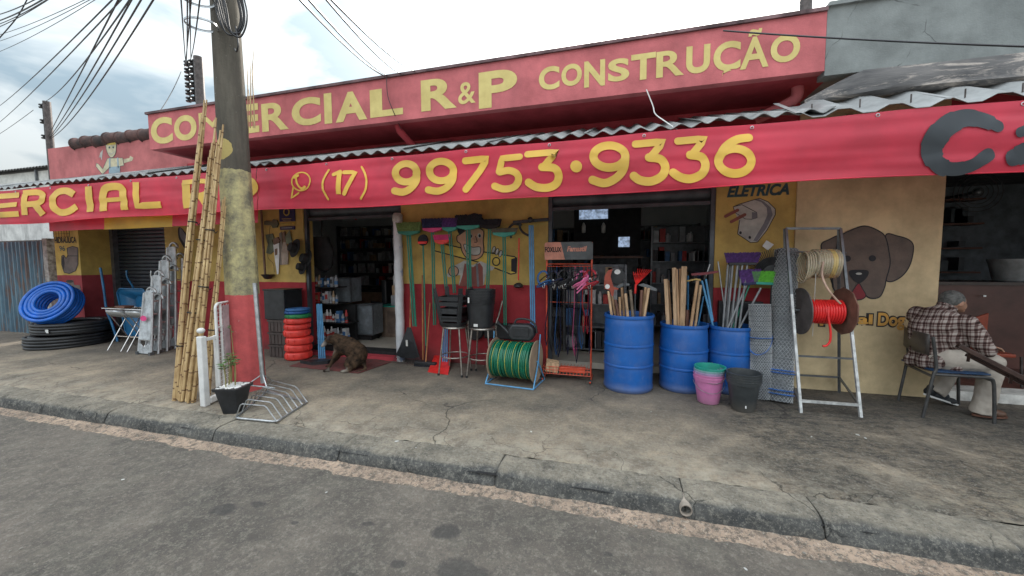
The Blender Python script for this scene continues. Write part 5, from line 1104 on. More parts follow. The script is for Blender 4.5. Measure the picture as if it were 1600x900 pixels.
for p, r, k, cc in ((dl(-3.985, 4.39, .345), .058, .9, (.36, .33, .30)), (dl(-3.80, 4.30, .0), .05, .8, (.38, .35, .31)), (dl(-3.83, 4.40, .26), .045, .55, (.38, .33, .28)), (dl(-3.60, 4.33, .02), .04, .8, (.38, .35, .3))): c = g.mix(g.math('MULTIPLY', near(p, r), k), c, cc)
g.setcol(c)
dog = thing('dog', 'brindle brown dog with pale muzzle sitting on the red mat', 'dog', D0)
b = B()
b.ball((-3.52, 4.53, .20), (.125, .13, .17), 18, 12, rot=(0, rad(15), 0)); b.ball((-3.60, 4.52, .29), (.15, .125, .135), 18, 12, rot=(0, rad(10), 0)); b.ball((-3.70, 4.51, .32), (.125, .12, .125), 18, 12)
b.ball((-3.77, 4.50, .31), (.10, .11, .125), 16, 10); limb(b, (-3.77, 4.49, .37), (-3.86, 4.46, .42), .085, .066)
b.ball((-3.90, 4.445, .43), (.070, .062, .060), 14, 10, rot=(0, rad(-25), 0)); limb(b, (-3.93, 4.43, .41), (-3.995, 4.40, .34), .042, .026); b.ball((-4.0, 4.398, .335), .024, 10, 6)
b.tube(spline([(-3.86, 4.47, .49), (-3.75, 4.5, .455), (-3.62, 4.52, .425), (-3.5, 4.53, .36)], 4), .03, 8)
limb(b, (-3.77, 4.43, .30), (-3.80, 4.37, .17), .048, .030); limb(b, (-3.80, 4.37, .17), (-3.85, 4.32, .035), .026, .020); limb(b, (-3.85, 4.32, .022), (-3.89, 4.29, .018), .024, .020)
limb(b, (-3.80, 4.56, .28), (-3.90, 4.55, .12), .045, .028); limb(b, (-3.90, 4.55, .12), (-3.98, 4.50, .03), .024, .019); limb(b, (-3.98, 4.50, .022), (-4.02, 4.48, .018), .022, .018)
b.ball((-3.55, 4.44, .12), (.115, .06, .10), 14, 10); limb(b, (-3.62, 4.42, .09), (-3.53, 4.37, .03), .045, .028); limb(b, (-3.53, 4.37, .025), (-3.63, 4.32, .02), .024, .022); limb(b, (-3.50, 4.60, .08), (-3.62, 4.62, .03), .05, .03)
limb(b, (-3.45, 4.55, .09), (-3.38, 4.50, .03), .028, .02); limb(b, (-3.38, 4.50, .022), (-3.46, 4.38, .015), .018, .010)
remesh(b.build('body', fur, dog, smooth=180), .010, 5, .5)
for s_ in (-1, 1):
    e = B(); c_ = Vector((-3.885, 4.445+s_*.052, .47)); e.add([c_+Vector((.02, 0, .01)), c_+Vector((-.022, 0, .015)), c_+Vector((-.005, s_*.035, -.025)), c_+Vector((.025, s_*.03, -.05)), c_+Vector((.03, s_*.012, -.01))], [(0, 1, 2, 3, 4)]); e.build('ear', mt('dark_ear', (.03, .02, .016), .9), dog, solid=.008, smooth=60)
    B().ball((-3.948, 4.43+s_*.036, .44), .008, 8, 6).build('eye', M['black'], dog, smooth=60)
B().ball((-4.018, 4.395, .338), (.012, .014, .010), 8, 6).build('nose', M['black'], dog, smooth=60)

# ---------------------------------------------------------------- leaf rake, brooms and tools along the wall
def handle(b, p0, p1, r=.011, n=8): b.tube([p0, p1], r, n)
orw = mt('orange_wood_handle', (.42, .17, .06), .5)
rk = thing('leaf_rake', 'big black fan leaf rake with orange handle beside the doorway', 'rake', (-3.0, 4.98, 0))
B().tube([(-2.99, 5.03, .50), (-3.0, 5.14, 1.60)], .012, 8).build('handle', orw, rk, smooth=50)
b = B()
for i in range(20):
    t = -1+2*i/19; tip = Vector((-2.995+t*.245, 4.92+.02*abs(t), .02)); mid = Vector((-2.995+t*.17, 4.95, .17)); b.tube([(-2.99+t*.02, 5.02, .50), mid, tip, tip+Vector((0, -.04, .0))], [.006, .005, .004, .003], 5)
b.build('tines', M['black'], rk, kind=None); b = B(); b.prism([V(-3.02, 5.01, .54), V(-2.96, 5.01, .54), V(-2.80, 4.965, .12), V(-2.90, 4.96, .09), V(-3.09, 4.96, .09), V(-3.19, 4.965, .12)], (0, -.006, 0)); b.build('web', M['black'], rk)
B().bb(-3.015, -2.985, 4.945, 4.953, .27, .36).build('price_label', M['dirtywhite'], rk)
def bristle_head(b, c, w0, w1, h, d, n=34, seed=0, lean=0):
    "a tuft block drawn as separate bristle bundles, c = centre of its base"
    rr = random.Random(seed); c = Vector(c)
    for i in range(n):
        for j in range(3):
            t = -1+2*i/(n-1); y = (-1+j)*d*.32; x0 = t*w0/2; x1 = t*w1/2+rr.uniform(-.006, .006)
            b.tube([c+Vector((x0, y, 0)), c+Vector((x1+lean, y*1.3, h*rr.uniform(.93, 1.03)))], [w0/n*.75, w1/n*.55], 4)
def broom(px0, px1, ytop, ybase, foot, mat, basemat, handmat, label, nh=1, Yd=5.05, name='broom', hs=.011, seed=0, grp='brooms standing head up along the wall'):
    a = at(px0, ytop, Yd); c_ = at(px1, ybase, Yd); w = c_.x-a.x; h = a.z-c_.z; cx = (a.x+c_.x)/2; f = at(*foot, Yd-.05)
    t = thing(name, label, 'broom', (f.x, Yd-.05, max(0, f.z)), grp)
    b = B(); bristle_head(b, (cx, Yd, c_.z), w*.86, w, h, .05, seed=seed); b.build('bristles', mat, t)
    b = B(); b.prism([V(cx-w*.46, Yd-.03, c_.z+.012), V(cx+w*.46, Yd-.03, c_.z+.012), V(cx+w*.40, Yd-.03, c_.z-.022), V(cx+.03, Yd-.03, c_.z-.05), V(cx-.03, Yd-.03, c_.z-.05), V(cx-w*.40, Yd-.03, c_.z-.022)], (0, .06, 0)); b.build('head_block', basemat, t, bevel=.004)
    for i in range(nh):
        o = (i-(nh-1)/2)*.027; B().tube([(cx+o, Yd-.01+.01*(i % 2), c_.z-.04), (f.x+o*.9, Yd-.05+.012*(i % 2), max(0.0, f.z))], hs, 8).build('handle', handmat, t, smooth=50)
    return t
broom(620, 658, 348, 362, (648, 510), M['olive'], M['green'], M['green'], 'broom with yellow-green bristles, leftmost beside the doorway', 3, seed=1)
broom(659, 693, 342, 357, (679, 508), M['navy'], M['hotpink'], M['green'], 'dark bristled broom with bright pink head block', 2, seed=2)
broom(690, 716, 341, 356, (710, 458), M['purple'], M['teal'], M['green'], 'purple bristled broom with teal head block right of the pink one', 2, seed=3)
broom(712, 752, 336, 353, (734, 470), M['bristleblk'], M['teal'], M['green'], 'wide black bristled broom with green block before the painted cap', 3, seed=4)
broom(748, 783, 343, 352, (761, 470), M['bristleblk'], M['blackmatte'], M['green'], 'black bristled broom with grey end right of the painted cap', 2, seed=5)
broom(768, 808, 357, 364, (789, 508), mt('wire_bristle', (.16, .15, .11), .8), M['teal'], M['green'], 'low olive-grey brush on two green handles', 2, seed=6)
broom(678, 704, 367, 376, (697, 452), M['hotpink'], M['redplastic'], M['green'], 'small pink brush head on green handle below the dark broom', 2, seed=7)
a = at(661, 375, 5.05); f = at(666, 560, 5.0); t = thing('round_brush', 'round red and black brush on a green handle reaching to the ground', 'brush', (f.x, 5.0, 0))
B().lathe([(0, -.03), (.075, -.028), (.085, 0), (.075, .02), (0, .022)], a, 20, rot=(rad(80), 0, 0)).build('head', M['bristleblk'], t, smooth=50); B().prism([a+V(-.08, -.035, -.02), a+V(.08, -.035, -.02), a+V(.06, -.035, -.06), a+V(-.06, -.035, -.06)], (0, .05, 0)).build('red_rim', M['redplastic'], t, bevel=.01); B().tube([a+V(0, 0, -.05), (f.x, 5.0, .28)], .012, 8).build('handle', M['green'], t, smooth=50); B().tube([(f.x, 5.0, .28), (f.x, 4.98, .0)], .014, 8).build('grip', M['black'], t, smooth=50)
tag(B().tube([at(660, 430, 5.08), at(661, 562, 5.02)], .012, 8).build('wooden_stick', orw, smooth=50, loc=at(661, 562, 5.02)), 'bare orange wooden handle standing behind the round brush', 'handle')
t = thing('black_broom', 'black push broom lying head down right of the leaf rake', 'broom', (-2.72, 4.9, 0)); B().bb(-2.84, -2.50, 4.86, 4.92, .03, .075).build('head_block', M['black'], t, bevel=.008); b = B(); bristle_head(b, (-2.67, 4.89, .035), .33, .35, -.034, .05); b.build('bristles', M['bristleblk'], t)
B().tube([(-2.67, 4.90, .06), (-2.70, 5.12, .9)], .011, 8).build('handle', orw, t, smooth=50)
t = thing('plunger', 'sink plunger with red handle and black cup hanging on wall', 'plunger', at(810, 446, 5.1)); a = at(811, 372, 5.12); c_ = at(810, 438, 5.1); B().tube([a, c_], .010, 8).build('handle', M['redplastic'], t, smooth=50); B().lathe([(.0, .04), (.03, .035), (.06, .015), (.068, -.012), (.055, -.03), (.02, -.035), (0, -.035)], at(810, 446, 5.1), 20).build('cup', M['black'], t, smooth=50)
t = thing('floor_squeegee', 'wide black floor squeegee on a bundle of pale blue handles', 'squeegee', at(831, 500, 5.0)); a, c_ = at(802, 351, 5.08), at(858, 342, 5.08)
B().prism([V(a.x, 5.05, a.z+.01), V(c_.x, 5.05, c_.z-.03), V(c_.x, 5.05, c_.z+.015), V(a.x, 5.05, a.z+.05)], (0, .04, 0)).build('blade', M['black'], t, bevel=.006); q = at(829, 345, 5.05); B().ball(q+V(0, -.02, .01), (.04, .025, .04), 12, 8).build('hub', M['black'], t, smooth=60)
for i in range(3): B().tube([at(827+i*2.8, 352, 5.05), at(830+i*2.9, 520, 4.98)], .0105, 8).build('handle', M['bluelt'], t, smooth=50)
for pts, lb in (([(799, 372), (795, 358), (803, 350), (815, 352)], 'left'), ([(826, 368), (816, 362), (812, 352), (818, 344)], 'right')):
    tag(B().tube(spline([at(*p, 5.08) for p in pts], 5), .016, 8).build('rubber_hook', M['black'], smooth=60, loc=at(*pts[0], 5.1)), f'{lb} one of two curved black grips hanging beside the plunger', 'grip', 'curved black grips by the squeegee')
for i in range(3): tag(B().tube([at(693+i*3, 505, 5.05), at(692+i*3.2, 566, 5.0)], .011, 8).build('blue_pole', M['bluelt'], smooth=50, loc=at(692, 566, 5.0)), ('left', 'middle', 'right')[i]+' light blue pole standing behind the left bar stool', 'pole', 'light blue poles behind the left stool')
t = thing('dustpan', 'red plastic dustpan standing by the wall under left stool', 'dustpan', (-2.42, 4.82, 0)); B().add([gat(668, 582), gat(700, 586), gat(706, 566)+V(0, .0, .10), gat(680, 563)+V(0, 0, .10)], [(0, 1, 2, 3)]).build('pan', M['redplastic'], t, solid=.006); B().tube([gat(693, 566)+V(0, 0, .1), gat(695, 560)+V(0, .0, .28)], .010, 6).build('handle', M['redplastic'], t)

# ---------------------------------------------------------------- bar stools with black goods on top
def stool(cx, cy, label, backrest):
    t = thing('bar_stool', label, 'stool', (cx, cy, 0), 'steel bar stools at the red wall'); h = .635
    for (sx, sy) in ((-1, -1), (1, -1), (1, 1), (-1, 1)):
        B().tube([(cx+sx*.165, cy+sy*.165, .015), (cx+sx*.11, cy+sy*.11, h-.01)], .0115, 8).build('leg', chalk, t, smooth=50); B().lathe([(0, 0), (.016, 0), (.016, .03), (0, .03)], (cx+sx*.166, cy+sy*.166, 0), 8).build('foot', M['black'], t)
    B().tube(rim((cx, cy, .245), .185, n=32), .008, 6, closed=True).build('foot_ring', chalk, t, smooth=60)
    b = B(); b.lathe([(0, h-.012), (.165, h-.012), (.172, h), (.165, h+.012), (0, h+.016)], (cx, cy, 0), 28); b.build('seat', chalk, t, smooth=50)
    for sx in ((1,) if backrest else (1,)): B().tube(spline([(cx+sx*.17, cy+.12, .30), (cx+sx*.14, cy+.13, .64), (cx+sx*.17, cy+.16, .78), (cx+sx*.22, cy+.18, .98)], 5), .011, 8).build('back_tube', chalk, t, smooth=50)
chalk = mt('worn_stool_chrome', (.40, .37, .33), .35, .8, .2, 15, .05)
stool(-2.13, 4.72, 'left steel bar stool, carrying the upturned black plastic stools', 1); stool(-1.73, 4.72, 'right steel bar stool, carrying the tall black bucket stack', 1)
for k in range(2):
    t = thing('plastic_stool', ('upper', 'lower')[k]+' one of two upturned black plastic stools on the left bar stool', 'plastic stool', (-2.14, 4.72, .65+.07*(1-k)), 'upturned black plastic stools'); z0 = .652+.07*(1-k)
    b = B(); frustum(b, (-2.14, 4.72), .14, .155, z0, z0+.05, r=.03); b.build('seat', M['black'], t, smooth=40)
    for (sx, sy) in ((-1, -1), (1, -1), (1, 1), (-1, 1)): B().bar((-2.14+sx*.125, 4.72+sy*.125, z0+.04), (-2.14+sx*.185, 4.72+sy*.185, z0+.44), .055, .03).build('leg', M['black'], t, bevel=.005)
    for (a, c_) in (((-1, -1), (1, -1)), ((1, -1), (1, 1)), ((-1, 1), (1, 1)), ((-1, -1), (-1, 1))):
        for zz, ww in ((.30, .05), (.12, .10)): s_ = .125+.06*zz/.44; B().bar((-2.14+a[0]*s_, 4.72+a[1]*s_, z0+zz), (-2.14+c_[0]*s_, 4.72+c_[1]*s_, z0+zz), .012, ww).build('apron', M['black'], t)
def bucket(c, r0, r1, h, mat, label, grp=None, handle_=True, rimh=.03, name='bucket', n=32, ribs=0, cat='bucket'):
    t = thing(name, label, cat, c, grp); x, y, z = c; b = B(); b.lathe([(0, .004), (r0-.01, 0), (r0, .008), (r1, h-.04), (r1+.006, h-.04), (r1+.008, h-.012), (r1+.012, h-.01), (r1+.012, h), (r1-.004, h), (r0-.004, .012), (0, .012)], c, n); b.build('body', mat, t, smooth=35)
    if handle_: B().tube([Vector(c)+V((r1+.012)*math.cos(a), -(r1+.02)*math.sin(a)*.9, h-.05-.10*math.sin(a)) for a in [PI*k/16 for k in range(17)]], .003, 6).build('bail', M['steel'], t, smooth=60)
    for k in range(ribs): B().tube(rim((x, y, z+h-.06-.025*k), r1+.004-.002*k, n=32), .004, 5, closed=True).build('rib', mat, t, smooth=60)
    return t
for k in range(3): bucket((-1.755, 4.72, .652+.035*k), .155, .187, .42, M['black'], ('lowest', 'middle', 'top')[k]+' of three nested black buckets on the right bar stool', 'nested black buckets on the bar stool', False, ribs=3 if k == 0 else 0)
tag(B().bb(-1.79, -1.735, 4.548, 4.552, .675, .71).build('price_label', M['white'], loc=(-1.76, 4.55, .68)), 'small white label near the base of the black buckets', 'label')
tag(B().bb(-1.86, -1.84, 4.533, 4.537, .98, 1.05).build('price_label', M['white'], loc=(-1.85, 4.53, 1.0)), 'narrow white label near the rim of the black buckets', 'label')
for (x, z, lb) in ((-2.02, .52, 'round black lid hanging on the wall behind the left stool'),):
    tag(B().lathe([(0, -.03), (.13, -.03), (.15, 0), (.13, .03), (0, .03)], (x+.02, 5.12, z), 24, rot=(rad(90), 0, 0)).build('plastic_disc', M['black'], smooth=50, loc=(x, 5.12, z)), lb, 'lid')
tag(B().bb(-1.84, -1.36, 5.06, 5.17, .42, .64).build('black_tray', M['black'], bevel=.02, loc=(-1.6, 5.1, .42)), 'black rectangular tray against the red wall behind right stool', 'tray')

# ---------------------------------------------------------------- reel of green hose
hr = thing('hose_reel', 'cardboard reel of green striped hose on a light blue frame', 'hose reel', (-1.25, 4.5, 0)); rc = Vector((-1.24, 4.55, .285)); gh = mt('green_hose', (.010, .155, .085), .28, 0, .12, 5, .03); yh = mt('yellow_hose_stripe', (.45, .42, .06), .35); card = mt('brown_cardboard', (.34, .25, .17), .9, 0, .1, 6, .1)
yaw = rad(-6); ux = Vector((math.cos(yaw), math.sin(yaw), 0)); vx = Vector((-math.sin(yaw), math.cos(yaw), 0))
for s_ in (-1, 1):
    o = B().lathe([(0, -.006), (.255, -.006), (.258, 0), (.255, .006), (0, .006)], (0, 0, 0), 40, rot=(0, rad(90), yaw)).build('flange', card, None, smooth=40); o.parent = hr; o.location = rc+ux*.275*s_-hr.location
nt_ = 24
for k in range(nt_):
    rr = random.Random(k); x = -.255+.51*k/(nt_-1); R_ = .212+rr.uniform(-.006, .008); tilt = rr.uniform(-.05, .05)
    pts = [rc+ux*(x+tilt*.3*math.sin(a))+vx*R_*math.cos(a)+Vector((0, 0, R_*math.sin(a))) for a in [2*PI*i/36 for i in range(36)]]
    B().tube(pts, .0125, 7, closed=True).build('hose_turn', gh, hr, smooth=60)
    if k % 4 == 1: B().tube([p+(p-rc-ux*x).normalized()*.0085+ux*.003 for p in pts], .0045, 5, closed=True).build('stripe', yh, hr, smooth=60)
for k in range(20): 
    x = -.25+.5*k/19; pts = [rc+ux*x+vx*.192*math.cos(a)+Vector((0, 0, .192*math.sin(a))) for a in [2*PI*i/24 for i in range(24)]]; B().tube(pts, .012, 5, closed=True).build('hose_turn', gh, hr, smooth=60)
for s_ in (-1, 1):
    for q in (-1, 1): B().tube([rc+ux*.30*s_+Vector((0, 0, .0)), Vector((rc.x, rc.y, 0))+ux*.31*s_+vx*.22*q+Vector((0, 0, .01))], .009, 6).build('frame_leg', M['bluelt'], hr)
    B().tube([Vector((rc.x, rc.y, .01))+ux*.31*s_-vx*.22, Vector((rc.x, rc.y, .01))+ux*.31*s_+vx*.22], .009, 6).build('frame_foot', M['bluelt'], hr); B().tube([rc+ux*.30*s_, rc+ux*.31*s_+vx*.05+Vector((0, 0, .33))], .008, 6).build('frame_upright', M['bluelt'], hr)
for q in (-1, 1): B().tube([Vector((rc.x, rc.y, .01))-ux*.31+vx*.22*q, Vector((rc.x, rc.y, .01))+ux*.31+vx*.22*q], .009, 6).build('frame_rail', M['bluelt'], hr)
B().tube([rc-ux*.31, rc+ux*.31], .010, 6).build('axle', M['bluelt'], hr)
wc = thing('watering_can', 'black plastic watering can resting on top of green hose reel', 'watering can', (-1.2, 4.62, .51))
b = B(); pr = [(-.13, 0), (-.17, .05), (-.17, .15), (-.12, .215), (.10, .215), (.16, .17), (.17, .08), (.12, 0)]; cx, cy, cz = -1.17, 4.62, .515
b.prism([V(cx+x, cy-.065, cz+z) for x, z in pr], (0, .13, 0)); b.build('body', M['black'], wc, bevel=.03, seg=3, smooth=40)
B().prism([V(cx-.09, cy-.067, cz+.06), V(cx+.10, cy-.067, cz+.06), V(cx+.10, cy-.067, cz+.165), V(cx-.09, cy-.067, cz+.165)], (0, -.007, 0)).build('panel', M['black'], wc, bevel=.006)
B().tube(spline([(cx-.12, cy, cz+.03), (cx-.22, cy, cz+.13), (cx-.29, cy, cz+.19)], 4), [.03]*3+[.02]*3+[.014]*3, 10).build('spout', M['black'], wc, smooth=60); B().lathe([(.012, 0), (.04, .05), (0, .055)], (cx-.285, cy, cz+.185), 16, rot=(0, rad(-60), 0)).build('rose', M['black'], wc, smooth=50)
B().tube(spline([(cx-.10, cy, cz+.20), (cx-.06, cy, cz+.265), (cx+.08, cy, cz+.265), (cx+.17, cy, cz+.20), (cx+.185, cy, cz+.10)], 5), .014, 8).build('handle', M['black'], wc, smooth=60)

# ---------------------------------------------------------------- leash display rack
ds = thing('display_rack', 'orange wire display rack with FOXLUX header hung with pet leashes', 'display rack', (-.62, 4.85, 0)); x0, x1, yd = -.92, -.33, 4.9
hd = mt('header_salmon', (.62, .26, .18), .5); hg = mt('header_grey', (.10, .115, .12), .5)
def rr_panel(xa, xb, za, zb, y, th, m, nm, cutl=0, rl=.03, rr_=.03): B().prism([V(xa, y, za), V(xb+cutl, y, za)]+([V(xb, y, zb)] if not rr_ else [V(xb-rr_+rr_*math.cos(a), y, zb-rr_+rr_*math.sin(a)) for a in [PI/2*k/5 for k in range(6)]])+[V(xa+rl-rl*math.sin(a)*1.0, y, zb-rl+rl*math.cos(a)) for a in [PI/2*k/5 for k in range(6)]], (0, th, 0)).build(nm, m, ds)
rr_panel(x0-.01, x1+.005, 1.525, 1.745, 4.862, .006, hg, 'header'); rr_panel(x0-.01, -.725, 1.525, 1.745, 4.856, .005, hd, 'header', .055, rr_=0)
letter('FOXLUX', (851.5, 386, 877, 394), 4.855, 'lettering', M['blackmatte'], ds, .03, .003, skew=False); letter('Famastil', (886, 384.5, 917, 393), 4.861, 'lettering', mt('print_salmon', (.66, .30, .22), .6), ds, .04, .004, shear=.2, skew=False)
for x in (x0+.01, x1-.01): B().tube([(x, yd+.02, .05), (x, yd, 1.74)], .011, 8).build('upright', M['orange'], ds, smooth=50)
for z in (1.47, 1.44, .98, .10): B().tube([(x0, yd, z), (x1, yd, z)], .005, 6).build('cross_wire', M['orange'], ds)
b = B(); 
for i in range(15): x = x0+(x1-x0)*i/14; b.tube([(x, yd, .18), (x, yd-.18, .18), (x, yd-.18, .09), (x, yd, .09)], .003, 5)
for z in (.18, .14, .09): b.tube([(x0, yd, z), (x0, yd-.18, z), (x1, yd-.18, z), (x1, yd, z)], .004, 5)
b.build('basket', M['orange'], ds); 
for x in (x0+.0, x1-.0): B().tube([(x, yd-.24, .03), (x, yd+.12, .03)], .010, 6).build('foot', M['orange'], ds); B().lathe([(0, -.012), (.028, -.012), (.028, .012), (0, .012)], (x, yd-.2, .028), 14, rot=(0, rad(90), 0)).build('castor', M['black'], ds)
t = thing('boxed_goods', 'open orange and cardboard boxes in the display rack basket', 'box', (-.8, 4.8, .1)); B().box((-.82, 4.80, .17), (.16, .14, .12), rot=(.1, .15, .2)).build('carton', M['wood'], t); B().bb(-.72, -.40, 4.76, 4.86, .11, .165).build('orange_tray', M['orange'], t)
lc = [mt('leash_navy', (.012, .018, .055), .6), mt('leash_black', (.02, .02, .024), .6), mt('leash_red', (.50, .03, .05), .6), mt('leash_pink', (.72, .16, .34), .55), mt('leash_blue', (.03, .12, .32), .6)]
lx = ['navy', 'black', 'red', 'pink-edged', 'blue']
for i in range(15):
    rr = random.Random(i+40); x = x0+.03+(x1-x0-.05)*i/14; k = (0, 1, 1, 4, 0, 1, 1, 0, 1, 3, 0, 4, 2, 2, 0)[i]; y = yd-.03-.05*rr.random(); zl = (.42, .35, .5, .3, .28, .45, .36, .32, .55, .30, .22, .4, .62, .6, .35)[i]
    t = thing('dog_leash', f'{lx[k]} leash, '+('first', 'second', 'third', 'fourth', 'fifth', 'sixth', 'seventh', 'eighth', 'ninth', 'tenth', 'eleventh', 'twelfth', 'thirteenth', 'fourteenth', 'last')[i]+' from the left in the orange display rack', 'leash', (x, y, zl), f'{lx[k]} leashes in the orange display rack')
    b = B(); pts = spline([(x, y, 1.44), (x+rr.uniform(-.02, .02), y-.01, 1.0), (x+rr.uniform(-.03, .03), y-.015, zl+.2), (x+rr.uniform(-.02, .02), y-.01, zl)], 5); b.tube(pts, .019, 6, flat=.3, up=(1, 0, 0)); b.build('strap', lc[k], t, smooth=60)
    p = Vector(pts[-1]); B().tube([p+V(0, 0, .0), p+V(.02, -.005, .12), p+V(.0, -.01, .24), p+V(-.015, -.005, .12), p], .009, 6, flat=.4, up=(1, 0, 0)).build('hand_loop', lc[k], t, smooth=60)
    if i % 2 == 0: q = Vector((x, y-.02, 1.22+rr.uniform(-.05, .05))); B().tube([q+V(.012*math.cos(a), -.004, .03*math.sin(a)) for a in [2*PI*j/10 for j in range(10)]], .004, 5, closed=True).build('snap_hook', M['chrome'], t)
for i in range(6):
    rr = random.Random(i+90); x = (-.93, -.80, -.68, -.56, -.45, -.36)[i]; k = (4, 0, 1, 1, 3, 2)[i]; t = thing('dog_harness', ('blue harness hanging at left edge of the display rack', 'navy harness hanging second on the display rack', 'black harness left of the rack middle', 'black harness right of the rack middle', 'pink and navy harness with bright stripes on the rack', 'red harness hanging at right end of display rack')[i], 'harness', (x, 4.82, 1.25), 'harnesses on the display rack')
    for j in range(3): cc = Vector((x+rr.uniform(-.02, .02), 4.82-.02*j, 1.31-.04*j+rr.uniform(-.02, .02))); B().tube([cc+V((.07+.01*j)*math.cos(a), .03*math.sin(a), (.085-.02*j)*math.sin(a+j)) for a in [2*PI*q/18 for q in range(18)]], .013, 6, closed=True, flat=.5).build('strap', lc[k] if j != 1 else lc[1 if k != 3 else 3], t, smooth=60)
    if k == 3:
        for j in range(3): B().bar((x-.06+.0*j, 4.765, 1.20-.045*j), (x+.05, 4.765, 1.31-.045*j), .004, .016).build('pink_stripe', lc[3], t)
    B().tube([Vector((x, 4.79, 1.20))+V(.014*math.cos(a), 0, .035*math.sin(a)) for a in [2*PI*j/10 for j in range(10)]], .005, 5, closed=True).build('ring', M['chrome'], t)

# ---------------------------------------------------------------- blue barrels
def barrel(x, y, r, h, label, bulge):
    t = thing('barrel', label, 'barrel', (x, y, 0), 'blue plastic barrels of handles'); prof = [(0, .002), (r*.95, 0), (r*1.0, .02), (r*1.0, .05), (r*.975, .065)]
    for i in range(1, 16):
        z = .065+(h-.13)*i/16; q = r*(.975+bulge*math.sin(PI*i/16)); 
        if i in (5, 10): prof += [(q-.002, z-.016), (q+.006, z-.008), (q+.006, z+.008), (q-.002, z+.016)]
        else: prof.append((q, z))
    prof += [(r*.965, h-.06), (r*.95, h-.05), (r*.95, h-.04), (r*1.0, h-.035), (r*1.01, h-.02), (r*1.0, h), (r*.95, h), (r*.93, h-.03), (r*.93, .03), (0, .02)]
    B().lathe(prof, (x, y, 0), 56).build('body', M['bluebarrel'], t, smooth=38)
    return t
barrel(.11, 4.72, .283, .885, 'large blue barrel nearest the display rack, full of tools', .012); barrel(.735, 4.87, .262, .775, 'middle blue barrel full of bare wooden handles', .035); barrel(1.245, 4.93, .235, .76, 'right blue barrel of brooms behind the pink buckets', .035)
zh = zoomed(930, 400, 7.5)
def stick(p0, p1, Yt, Yb, r, mat, label, nm='tool_stick', cat='handle', grp=None, sq=False, zb=.3, Yc=None):
    "stick standing in a barrel: p0 top pixel, p1 pixel where it meets the rim; runs on down inside"
    a = at(*zh(*p0), Yt); m_ = at(*zh(*p1), Yb); d = (m_-a).normalized(); e = a+d*((a.z-zb)/-d.z)
    t = thing(nm, label, cat, e, grp); b = B(); (b.bar(a, e, r*2, r*2.2) if sq else b.tube([a, e], r, 8)); b.build('shaft', mat, t, smooth=50); return t, a, d
G1 = 'wooden tool handles in the first barrel'
sp = [((155, 410), (190, 670), M['wood']), ((195, 470), (232, 680), M['wood2']), ((235, 510), (268, 680), M['darkwood']), ((288, 480), (292, 690), M['wood2']), ((312, 370), (338, 690), M['wood2']), ((355, 440), (380, 692), M['wood']), ((412, 395), (440, 690), mt('grey_wood', (.22, .17, .12), .7)), ((590, 365), (560, 690), M['wood2']), ((628, 375), (580, 680), M['wood']), ((545, 400), (530, 690), M['darkwood'])]
hs_ = ['pale handle farthest left in the first barrel', 'handle carrying the curved red sickle blade', 'short dark handle second from left in first barrel', 'short brown handle left of the middle of the first barrel', 'tall tan handle in the middle of the first barrel', 'pale handle with black ferrule in the first barrel', 'grey wooden handle in the middle of the first barrel', 'tan handle leaning right in the first barrel', 'pale thin handle farthest right in the first barrel', 'dark handle with red collar in the first barrel']
for i, (a, c_, m_) in enumerate(sp):
    t, A_, d_ = stick(a, c_, 4.72+.05*math.sin(i*2), 4.70+.05*math.sin(i*2), .0165, m_, hs_[i], grp=G1)
    if i == 1:
        o = B(); P = [(110, 385), (104, 320), (112, 230), (150, 170), (205, 150), (190, 200), (180, 240), (196, 300), (215, 360), (272, 378), (272, 395), (225, 395), (212, 470), (190, 470), (172, 400)]; o.prism([at(*zh(*p), 4.69) for p in P], (0, .012, 0)); o.build('blade', mt('rusty_red_blade', (.38, .075, .045), .5, .2), t); B().add(rim(at(*zh(143, 358), 4.686), .028, .028, 16, ax=(V(1, 0, 0), V(0, 0, 1))), [tuple(range(15, -1, -1))]).build('sticker', M['white'], t)
    if i == 5: B().tube([A_, at(*zh(338, 272), 4.75)], [.014, .009], 8).build('ferrule', M['black'], t)
t, A_, d_ = stick((468, 440), (466, 690), 4.74, 4.72, .006, M['greymetal'], 'small red fan rake standing in the first barrel', 'hand_rake', 'rake')
B().tube([A_, A_+V(.005, 0, .11)], .013, 8).build('grip', M['redplastic'], t)
b = B(); q0 = at(*zh(478, 345), 4.74)
for i in range(9): e = at(*zh(445+i*27, 185-(40 if i > 1 else 0)+i*2), 4.72+.0*i); b.tube([q0, e, e+V(.0, -.02, -.012)], [.004, .003, .002], 4)
b.tube([at(*zh(455, 215), 4.73), at(*zh(600, 208), 4.73)], .004, 5); b.build('tines', M['redplastic'], t)
for (P, m_, lb, nm) in (([(230, 380), (290, 330), (345, 310), (400, 325), (400, 345), (330, 350), (280, 375)], M['greymetal'], 'dark hoe blade lying across the handles of the first barrel', 'hoe_blade'), ([(500, 340), (560, 320), (640, 345), (725, 385), (720, 412), (640, 395), (560, 360)], M['greymetal'], 'dull steel pick head at the right of the first barrel', 'pick_head')):
    tag(B().prism([at(*zh(*p), 4.76) for p in P], (0, .02, 0)).build(nm, m_, loc=at(*zh(*P[0]), 4.76)), lb, 'tool head')
tag(B().lathe([(0, 0), (.078, 0), (.09, .006), (.092, .012), (0, .014)], at(*zh(262, 240), 4.80), 28, rot=(rad(90), 0, 0)).build('black_disc', M['black'], smooth=40, loc=at(*zh(262, 240), 4.8)), 'round black blade with white sticker above the first barrel', 'blade'); tag(B().add(rim(at(*zh(260, 186), 4.78), .036, .030, 16, ax=(V(1, 0, 0), V(0, 0, 1))), [tuple(range(15, -1, -1))]).build('sticker', M['white'], loc=at(*zh(260, 186), 4.78)), 'round white sticker on the black disc blade above first barrel', 'sticker')
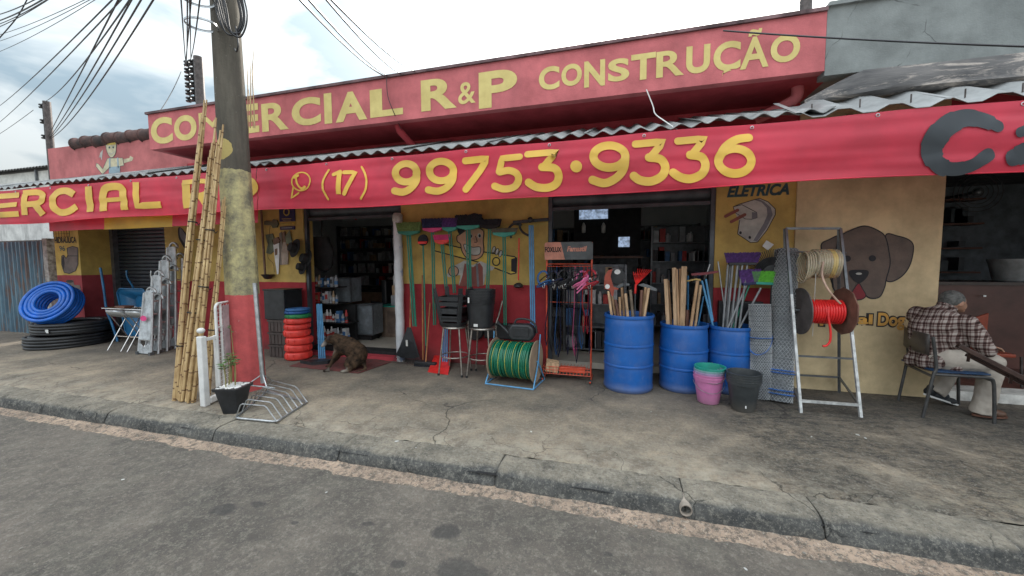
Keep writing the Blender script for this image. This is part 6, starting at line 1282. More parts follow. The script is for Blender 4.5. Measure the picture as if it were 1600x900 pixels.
G2 = 'bare wooden handles in the middle barrel'
for i, (a, c_, r, m_, lb) in enumerate((((828, 270), (852, 755), .018, M['wood'], 'pale square-topped handle farthest left in the middle barrel'), ((856, 285), (888, 755), .013, M['wood2'], 'thin darker handle second from left in middle barrel'), ((926, 138), (944, 765), .019, M['wood'], 'tall pale handle left of the middle barrel centre'), ((955, 155), (975, 765), .012, M['wood2'], 'thin brown handle behind the tall pale one in the middle barrel'), ((995, 148), (985, 765), .016, M['wood2'], 'brown handle at the centre of the middle barrel'), ((1020, 140), (1003, 765), .013, M['darkwood'], 'thin dark handle between tall ones in middle barrel'), ((1045, 122), (1020, 768), .020, M['wood'], 'tallest thick pale handle in the middle barrel'), ((1200, 290), (1130, 765), .018, M['wood2'], 'reddish brown handle leaning right in the middle barrel'), ((1235, 340), (1180, 765), .016, M['wood'], 'pale handle leaning right, farthest right in middle barrel'), ((1075, 630), (1070, 765), .028, M['darkwood'], 'short thick dark stake in the middle barrel'))):
    stick(a, c_, 4.87+.06*math.sin(i*1.7), 4.86+.06*math.sin(i*1.7), r, m_, lb, grp=G2, sq=i in (0, 2, 6))
stick((1088, 230), (1086, 640), 4.95, 4.95, .010, M['bluemid'], 'dark blue pole rising from the back of the middle barrel', 'blue_pole', 'pole'); stick((1270, 470), (1215, 765), 4.93, 4.9, .009, M['bluemid'], 'thin dark blue rod leaning right in the middle barrel', 'blue_rod', 'rod')
t, A_, d_ = stick((1250, 290), (1365, 760), 4.93, 4.93, .012, M['bluelt'], 'dark red squeegee on crossed light blue handles in right barrel', 'floor_squeegee', 'squeegee'); B().tube([at(*zh(1296, 270), 4.93), at(*zh(1378, 760), 4.93)], .012, 8).build('shaft', M['bluelt'], t, smooth=50)
q = [at(*zh(*p), 4.93) for p in ((1125, 205), (1290, 190), (1445, 172), (1445, 192), (1295, 222), (1130, 230))]; B().prism(q, (0, .03, 0)).build('blade', mt('dark_red_rubber', (.20, .03, .04), .5), t); B().tube([at(*zh(1285, 225), 4.93), at(*zh(1280, 275), 4.93)], .014, 8).build('socket', M['black'], t)
t, A_, d_ = stick((1345, 95), (1320, 170), 5.0, 5.0, .008, M['steel'], 'steel rod tip showing above the red squeegee', 'steel_rod', 'rod', zb=1.3)
t, A_, d_ = stick((1440, 65), (1500, 505), 5.02, 5.0, .009, M['steel'], 'bright steel tube leaning left out of the right barrel', 'steel_rod', 'rod')
q = [at(*zh(*p), 4.9) for p in ((1075, 285), (1190, 262), (1235, 272), (1240, 292), (1180, 282), (1080, 300))]; tag(B().prism(q, (0, .02, 0)).build('yellow_hook', mt('yellow_tool', (.55, .38, .12), .5), loc=q[0]), 'yellow pointed tool head left of the dark red squeegee', 'tool head')
# brooms in the right barrel
zr = zoomed(1100, 280, 4.5)
def broom2(P, base, h0, h1, mat, hm, label, seed, nh=1, gap=.02):
    a, c_ = [at(*zr(*p), 4.93) for p in P]; t = thing('broom', label, 'broom', at(*zr(*h1), 4.9), 'brooms in the right blue barrel'); w = (c_-a); n = 30; rr = random.Random(seed)
    b = B(); top = Vector((0, 0, base))
    for i in range(n):
        for j in (-1, 0, 1):
            p = a.lerp(c_, i/(n-1))+V(0, j*.018, 0); tt = -1+2*i/(n-1); b.tube([p, p+V(tt*.03, j*.006, base*rr.uniform(.93, 1.04))], [.005, .0045], 4)
    b.build('bristles', mat, t); B().bar(a+V(.01, 0, -.012), c_+V(-.01, 0, -.012), .06, .03).build('head_block', hm, t, bevel=.005)
    for k in range(nh): A_, C_ = at(*zr(h0[0]+k*gap*1000, h0[1]), 4.93), at(*zr(h1[0]+k*gap*900, h1[1]), 4.90); d = (C_-A_).normalized(); B().tube([A_, A_+d*1.15], .0115, 8).build('handle', greyh, t, smooth=50)
greyh = mt('grey_broom_handle', (.25, .26, .27), .4, .1)
broom2(((165, 588), (372, 586)), .115, (168, 600), (146, 880), M['purple'], M['black'], 'wide purple broom highest in the right barrel', 1, 5, .034)
broom2(((262, 732), (372, 722)), .15, (300, 740), (235, 890), M['purple'], M['navy'], 'smaller purple broom tilted before the wide one', 2, 1)
broom2(((352, 722), (500, 728)), .125, (400, 765), (330, 895), M['greenlt'], M['teal'], 'lime green broom tilted right above the wire netting', 3, 1)
for i, (a, c_) in enumerate((((185, 600), (165, 890)), ((250, 600), (200, 890)), ((320, 740), (262, 890)), ((275, 640), (225, 890)))): A_, C_ = at(*zr(*a), 4.96), at(*zr(*c_), 4.93); d = (C_-A_).normalized(); tag(B().tube([A_, A_+d*1.1], .011, 8).build('broom_stick', greyh if i != 2 else M['green'], smooth=50, loc=A_+d*1.1), ('grey broom handle farthest left under the purple broom', 'grey broom handle in the middle under the purple broom', 'green broom handle under the lime green broom', 'grey broom handle leaning at the right barrel middle')[i], 'handle', 'spare broom handles in the right barrel')
# black fan rakes
for (cx_, cy_, R_, lb) in ((500, 640, .265, 'black fan rake head standing high behind the lime green broom'),):
    c0 = at(1207, 428, 4.93); t = thing('fan_rake', lb, 'rake', c0); b = B()
    for i in range(30): a_ = rad(22)+rad(136)*i/29; b.tube([c0+V(.10*math.cos(a_), 0, .10*math.sin(a_)), c0+V(R_*math.cos(a_), -.02, R_*math.sin(a_)), c0+V((R_+.0)*math.cos(a_), -.05, (R_+.012)*math.sin(a_))], [.004, .004, .003], 4)
    b.build('tines', M['black'], t); B().prism([c0+V(0, 0, -.12)]+[c0+V(.19*math.cos(a_), 0, .19*math.sin(a_)) for a_ in [rad(22)+rad(136)*i/12 for i in range(13)]], (0, .008, 0)).build('fan', M['black'], t); B().tube([c0+V(0, 0, -.1), c0+V(-.01, .0, -1.15)], .012, 8).build('handle', M['black'], t, smooth=50)
tag(B().prism([at(*zr(*p), 5.12) for p in ((410, 470), (440, 430), (492, 460), (450, 500))], (0, .01, 0)).build('white_card', M['white'], loc=at(*zr(440, 460), 5.12)), 'white card corner showing behind the black fan rake', 'card')
tag(B().bb(1.15, 1.62, 5.08, 5.17, .35, 1.02).build('dark_panel', M['black'], bevel=.01, loc=(1.4, 5.12, .35)), 'black panel standing against wall behind the right barrel', 'panel')

# ---------------------------------------------------------------- buckets on the footpath
pk = [(.90, 4.38)]; bx, byy = .925, 4.42
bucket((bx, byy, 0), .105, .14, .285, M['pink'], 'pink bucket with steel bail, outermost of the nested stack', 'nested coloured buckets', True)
for k, (m_, lb, dz) in enumerate(((M['pink'], 'second pink bucket rim, nested in the first', .03), (mt('lilac_plastic', (.42, .30, .50), .4), 'lilac bucket rim between pink and teal ones', .055), (mt('grey_blue_plastic', (.25, .38, .42), .4), 'grey-blue bucket rim under the teal bucket', .078), (M['teal'], 'teal bucket on top of the pink bucket stack', .105))):
    bucket((bx+.003*k, byy, dz), .105, .138+.001*k, .285, m_, lb, 'nested coloured buckets', k == 3)
def dbucket(k):
    t = thing('planter_bucket', ('outermost dark grey bucket of the front stack', 'second dark grey bucket nested in the front stack', 'third dark grey bucket nested in the front stack', 'innermost dark grey bucket of the front stack')[k], 'bucket', (1.215, 4.26, .022*k), 'nested dark grey buckets')
    c = (1.215, 4.28, .024*k); b = B(); r0, r1, h = .105, .148, .315; 
    b.lathe([(0, .003), (r0-.008, 0), (r0, .01), (r1-.004, h-.045), (r1+.004, h-.042), (r1+.008, h-.008), (r1+.012, h-.004), (r1+.012, h), (r1-.003, h), (r0-.004, .014), (0, .014)], c, 40); b.build('body', M['greybucket'], t, smooth=35); return t
for k in range(4): dbucket(k)
tag(B().bb(1.20, 1.212, 4.152, 4.158, .055, .08).build('price_label', M['white'], loc=(1.2, 4.155, .06)), 'tiny white mark on the front of the dark grey buckets', 'label')

# ---------------------------------------------------------------- rolls of wire netting
def netting(c0, c1, R, label, nseg, rows, r=.0020, lean=None):
    c0, c1 = Vector(c0), Vector(c1); ax = (c1-c0); L_ = ax.length; ax.normalize(); u = ax.cross(V(0, 1, 0)).normalized(); v = ax.cross(u); t = thing('wire_netting_roll', label, 'netting roll', c0)
    mt_ = M_n; b = B(); rr = random.Random(5)
    P = lambda a, z, q=0: c0+ax*z+(u*math.cos(a)+v*math.sin(a))*(R+q)
    for j in range(rows):
        z = L_*(j+.5)/rows+rr.uniform(-.004, .004); ph = (j % 2)*PI/nseg; pts = []
        for i in range(nseg): a = 2*PI*i/nseg+ph; pts += [P(a, z-L_/rows*.42, .003*rr.random()), P(a+PI/nseg, z+L_/rows*.42, .003*rr.random())]
        b.tube(pts, r*1.25, 4, closed=True)
    b.build('netting', mt_, t, kind='stuff')
    core = mt('rolled_wire_layers', (.26, .28, .29), .55, .2, .25, 60, .6, c2=(.10, .11, .12)); 
    for q_, n_ in ((.94, 1), (.86, 1)): b = B(); b.tube([c0+ax*.004, c0+ax*L_*.5, c1], R*q_, 24, caps=False); b.build('inner_layer', core, t, smooth=60)
    b = B(); k = 60; pts = [c1+(u*math.cos(i*.42)+v*math.sin(i*.42))*R*(.2+.75*i/k) for i in range(k)]; b.tube(pts, .003, 4); b.build('spiral_end', mt_, t)
    return t, P, L_
M_n = mt('zinc_wire', (.62, .64, .65), .45, .3); t, P, L_ = netting((1.52, 4.70, 0), (1.49, 4.80, 1.02), .102, 'short roll of fine wire netting tied with blue tape', 26, 56)
btape = mt('blue_tape', (.03, .22, .75), .35)
for z0, sl_ in ((.66, .0), (.62, -.14)): b = B(); pts = [P(2*PI*i/20, z0+sl_*math.sin(2*PI*i/20+.6), .006) for i in range(20)]; b.tube(pts, .014 if sl_ == 0 else .007, 6, closed=True, flat=.25); b.build('tape', btape, t, smooth=60)
t, P, L_ = netting((1.665, 4.64, 0), (1.79, 4.98, 1.62), .112, 'tall leaning roll of hexagonal wire netting tied with blue tape', 20, 66)
for z0 in (.08, .12, .30, .33): b = B(); b.tube([P(2*PI*i/20, z0, .006) for i in range(20)], .016, 6, closed=True, flat=.25); b.build('tape', btape, t, smooth=60)

# ---------------------------------------------------------------- A-frame stand with reels
st = thing('reel_stand', 'grey steel A-frame stand carrying hose and cord reels', 'stand', (2.0, 4.6, 0)); FL, FR = V(1.74, 4.33, 0), V(2.24, 4.35, 0); BL, BR = V(1.90, 5.10, 0), V(2.42, 5.12, 0); TL, TR = V(1.76, 4.86, 1.84), V(2.11, 4.84, 1.84)
tl_ = at(1228, 357, 4.85); tr_ = at(1313, 357, 4.85); TL, TR = tl_, tr_; wht = mt('pale_worn_tube', (.56, .57, .56), .45, .3, .2, 14, .1)
def seg(a, c, m, nm, w=.024): B().bar(a, c, w, w).build(nm, m, st)
midL, midR = FL.lerp(TL, .62), FR.lerp(TR, .62)
for (a, m_, c) in ((FL, midL, TL), (FR, midR, TR)): seg(a, m_, wht, 'front_leg'); seg(m_, c, M['greymetal'], 'front_leg')
seg(BL, TL+V(0, .03, 0), M['greymetal'], 'rear_leg'); seg(BR, TR+V(0, .03, 0), M['greymetal'], 'rear_leg'); seg(TL, TR, M['greymetal'], 'top_bar')
seg(FL.lerp(TL, .06), FR.lerp(TR, .06), wht, 'cross_bar'); seg(FL.lerp(TL, .29), FR.lerp(TR, .29), M['greymetal'], 'cross_bar', .018); seg(BL.lerp(TL, .10), BR.lerp(TR, .10), M['greymetal'], 'cross_bar', .02)
seg(FL.lerp(TL, .06), BL.lerp(TL, .10), M['greymetal'], 'side_bar', .018); seg(FR.lerp(TR, .06), BR.lerp(TR, .10), M['greymetal'], 'side_bar', .018); 
ax1 = at(1234, 484, 4.70); ax2 = at(1330, 488, 4.70); B().tube([ax1, ax2], .012, 8).build('axle', M['greymetal'], st); ax3 = at(1232, 393, 4.78); ax4 = at(1322, 395, 4.78); B().tube([ax3, ax4], .009, 8).build('axle', M['greymetal'], st)
rr_ = thing('cord_reel', 'reel of bright red cord between dark cardboard flanges on the stand', 'cord reel', at(1288, 487, 4.70)); redc = mt('red_hose', (.85, .03, .03), .35, 0, .1, 8, .03); c0 = at(1288, 487, 4.70)
dk_ = mt('dark_card', (.10, .085, .08), .8)
for px, m_ in ((1250, dk_), (1317, mt('brown_card', (.20, .10, .07), .8))):
    q = at(px, 486, 4.70); o = B(); o.lathe([(0, -.006), (.245, -.006), (.245, .006), (0, .006)], (0, 0, 0), 10 if px > 1300 else 36, rot=(0, rad(90), rad(4))); o = o.build('flange', m_, None, smooth=40); o.parent = rr_; o.location = q-rr_.location
x_a, x_b = at(1262, 486, 4.7).x, at(1311, 486, 4.7).x
for layer, (R_, n_) in enumerate(((.118, 13), (.10, 12))):
    for k in range(n_): x = x_a+(x_b-x_a)*(k+.5*layer)/12; B().tube([V(x+.004*math.sin(a), c0.y, c0.z)+V(0, R_*math.cos(a), R_*math.sin(a)) for a in [2*PI*i/28 for i in range(28)]], .0105, 6, closed=True).build('cord_turn', redc, rr_, smooth=60)
B().tube(spline([c0+V(-.02, -.11, .06), c0+V(-.02, -.135, -.05), c0+V(0, -.14, -.18), c0+V(.0, -.14, -.28), c0+V(-.03, -.14, -.33), c0+V(-.06, -.14, -.335)], 6), .0105, 8).build('loose_end', redc, rr_, smooth=60)
clear = mt('milky_clear_hose', (.62, .54, .38), .25, 0, .12, 10, .05, trans=.25, sss=.1); yc = mt('yellowish_hose', (.66, .50, .20), .3, 0, .1, 8, .05)
cc_ = thing('clear_hose_coil', 'coil of milky clear hose hanging on the top axle of stand', 'hose coil', at(1278, 412, 4.76)); q0 = at(1284, 412, 4.76)
for k in range(10):
    for (R_, m_) in ((.142, clear if k not in (6, 7) else yc), (.118, clear)): x = q0.x-.075+.021*k; B().tube([V(x, q0.y, q0.z)+V(.004*math.sin(3*a), R_*math.cos(a), R_*math.sin(a)) for a in [2*PI*i/28 for i in range(28)]], .012, 6, closed=True).build('hose_turn', m_, cc_, smooth=60)
for k in range(5): x = q0.x-.11-.02*k; R_ = .13-.004*k; B().tube([V(x+.03*math.sin(a*.5), q0.y, q0.z-.01*k)+V(.01*math.sin(a), R_*math.cos(a), (R_+.012*k)*math.sin(a)) for a in [2*PI*i/28 for i in range(28)]], .009, 6, closed=True).build('hose_turn', clear, cc_, smooth=60)
B().tube(spline([q0+V(-.05, -.15, .02), q0+V(-.06, -.16, -.12), q0+V(-.02, -.19, -.25), q0+V(.06, -.19, -.36), q0+V(.10, -.18, -.40)], 6), .010, 8).build('loose_end', mt('pale_pink_hose', (.66, .45, .34), .4), cc_, smooth=60)
B().tube([q0+V(-.09, -.1, -.1), q0+V(-.10, -.12, -.75)], .003, 5).build('string', M['dirtywhite'], cc_)
# ---------------------------------------------------------------- the seated man and his chair
ch = thing('chair', 'old school chair with grey tube frame and blue seat under the man', 'chair', (3.05, 4.75, 0)); tb = mt('dark_grey_tube', (.085, .085, .085), .4, .4, .2, 9, .05)
def ctube(pts, nm, r=.0135): B().tube(pts, r, 8).build(nm, tb, ch, smooth=50)
ctube(spline([(2.80, 4.495, 0), (2.855, 4.495, .40), (2.875, 4.495, .50), (2.835, 4.495, .78)], 5), 'rear_leg'); ctube(spline([(2.89, 4.99, 0), (2.94, 4.99, .40), (2.95, 4.99, .50), (2.915, 4.99, .78)], 5), 'rear_leg')
for y, o_ in ((4.495, 0), (4.99, .07)): ctube(spline([(2.865+o_, y, .425), (3.1+o_, y, .425), (3.26+o_, y, .42), (3.295+o_, y, .385), (3.31+o_, y, .25), (3.325+o_, y, 0)], 5), 'front_leg')
ctube([(2.86, 4.495, .40), (2.935, 4.99, .40)], 'cross_tube'); ctube([(3.28, 4.495, .40), (3.35, 4.99, .40)], 'cross_tube')
B().bb(2.88, 3.29, 4.51, 4.975, .437, .455).build('seat', mt('navy_seat', (.01, .05, .13), .5), ch, bevel=.008)
b = B(); n = 10; vs = []
for z in (.60, .70, .80):
    for i in range(n+1): t = -1+2*i/n; vs.append((2.870+.04*t-.035*(1-t*t)+.02*(.7-z), 4.76+t*.235, z))
b.add(vs, [(j*(n+1)+i, j*(n+1)+i+1, (j+1)*(n+1)+i+1, (j+1)*(n+1)+i) for j in range(2) for i in range(n)]); b.build('backrest', mt('worn_brown_plastic', (.065, .055, .05), .4), ch, solid=.010, smooth=60)

H0 = Vector((3.05, 4.76, 0)); man = thing('person', 'seated grey-haired person in plaid shirt and pale trousers bending forward', 'person', H0)
skin = mt('tan_skin', (.38, .20, .13), .55, 0, .1, 8, .1, sss=.05)
hipR, hipL, knR, knL, anR, anL = (3.06, 4.66, .535), (3.03, 4.86, .535), (3.385, 4.635, .535), (3.34, 4.98, .50), (3.35, 4.63, .09), (3.20, 4.95, .14)
shR, shL, elR, elL, haR, haL = (3.14, 4.595, .905), (2.97, 4.93, .93), (3.28, 4.56, .665), (3.18, 5.04, .66), (3.38, 4.75, .67), (3.38, 4.87, .66)
b = B()
limb(b, hipR, knR, .085, .062); limb(b, knR, anR, .060, .042); limb(b, hipL, knL, .085, .062); limb(b, knL, anL, .060, .042)
b.ball((3.02, 4.76, .55), (.13, .16, .11)); limb(b, (3.0, 4.76, .55), (3.01, 4.76, .84), .12, .118); b.ball((3.04, 4.765, .89), (.11, .155, .10)); limb(b, (3.06, 4.77, .95), (3.12, 4.775, 1.06), .065, .055)
limb(b, shR, elR, .055, .045); limb(b, elR, haR, .042, .030); limb(b, shL, elL, .055, .045); limb(b, elL, haL, .042, .030)
hc = Vector((3.155, 4.785, 1.095)); b.ball(hc, (.098, .078, .092), 20, 14, rot=(0, rad(30), rad(15))); b.ball(hc+V(.05, .012, -.045), (.058, .058, .06), 16, 12, rot=(0, rad(30), rad(15)))
b.ball(hc+V(.095, .025, -.045), (.018, .014, .022)); b.ball(hc+V(.075, .02, -.09), (.03, .035, .022)); limb(b, (3.10, 4.775, 1.03), hc+V(.0, 0, -.04), .055, .055)
b.ball(hc+V(.015, -.078, -.02), (.020, .010, .032), 12, 8, rot=(0, rad(25), 0)); b.ball(hc+V(.015, .078, -.02), (.020, .010, .032), 12, 8, rot=(0, rad(25), 0))
for (hp, s_) in ((Vector(haR), 1), (Vector(haL), -1)):
    b.ball(hp+V(.045, 0, -.005), (.05, .038, .018), 14, 8)
    for i, L_ in enumerate((.06, .068, .062, .048)):
        y = (-.028+.019*i)*s_; p0 = hp+V(.085, y, -.004); p1 = p0+V(L_*.55, y*.15, -.012); p2 = p1+V(L_*.35, 0, -.03); limb(b, p0, p1, .0095, .009, k=2); limb(b, p1, p2, .009, .0075, k=2)
    p0 = hp+V(.03, .036*s_, -.002); limb(b, p0, p0+V(.035, .025*s_, -.012), .011, .010, k=2); limb(b, p0+V(.035, .025*s_, -.012), p0+V(.06, .022*s_, -.026), .010, .008, k=2)
for an, tw in ((Vector(anR), 0), (Vector(anL), 1)): limb(b, an, an+V(.035, -.005, -.04), .040, .03)
remesh(b.build('body', skin, man, smooth=180), .0075, 3, .5)
# trousers
tr = mt('pale_beige_trousers', (.47, .42, .36), .9, 0, .12, 5, .5, c2=(.34, .30, .26), spec=.1, fine=18); b = B()
limb(b, hipR, knR, .112, .086, bulge=.006); limb(b, knR, (3.34, 4.63, .13), .082, .072, bulge=.004); limb(b, hipL, knL, .112, .086); limb(b, knL, (3.215, 4.95, .19), .084, .070); b.ball((3.0, 4.76, .545), (.155, .185, .10))
b.tube([(3.35, 4.63, .24), (3.335, 4.63, .12), (3.33, 4.63, .045)], [.074, .082, .090], 14); b.tube([(3.24, 4.95, .25), (3.20, 4.95, .17), (3.17, 4.95, .13)], [.072, .078, .082], 14)
for (x, y, z, r) in ((3.29, 4.59, .48, .03), (3.36, 4.57, .42, .02), (3.33, 4.565, .30, .014), (3.37, 4.57, .20, .014), (3.16, 4.57, .49, .03)): b.ball((x, y+.02, z), (r*1.6, r, r*.7), rot=(0, .5, .4))
o = remesh(b.build('trousers', tr, man, smooth=180), .011, 3, .5)
tx_ = bpy.data.textures.new('folds', 'CLOUDS'); tx_.noise_scale = .09; dm = o.modifiers.new('d', 'DISPLACE'); dm.texture = tx_; dm.strength = .022; dm.mid_level = .5
# plaid shirt
ps = mt('plaid_shirt', (.4, .36, .35), .9, 0, .1, 8, .35, spec=.1, fine=30); g = G(ps); oc = [n for n in ps.node_tree.nodes if n.type == 'TEX_COORD'][0].outputs['Object']
wrp = g.node('ShaderNodeTexNoise'); wrp.inputs['Scale'].default_value = 5; g.t.links.new(oc, wrp.inputs['Vector']); wa = g.node('ShaderNodeVectorMath', operation='MULTIPLY_ADD'); wa.inputs[1].default_value = (.03, .03, .03); g.t.links.new(wrp.outputs['Color'], wa.inputs[0]); g.t.links.new(oc, wa.inputs[2])
sx = g.node('ShaderNodeSeparateXYZ'); g.t.links.new(wa.outputs[0], sx.inputs[0]); u_ = g.math('SUBTRACT', sx.outputs[1], g.math('MULTIPLY', sx.outputs[0], .75)); v_ = g.math('ADD', sx.outputs[2], g.math('MULTIPLY', sx.outputs[0], -.12))
def stripes(s_, per): f = g.math('FRACT', g.math('ADD', g.math('DIVIDE', s_, per), 10.0)); return g.ramp(f, [(0, .0), (.30, .0), (.36, .75), (.46, .75), (.52, .15), (.60, .15), (.66, 1), (.93, 1), (.98, 0)])
a_, c_ = stripes(u_, .062), stripes(v_, .062); s_ = g.math('MULTIPLY', g.math('ADD', a_, c_), .5); g.setcol(g.ramp(s_, [(0, (.36, .31, .28)), (.35, (.21, .16, .145)), (.55, (.12, .075, .068)), (.8, (.065, .038, .034)), (1, (.035, .02, .018))]))
b = B()
limb(b, (2.99, 4.765, .56), (2.985, 4.765, .82), .148, .165); b.ball((2.98, 4.765, .50), (.155, .185, .10)); b.ball((3.0, 4.765, .86), (.148, .205, .14)); b.ball((3.03, 4.765, .95), (.125, .19, .09)); b.ball((2.98, 4.90, .93), (.09, .10, .085)); b.ball((3.09, 4.77, 1.02), (.075, .085, .045), rot=(0, rad(25), 0))
limb(b, shR, elR, .082, .066, bulge=.008); limb(b, elR, (3.36, 4.71, .67), .062, .046); limb(b, shL, elL, .090, .068); limb(b, elL, (3.35, 4.89, .665), .062, .046); b.ball((3.07, 4.64, .90), (.11, .08, .09)); b.ball((3.06, 4.66, .77), (.12, .09, .14))
for (x, y, z) in ((2.87, 4.66, .50), (2.86, 4.80, .49), (3.08, 4.60, .47), (2.95, 4.60, .52)): b.ball((x, y, z), (.05, .05, .07))
o = remesh(b.build('plaid_shirt', ps, man, smooth=180), .011, 3, .5); tx2 = bpy.data.textures.new('folds2', 'CLOUDS'); tx2.noise_scale = .11; dm = o.modifiers.new('d', 'DISPLACE'); dm.texture = tx2; dm.strength = .03; dm.mid_level = .5
b = B(); b.tube(rim((3.105, 4.775, 1.045), .062, .066, 20, ax=(V(.85, 0, -.5).normalized(), V(0, 1, 0))), .014, 6, closed=True, flat=1.4); b.build('collar', ps, man, smooth=60)
# hair
hair = mt('grey_hair', (.17, .17, .16), .8, 0, .2, 30, .8, c2=(.06, .06, .058), fine=150); b = B()
b.ball(hc+V(-.014, -.004, .018), (.100, .086, .088), 20, 14, rot=(0, rad(30), rad(15))); b.ball(hc+V(-.05, 0, -.02), (.058, .074, .062), 16, 12)
rr = random.Random(3)
for i in range(60):
    a, e = rr.uniform(0, 6.28), rr.uniform(.0, 1.3); d = V(math.cos(a)*math.sin(e)*.9-.3, math.sin(a)*math.sin(e), math.cos(e)).normalized(); p = hc+V(-.014, 0, .012)+Vector((d.x*.092, d.y*.080, d.z*.082)); b.tube([p, p+d*.012+V(.015, 0, -.004)], [.008, .003], 5)
remesh(b.build('hair', hair, man, smooth=180), .006, 2, .4)
# shoes
for (hx, hy, hz, dx, dz, lb) in ((3.29, 4.63, .045, .20, -.0, 'brown'), (3.10, 4.94, .115, .235, -.075, 'black')):
    m_ = mt('dark_shoe', (.02, .024, .028), .6) if lb == 'black' else mt('brown_shoe', (.10, .05, .03), .6); b = B(); p0, p1 = V(hx, hy, hz+.01), V(hx+dx, hy, hz+dz+.01)
    b.ball(p0+V(.02, 0, .01), (.05, .042, .045)); b.ball(p1+V(-.05, 0, 0), (.065, .047, .036)); b.ball(p0.lerp(p1, .45)+V(0, 0, .01), (.08, .042, .042)); b.ball(p0+V(.04, 0, .05), (.045, .042, .04)); o = remesh(b.build('shoe', m_, man, smooth=180), .008, 3, .5)
    d = (p1-p0).normalized(); s_ = B(); P = rim((0, 0, 0), .5, .5, 20); L_ = (p1-p0).length+.06; cen = p0.lerp(p1, .48)+V(0, 0, -.036); n_ = V(-d.z, 0, d.x); q = [cen+d*p.x*L_+V(0, 1, 0)*p.y*.092 for p in P]; s_.prism(q, n_*.016); s_.build('sole', M['white'] if lb == 'black' else M['darkwood'], man)

# dark metal rails leaning at the step
rl = thing('metal_rails', 'pair of long dark brown metal tubes sloping down beside the seated person', 'rail', (3.6, 4.3, 0)); rm = mt('brown_painted_tube', (.075, .045, .038), .35, .4, .2, 9, .08)
a, e = V(2.93, 4.36, .735), V(3.62, 4.34, .33)
for (o_, w_) in ((V(0, 0, 0), .042), (V(.10, .05, -.09), .030)): p, q = a+o_, a+o_+(e-a)*1.65; B().bar(p, q, w_, w_).build('tube', rm, rl, bevel=.006)
for t_ in (.12, .55): B().bar(a+(e-a)*t_, a+(e-a)*t_+V(.03, .05, -.10), .02, .02).build('spacer', rm, rl)

# ---------------------------------------------------------------- inside the right-hand room
cb = thing('counter_cabinet', 'dark red-brown counter in the shaded room at right', 'counter', (4.9, 6.7, .085)); cm = mt('red_brown_laminate', (.10, .04, .03), .4, 0, .15, 3, .05)
B().bb(4.0, 6.2, 6.5, 7.1, .085, 1.17).build('body', cm, cb); B().bb(3.96, 6.24, 6.45, 7.15, 1.17, 1.21).build('worktop', mt('dark_worktop', (.05, .03, .025), .3), cb)
bucket((5.06, 6.8, 1.21), .15, .20, .30, mt('off_white_tub', (.24, .26, .26), .5), 'off-white tub standing on the red-brown counter at right', None, False)
B().bb(4.55, 4.58, 6.44, 6.46, 1.02, 1.04).build('knob', M['steel'], cb)
t = thing('orange_chair_back', 'orange-red plastic chair back beyond the seated person', 'chair', at(1528, 541, 5.8)); P = [at(*p, 5.8) for p in ((1512, 500), (1546, 489), (1541, 541), (1520, 560))]; o5 = mt('orange_red_plastic', (.33, .055, .02), .45); B().prism(P, (0, .03, 0)).build('back', o5, t, bevel=.01); B().bb(P[3].x-.05, P[2].x+.05, 5.5, 5.83, .42, .46).build('seat', o5, t, bevel=.01)
for dx in (-.03, .25):
    for y in (5.53, 5.8): B().tube([(P[3].x+dx, y, .085), (P[3].x+dx*.9, y, .43)], .012, 8).build('leg', M['darkmetal'], t)
B().prism([at(*p, 5.79) for p in ((1524, 510), (1534, 507), (1532, 528), (1525, 529))], (0, -.004, 0)).build('slot', M['black'], t)
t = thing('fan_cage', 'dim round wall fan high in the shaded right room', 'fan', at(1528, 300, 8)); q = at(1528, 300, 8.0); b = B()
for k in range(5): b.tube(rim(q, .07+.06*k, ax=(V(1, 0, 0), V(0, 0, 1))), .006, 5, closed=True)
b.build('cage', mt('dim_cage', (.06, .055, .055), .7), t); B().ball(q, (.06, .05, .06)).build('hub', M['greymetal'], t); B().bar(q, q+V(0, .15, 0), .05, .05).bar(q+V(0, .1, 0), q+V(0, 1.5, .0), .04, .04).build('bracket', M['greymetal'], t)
b = B()
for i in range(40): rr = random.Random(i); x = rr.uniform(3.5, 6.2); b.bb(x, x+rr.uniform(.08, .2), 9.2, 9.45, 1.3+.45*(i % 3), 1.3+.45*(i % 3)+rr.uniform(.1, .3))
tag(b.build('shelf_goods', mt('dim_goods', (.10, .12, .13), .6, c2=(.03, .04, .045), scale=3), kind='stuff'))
t = thing('wall_shelf', 'dark shelf unit at the back of the right-hand room', 'shelf', (4.8, 9.3, 1.2))
for k in range(4): B().bb(3.3, 6.4, 9.15, 9.48, 1.25+.45*k, 1.28+.45*k).build('board', M['darkwood'], t)

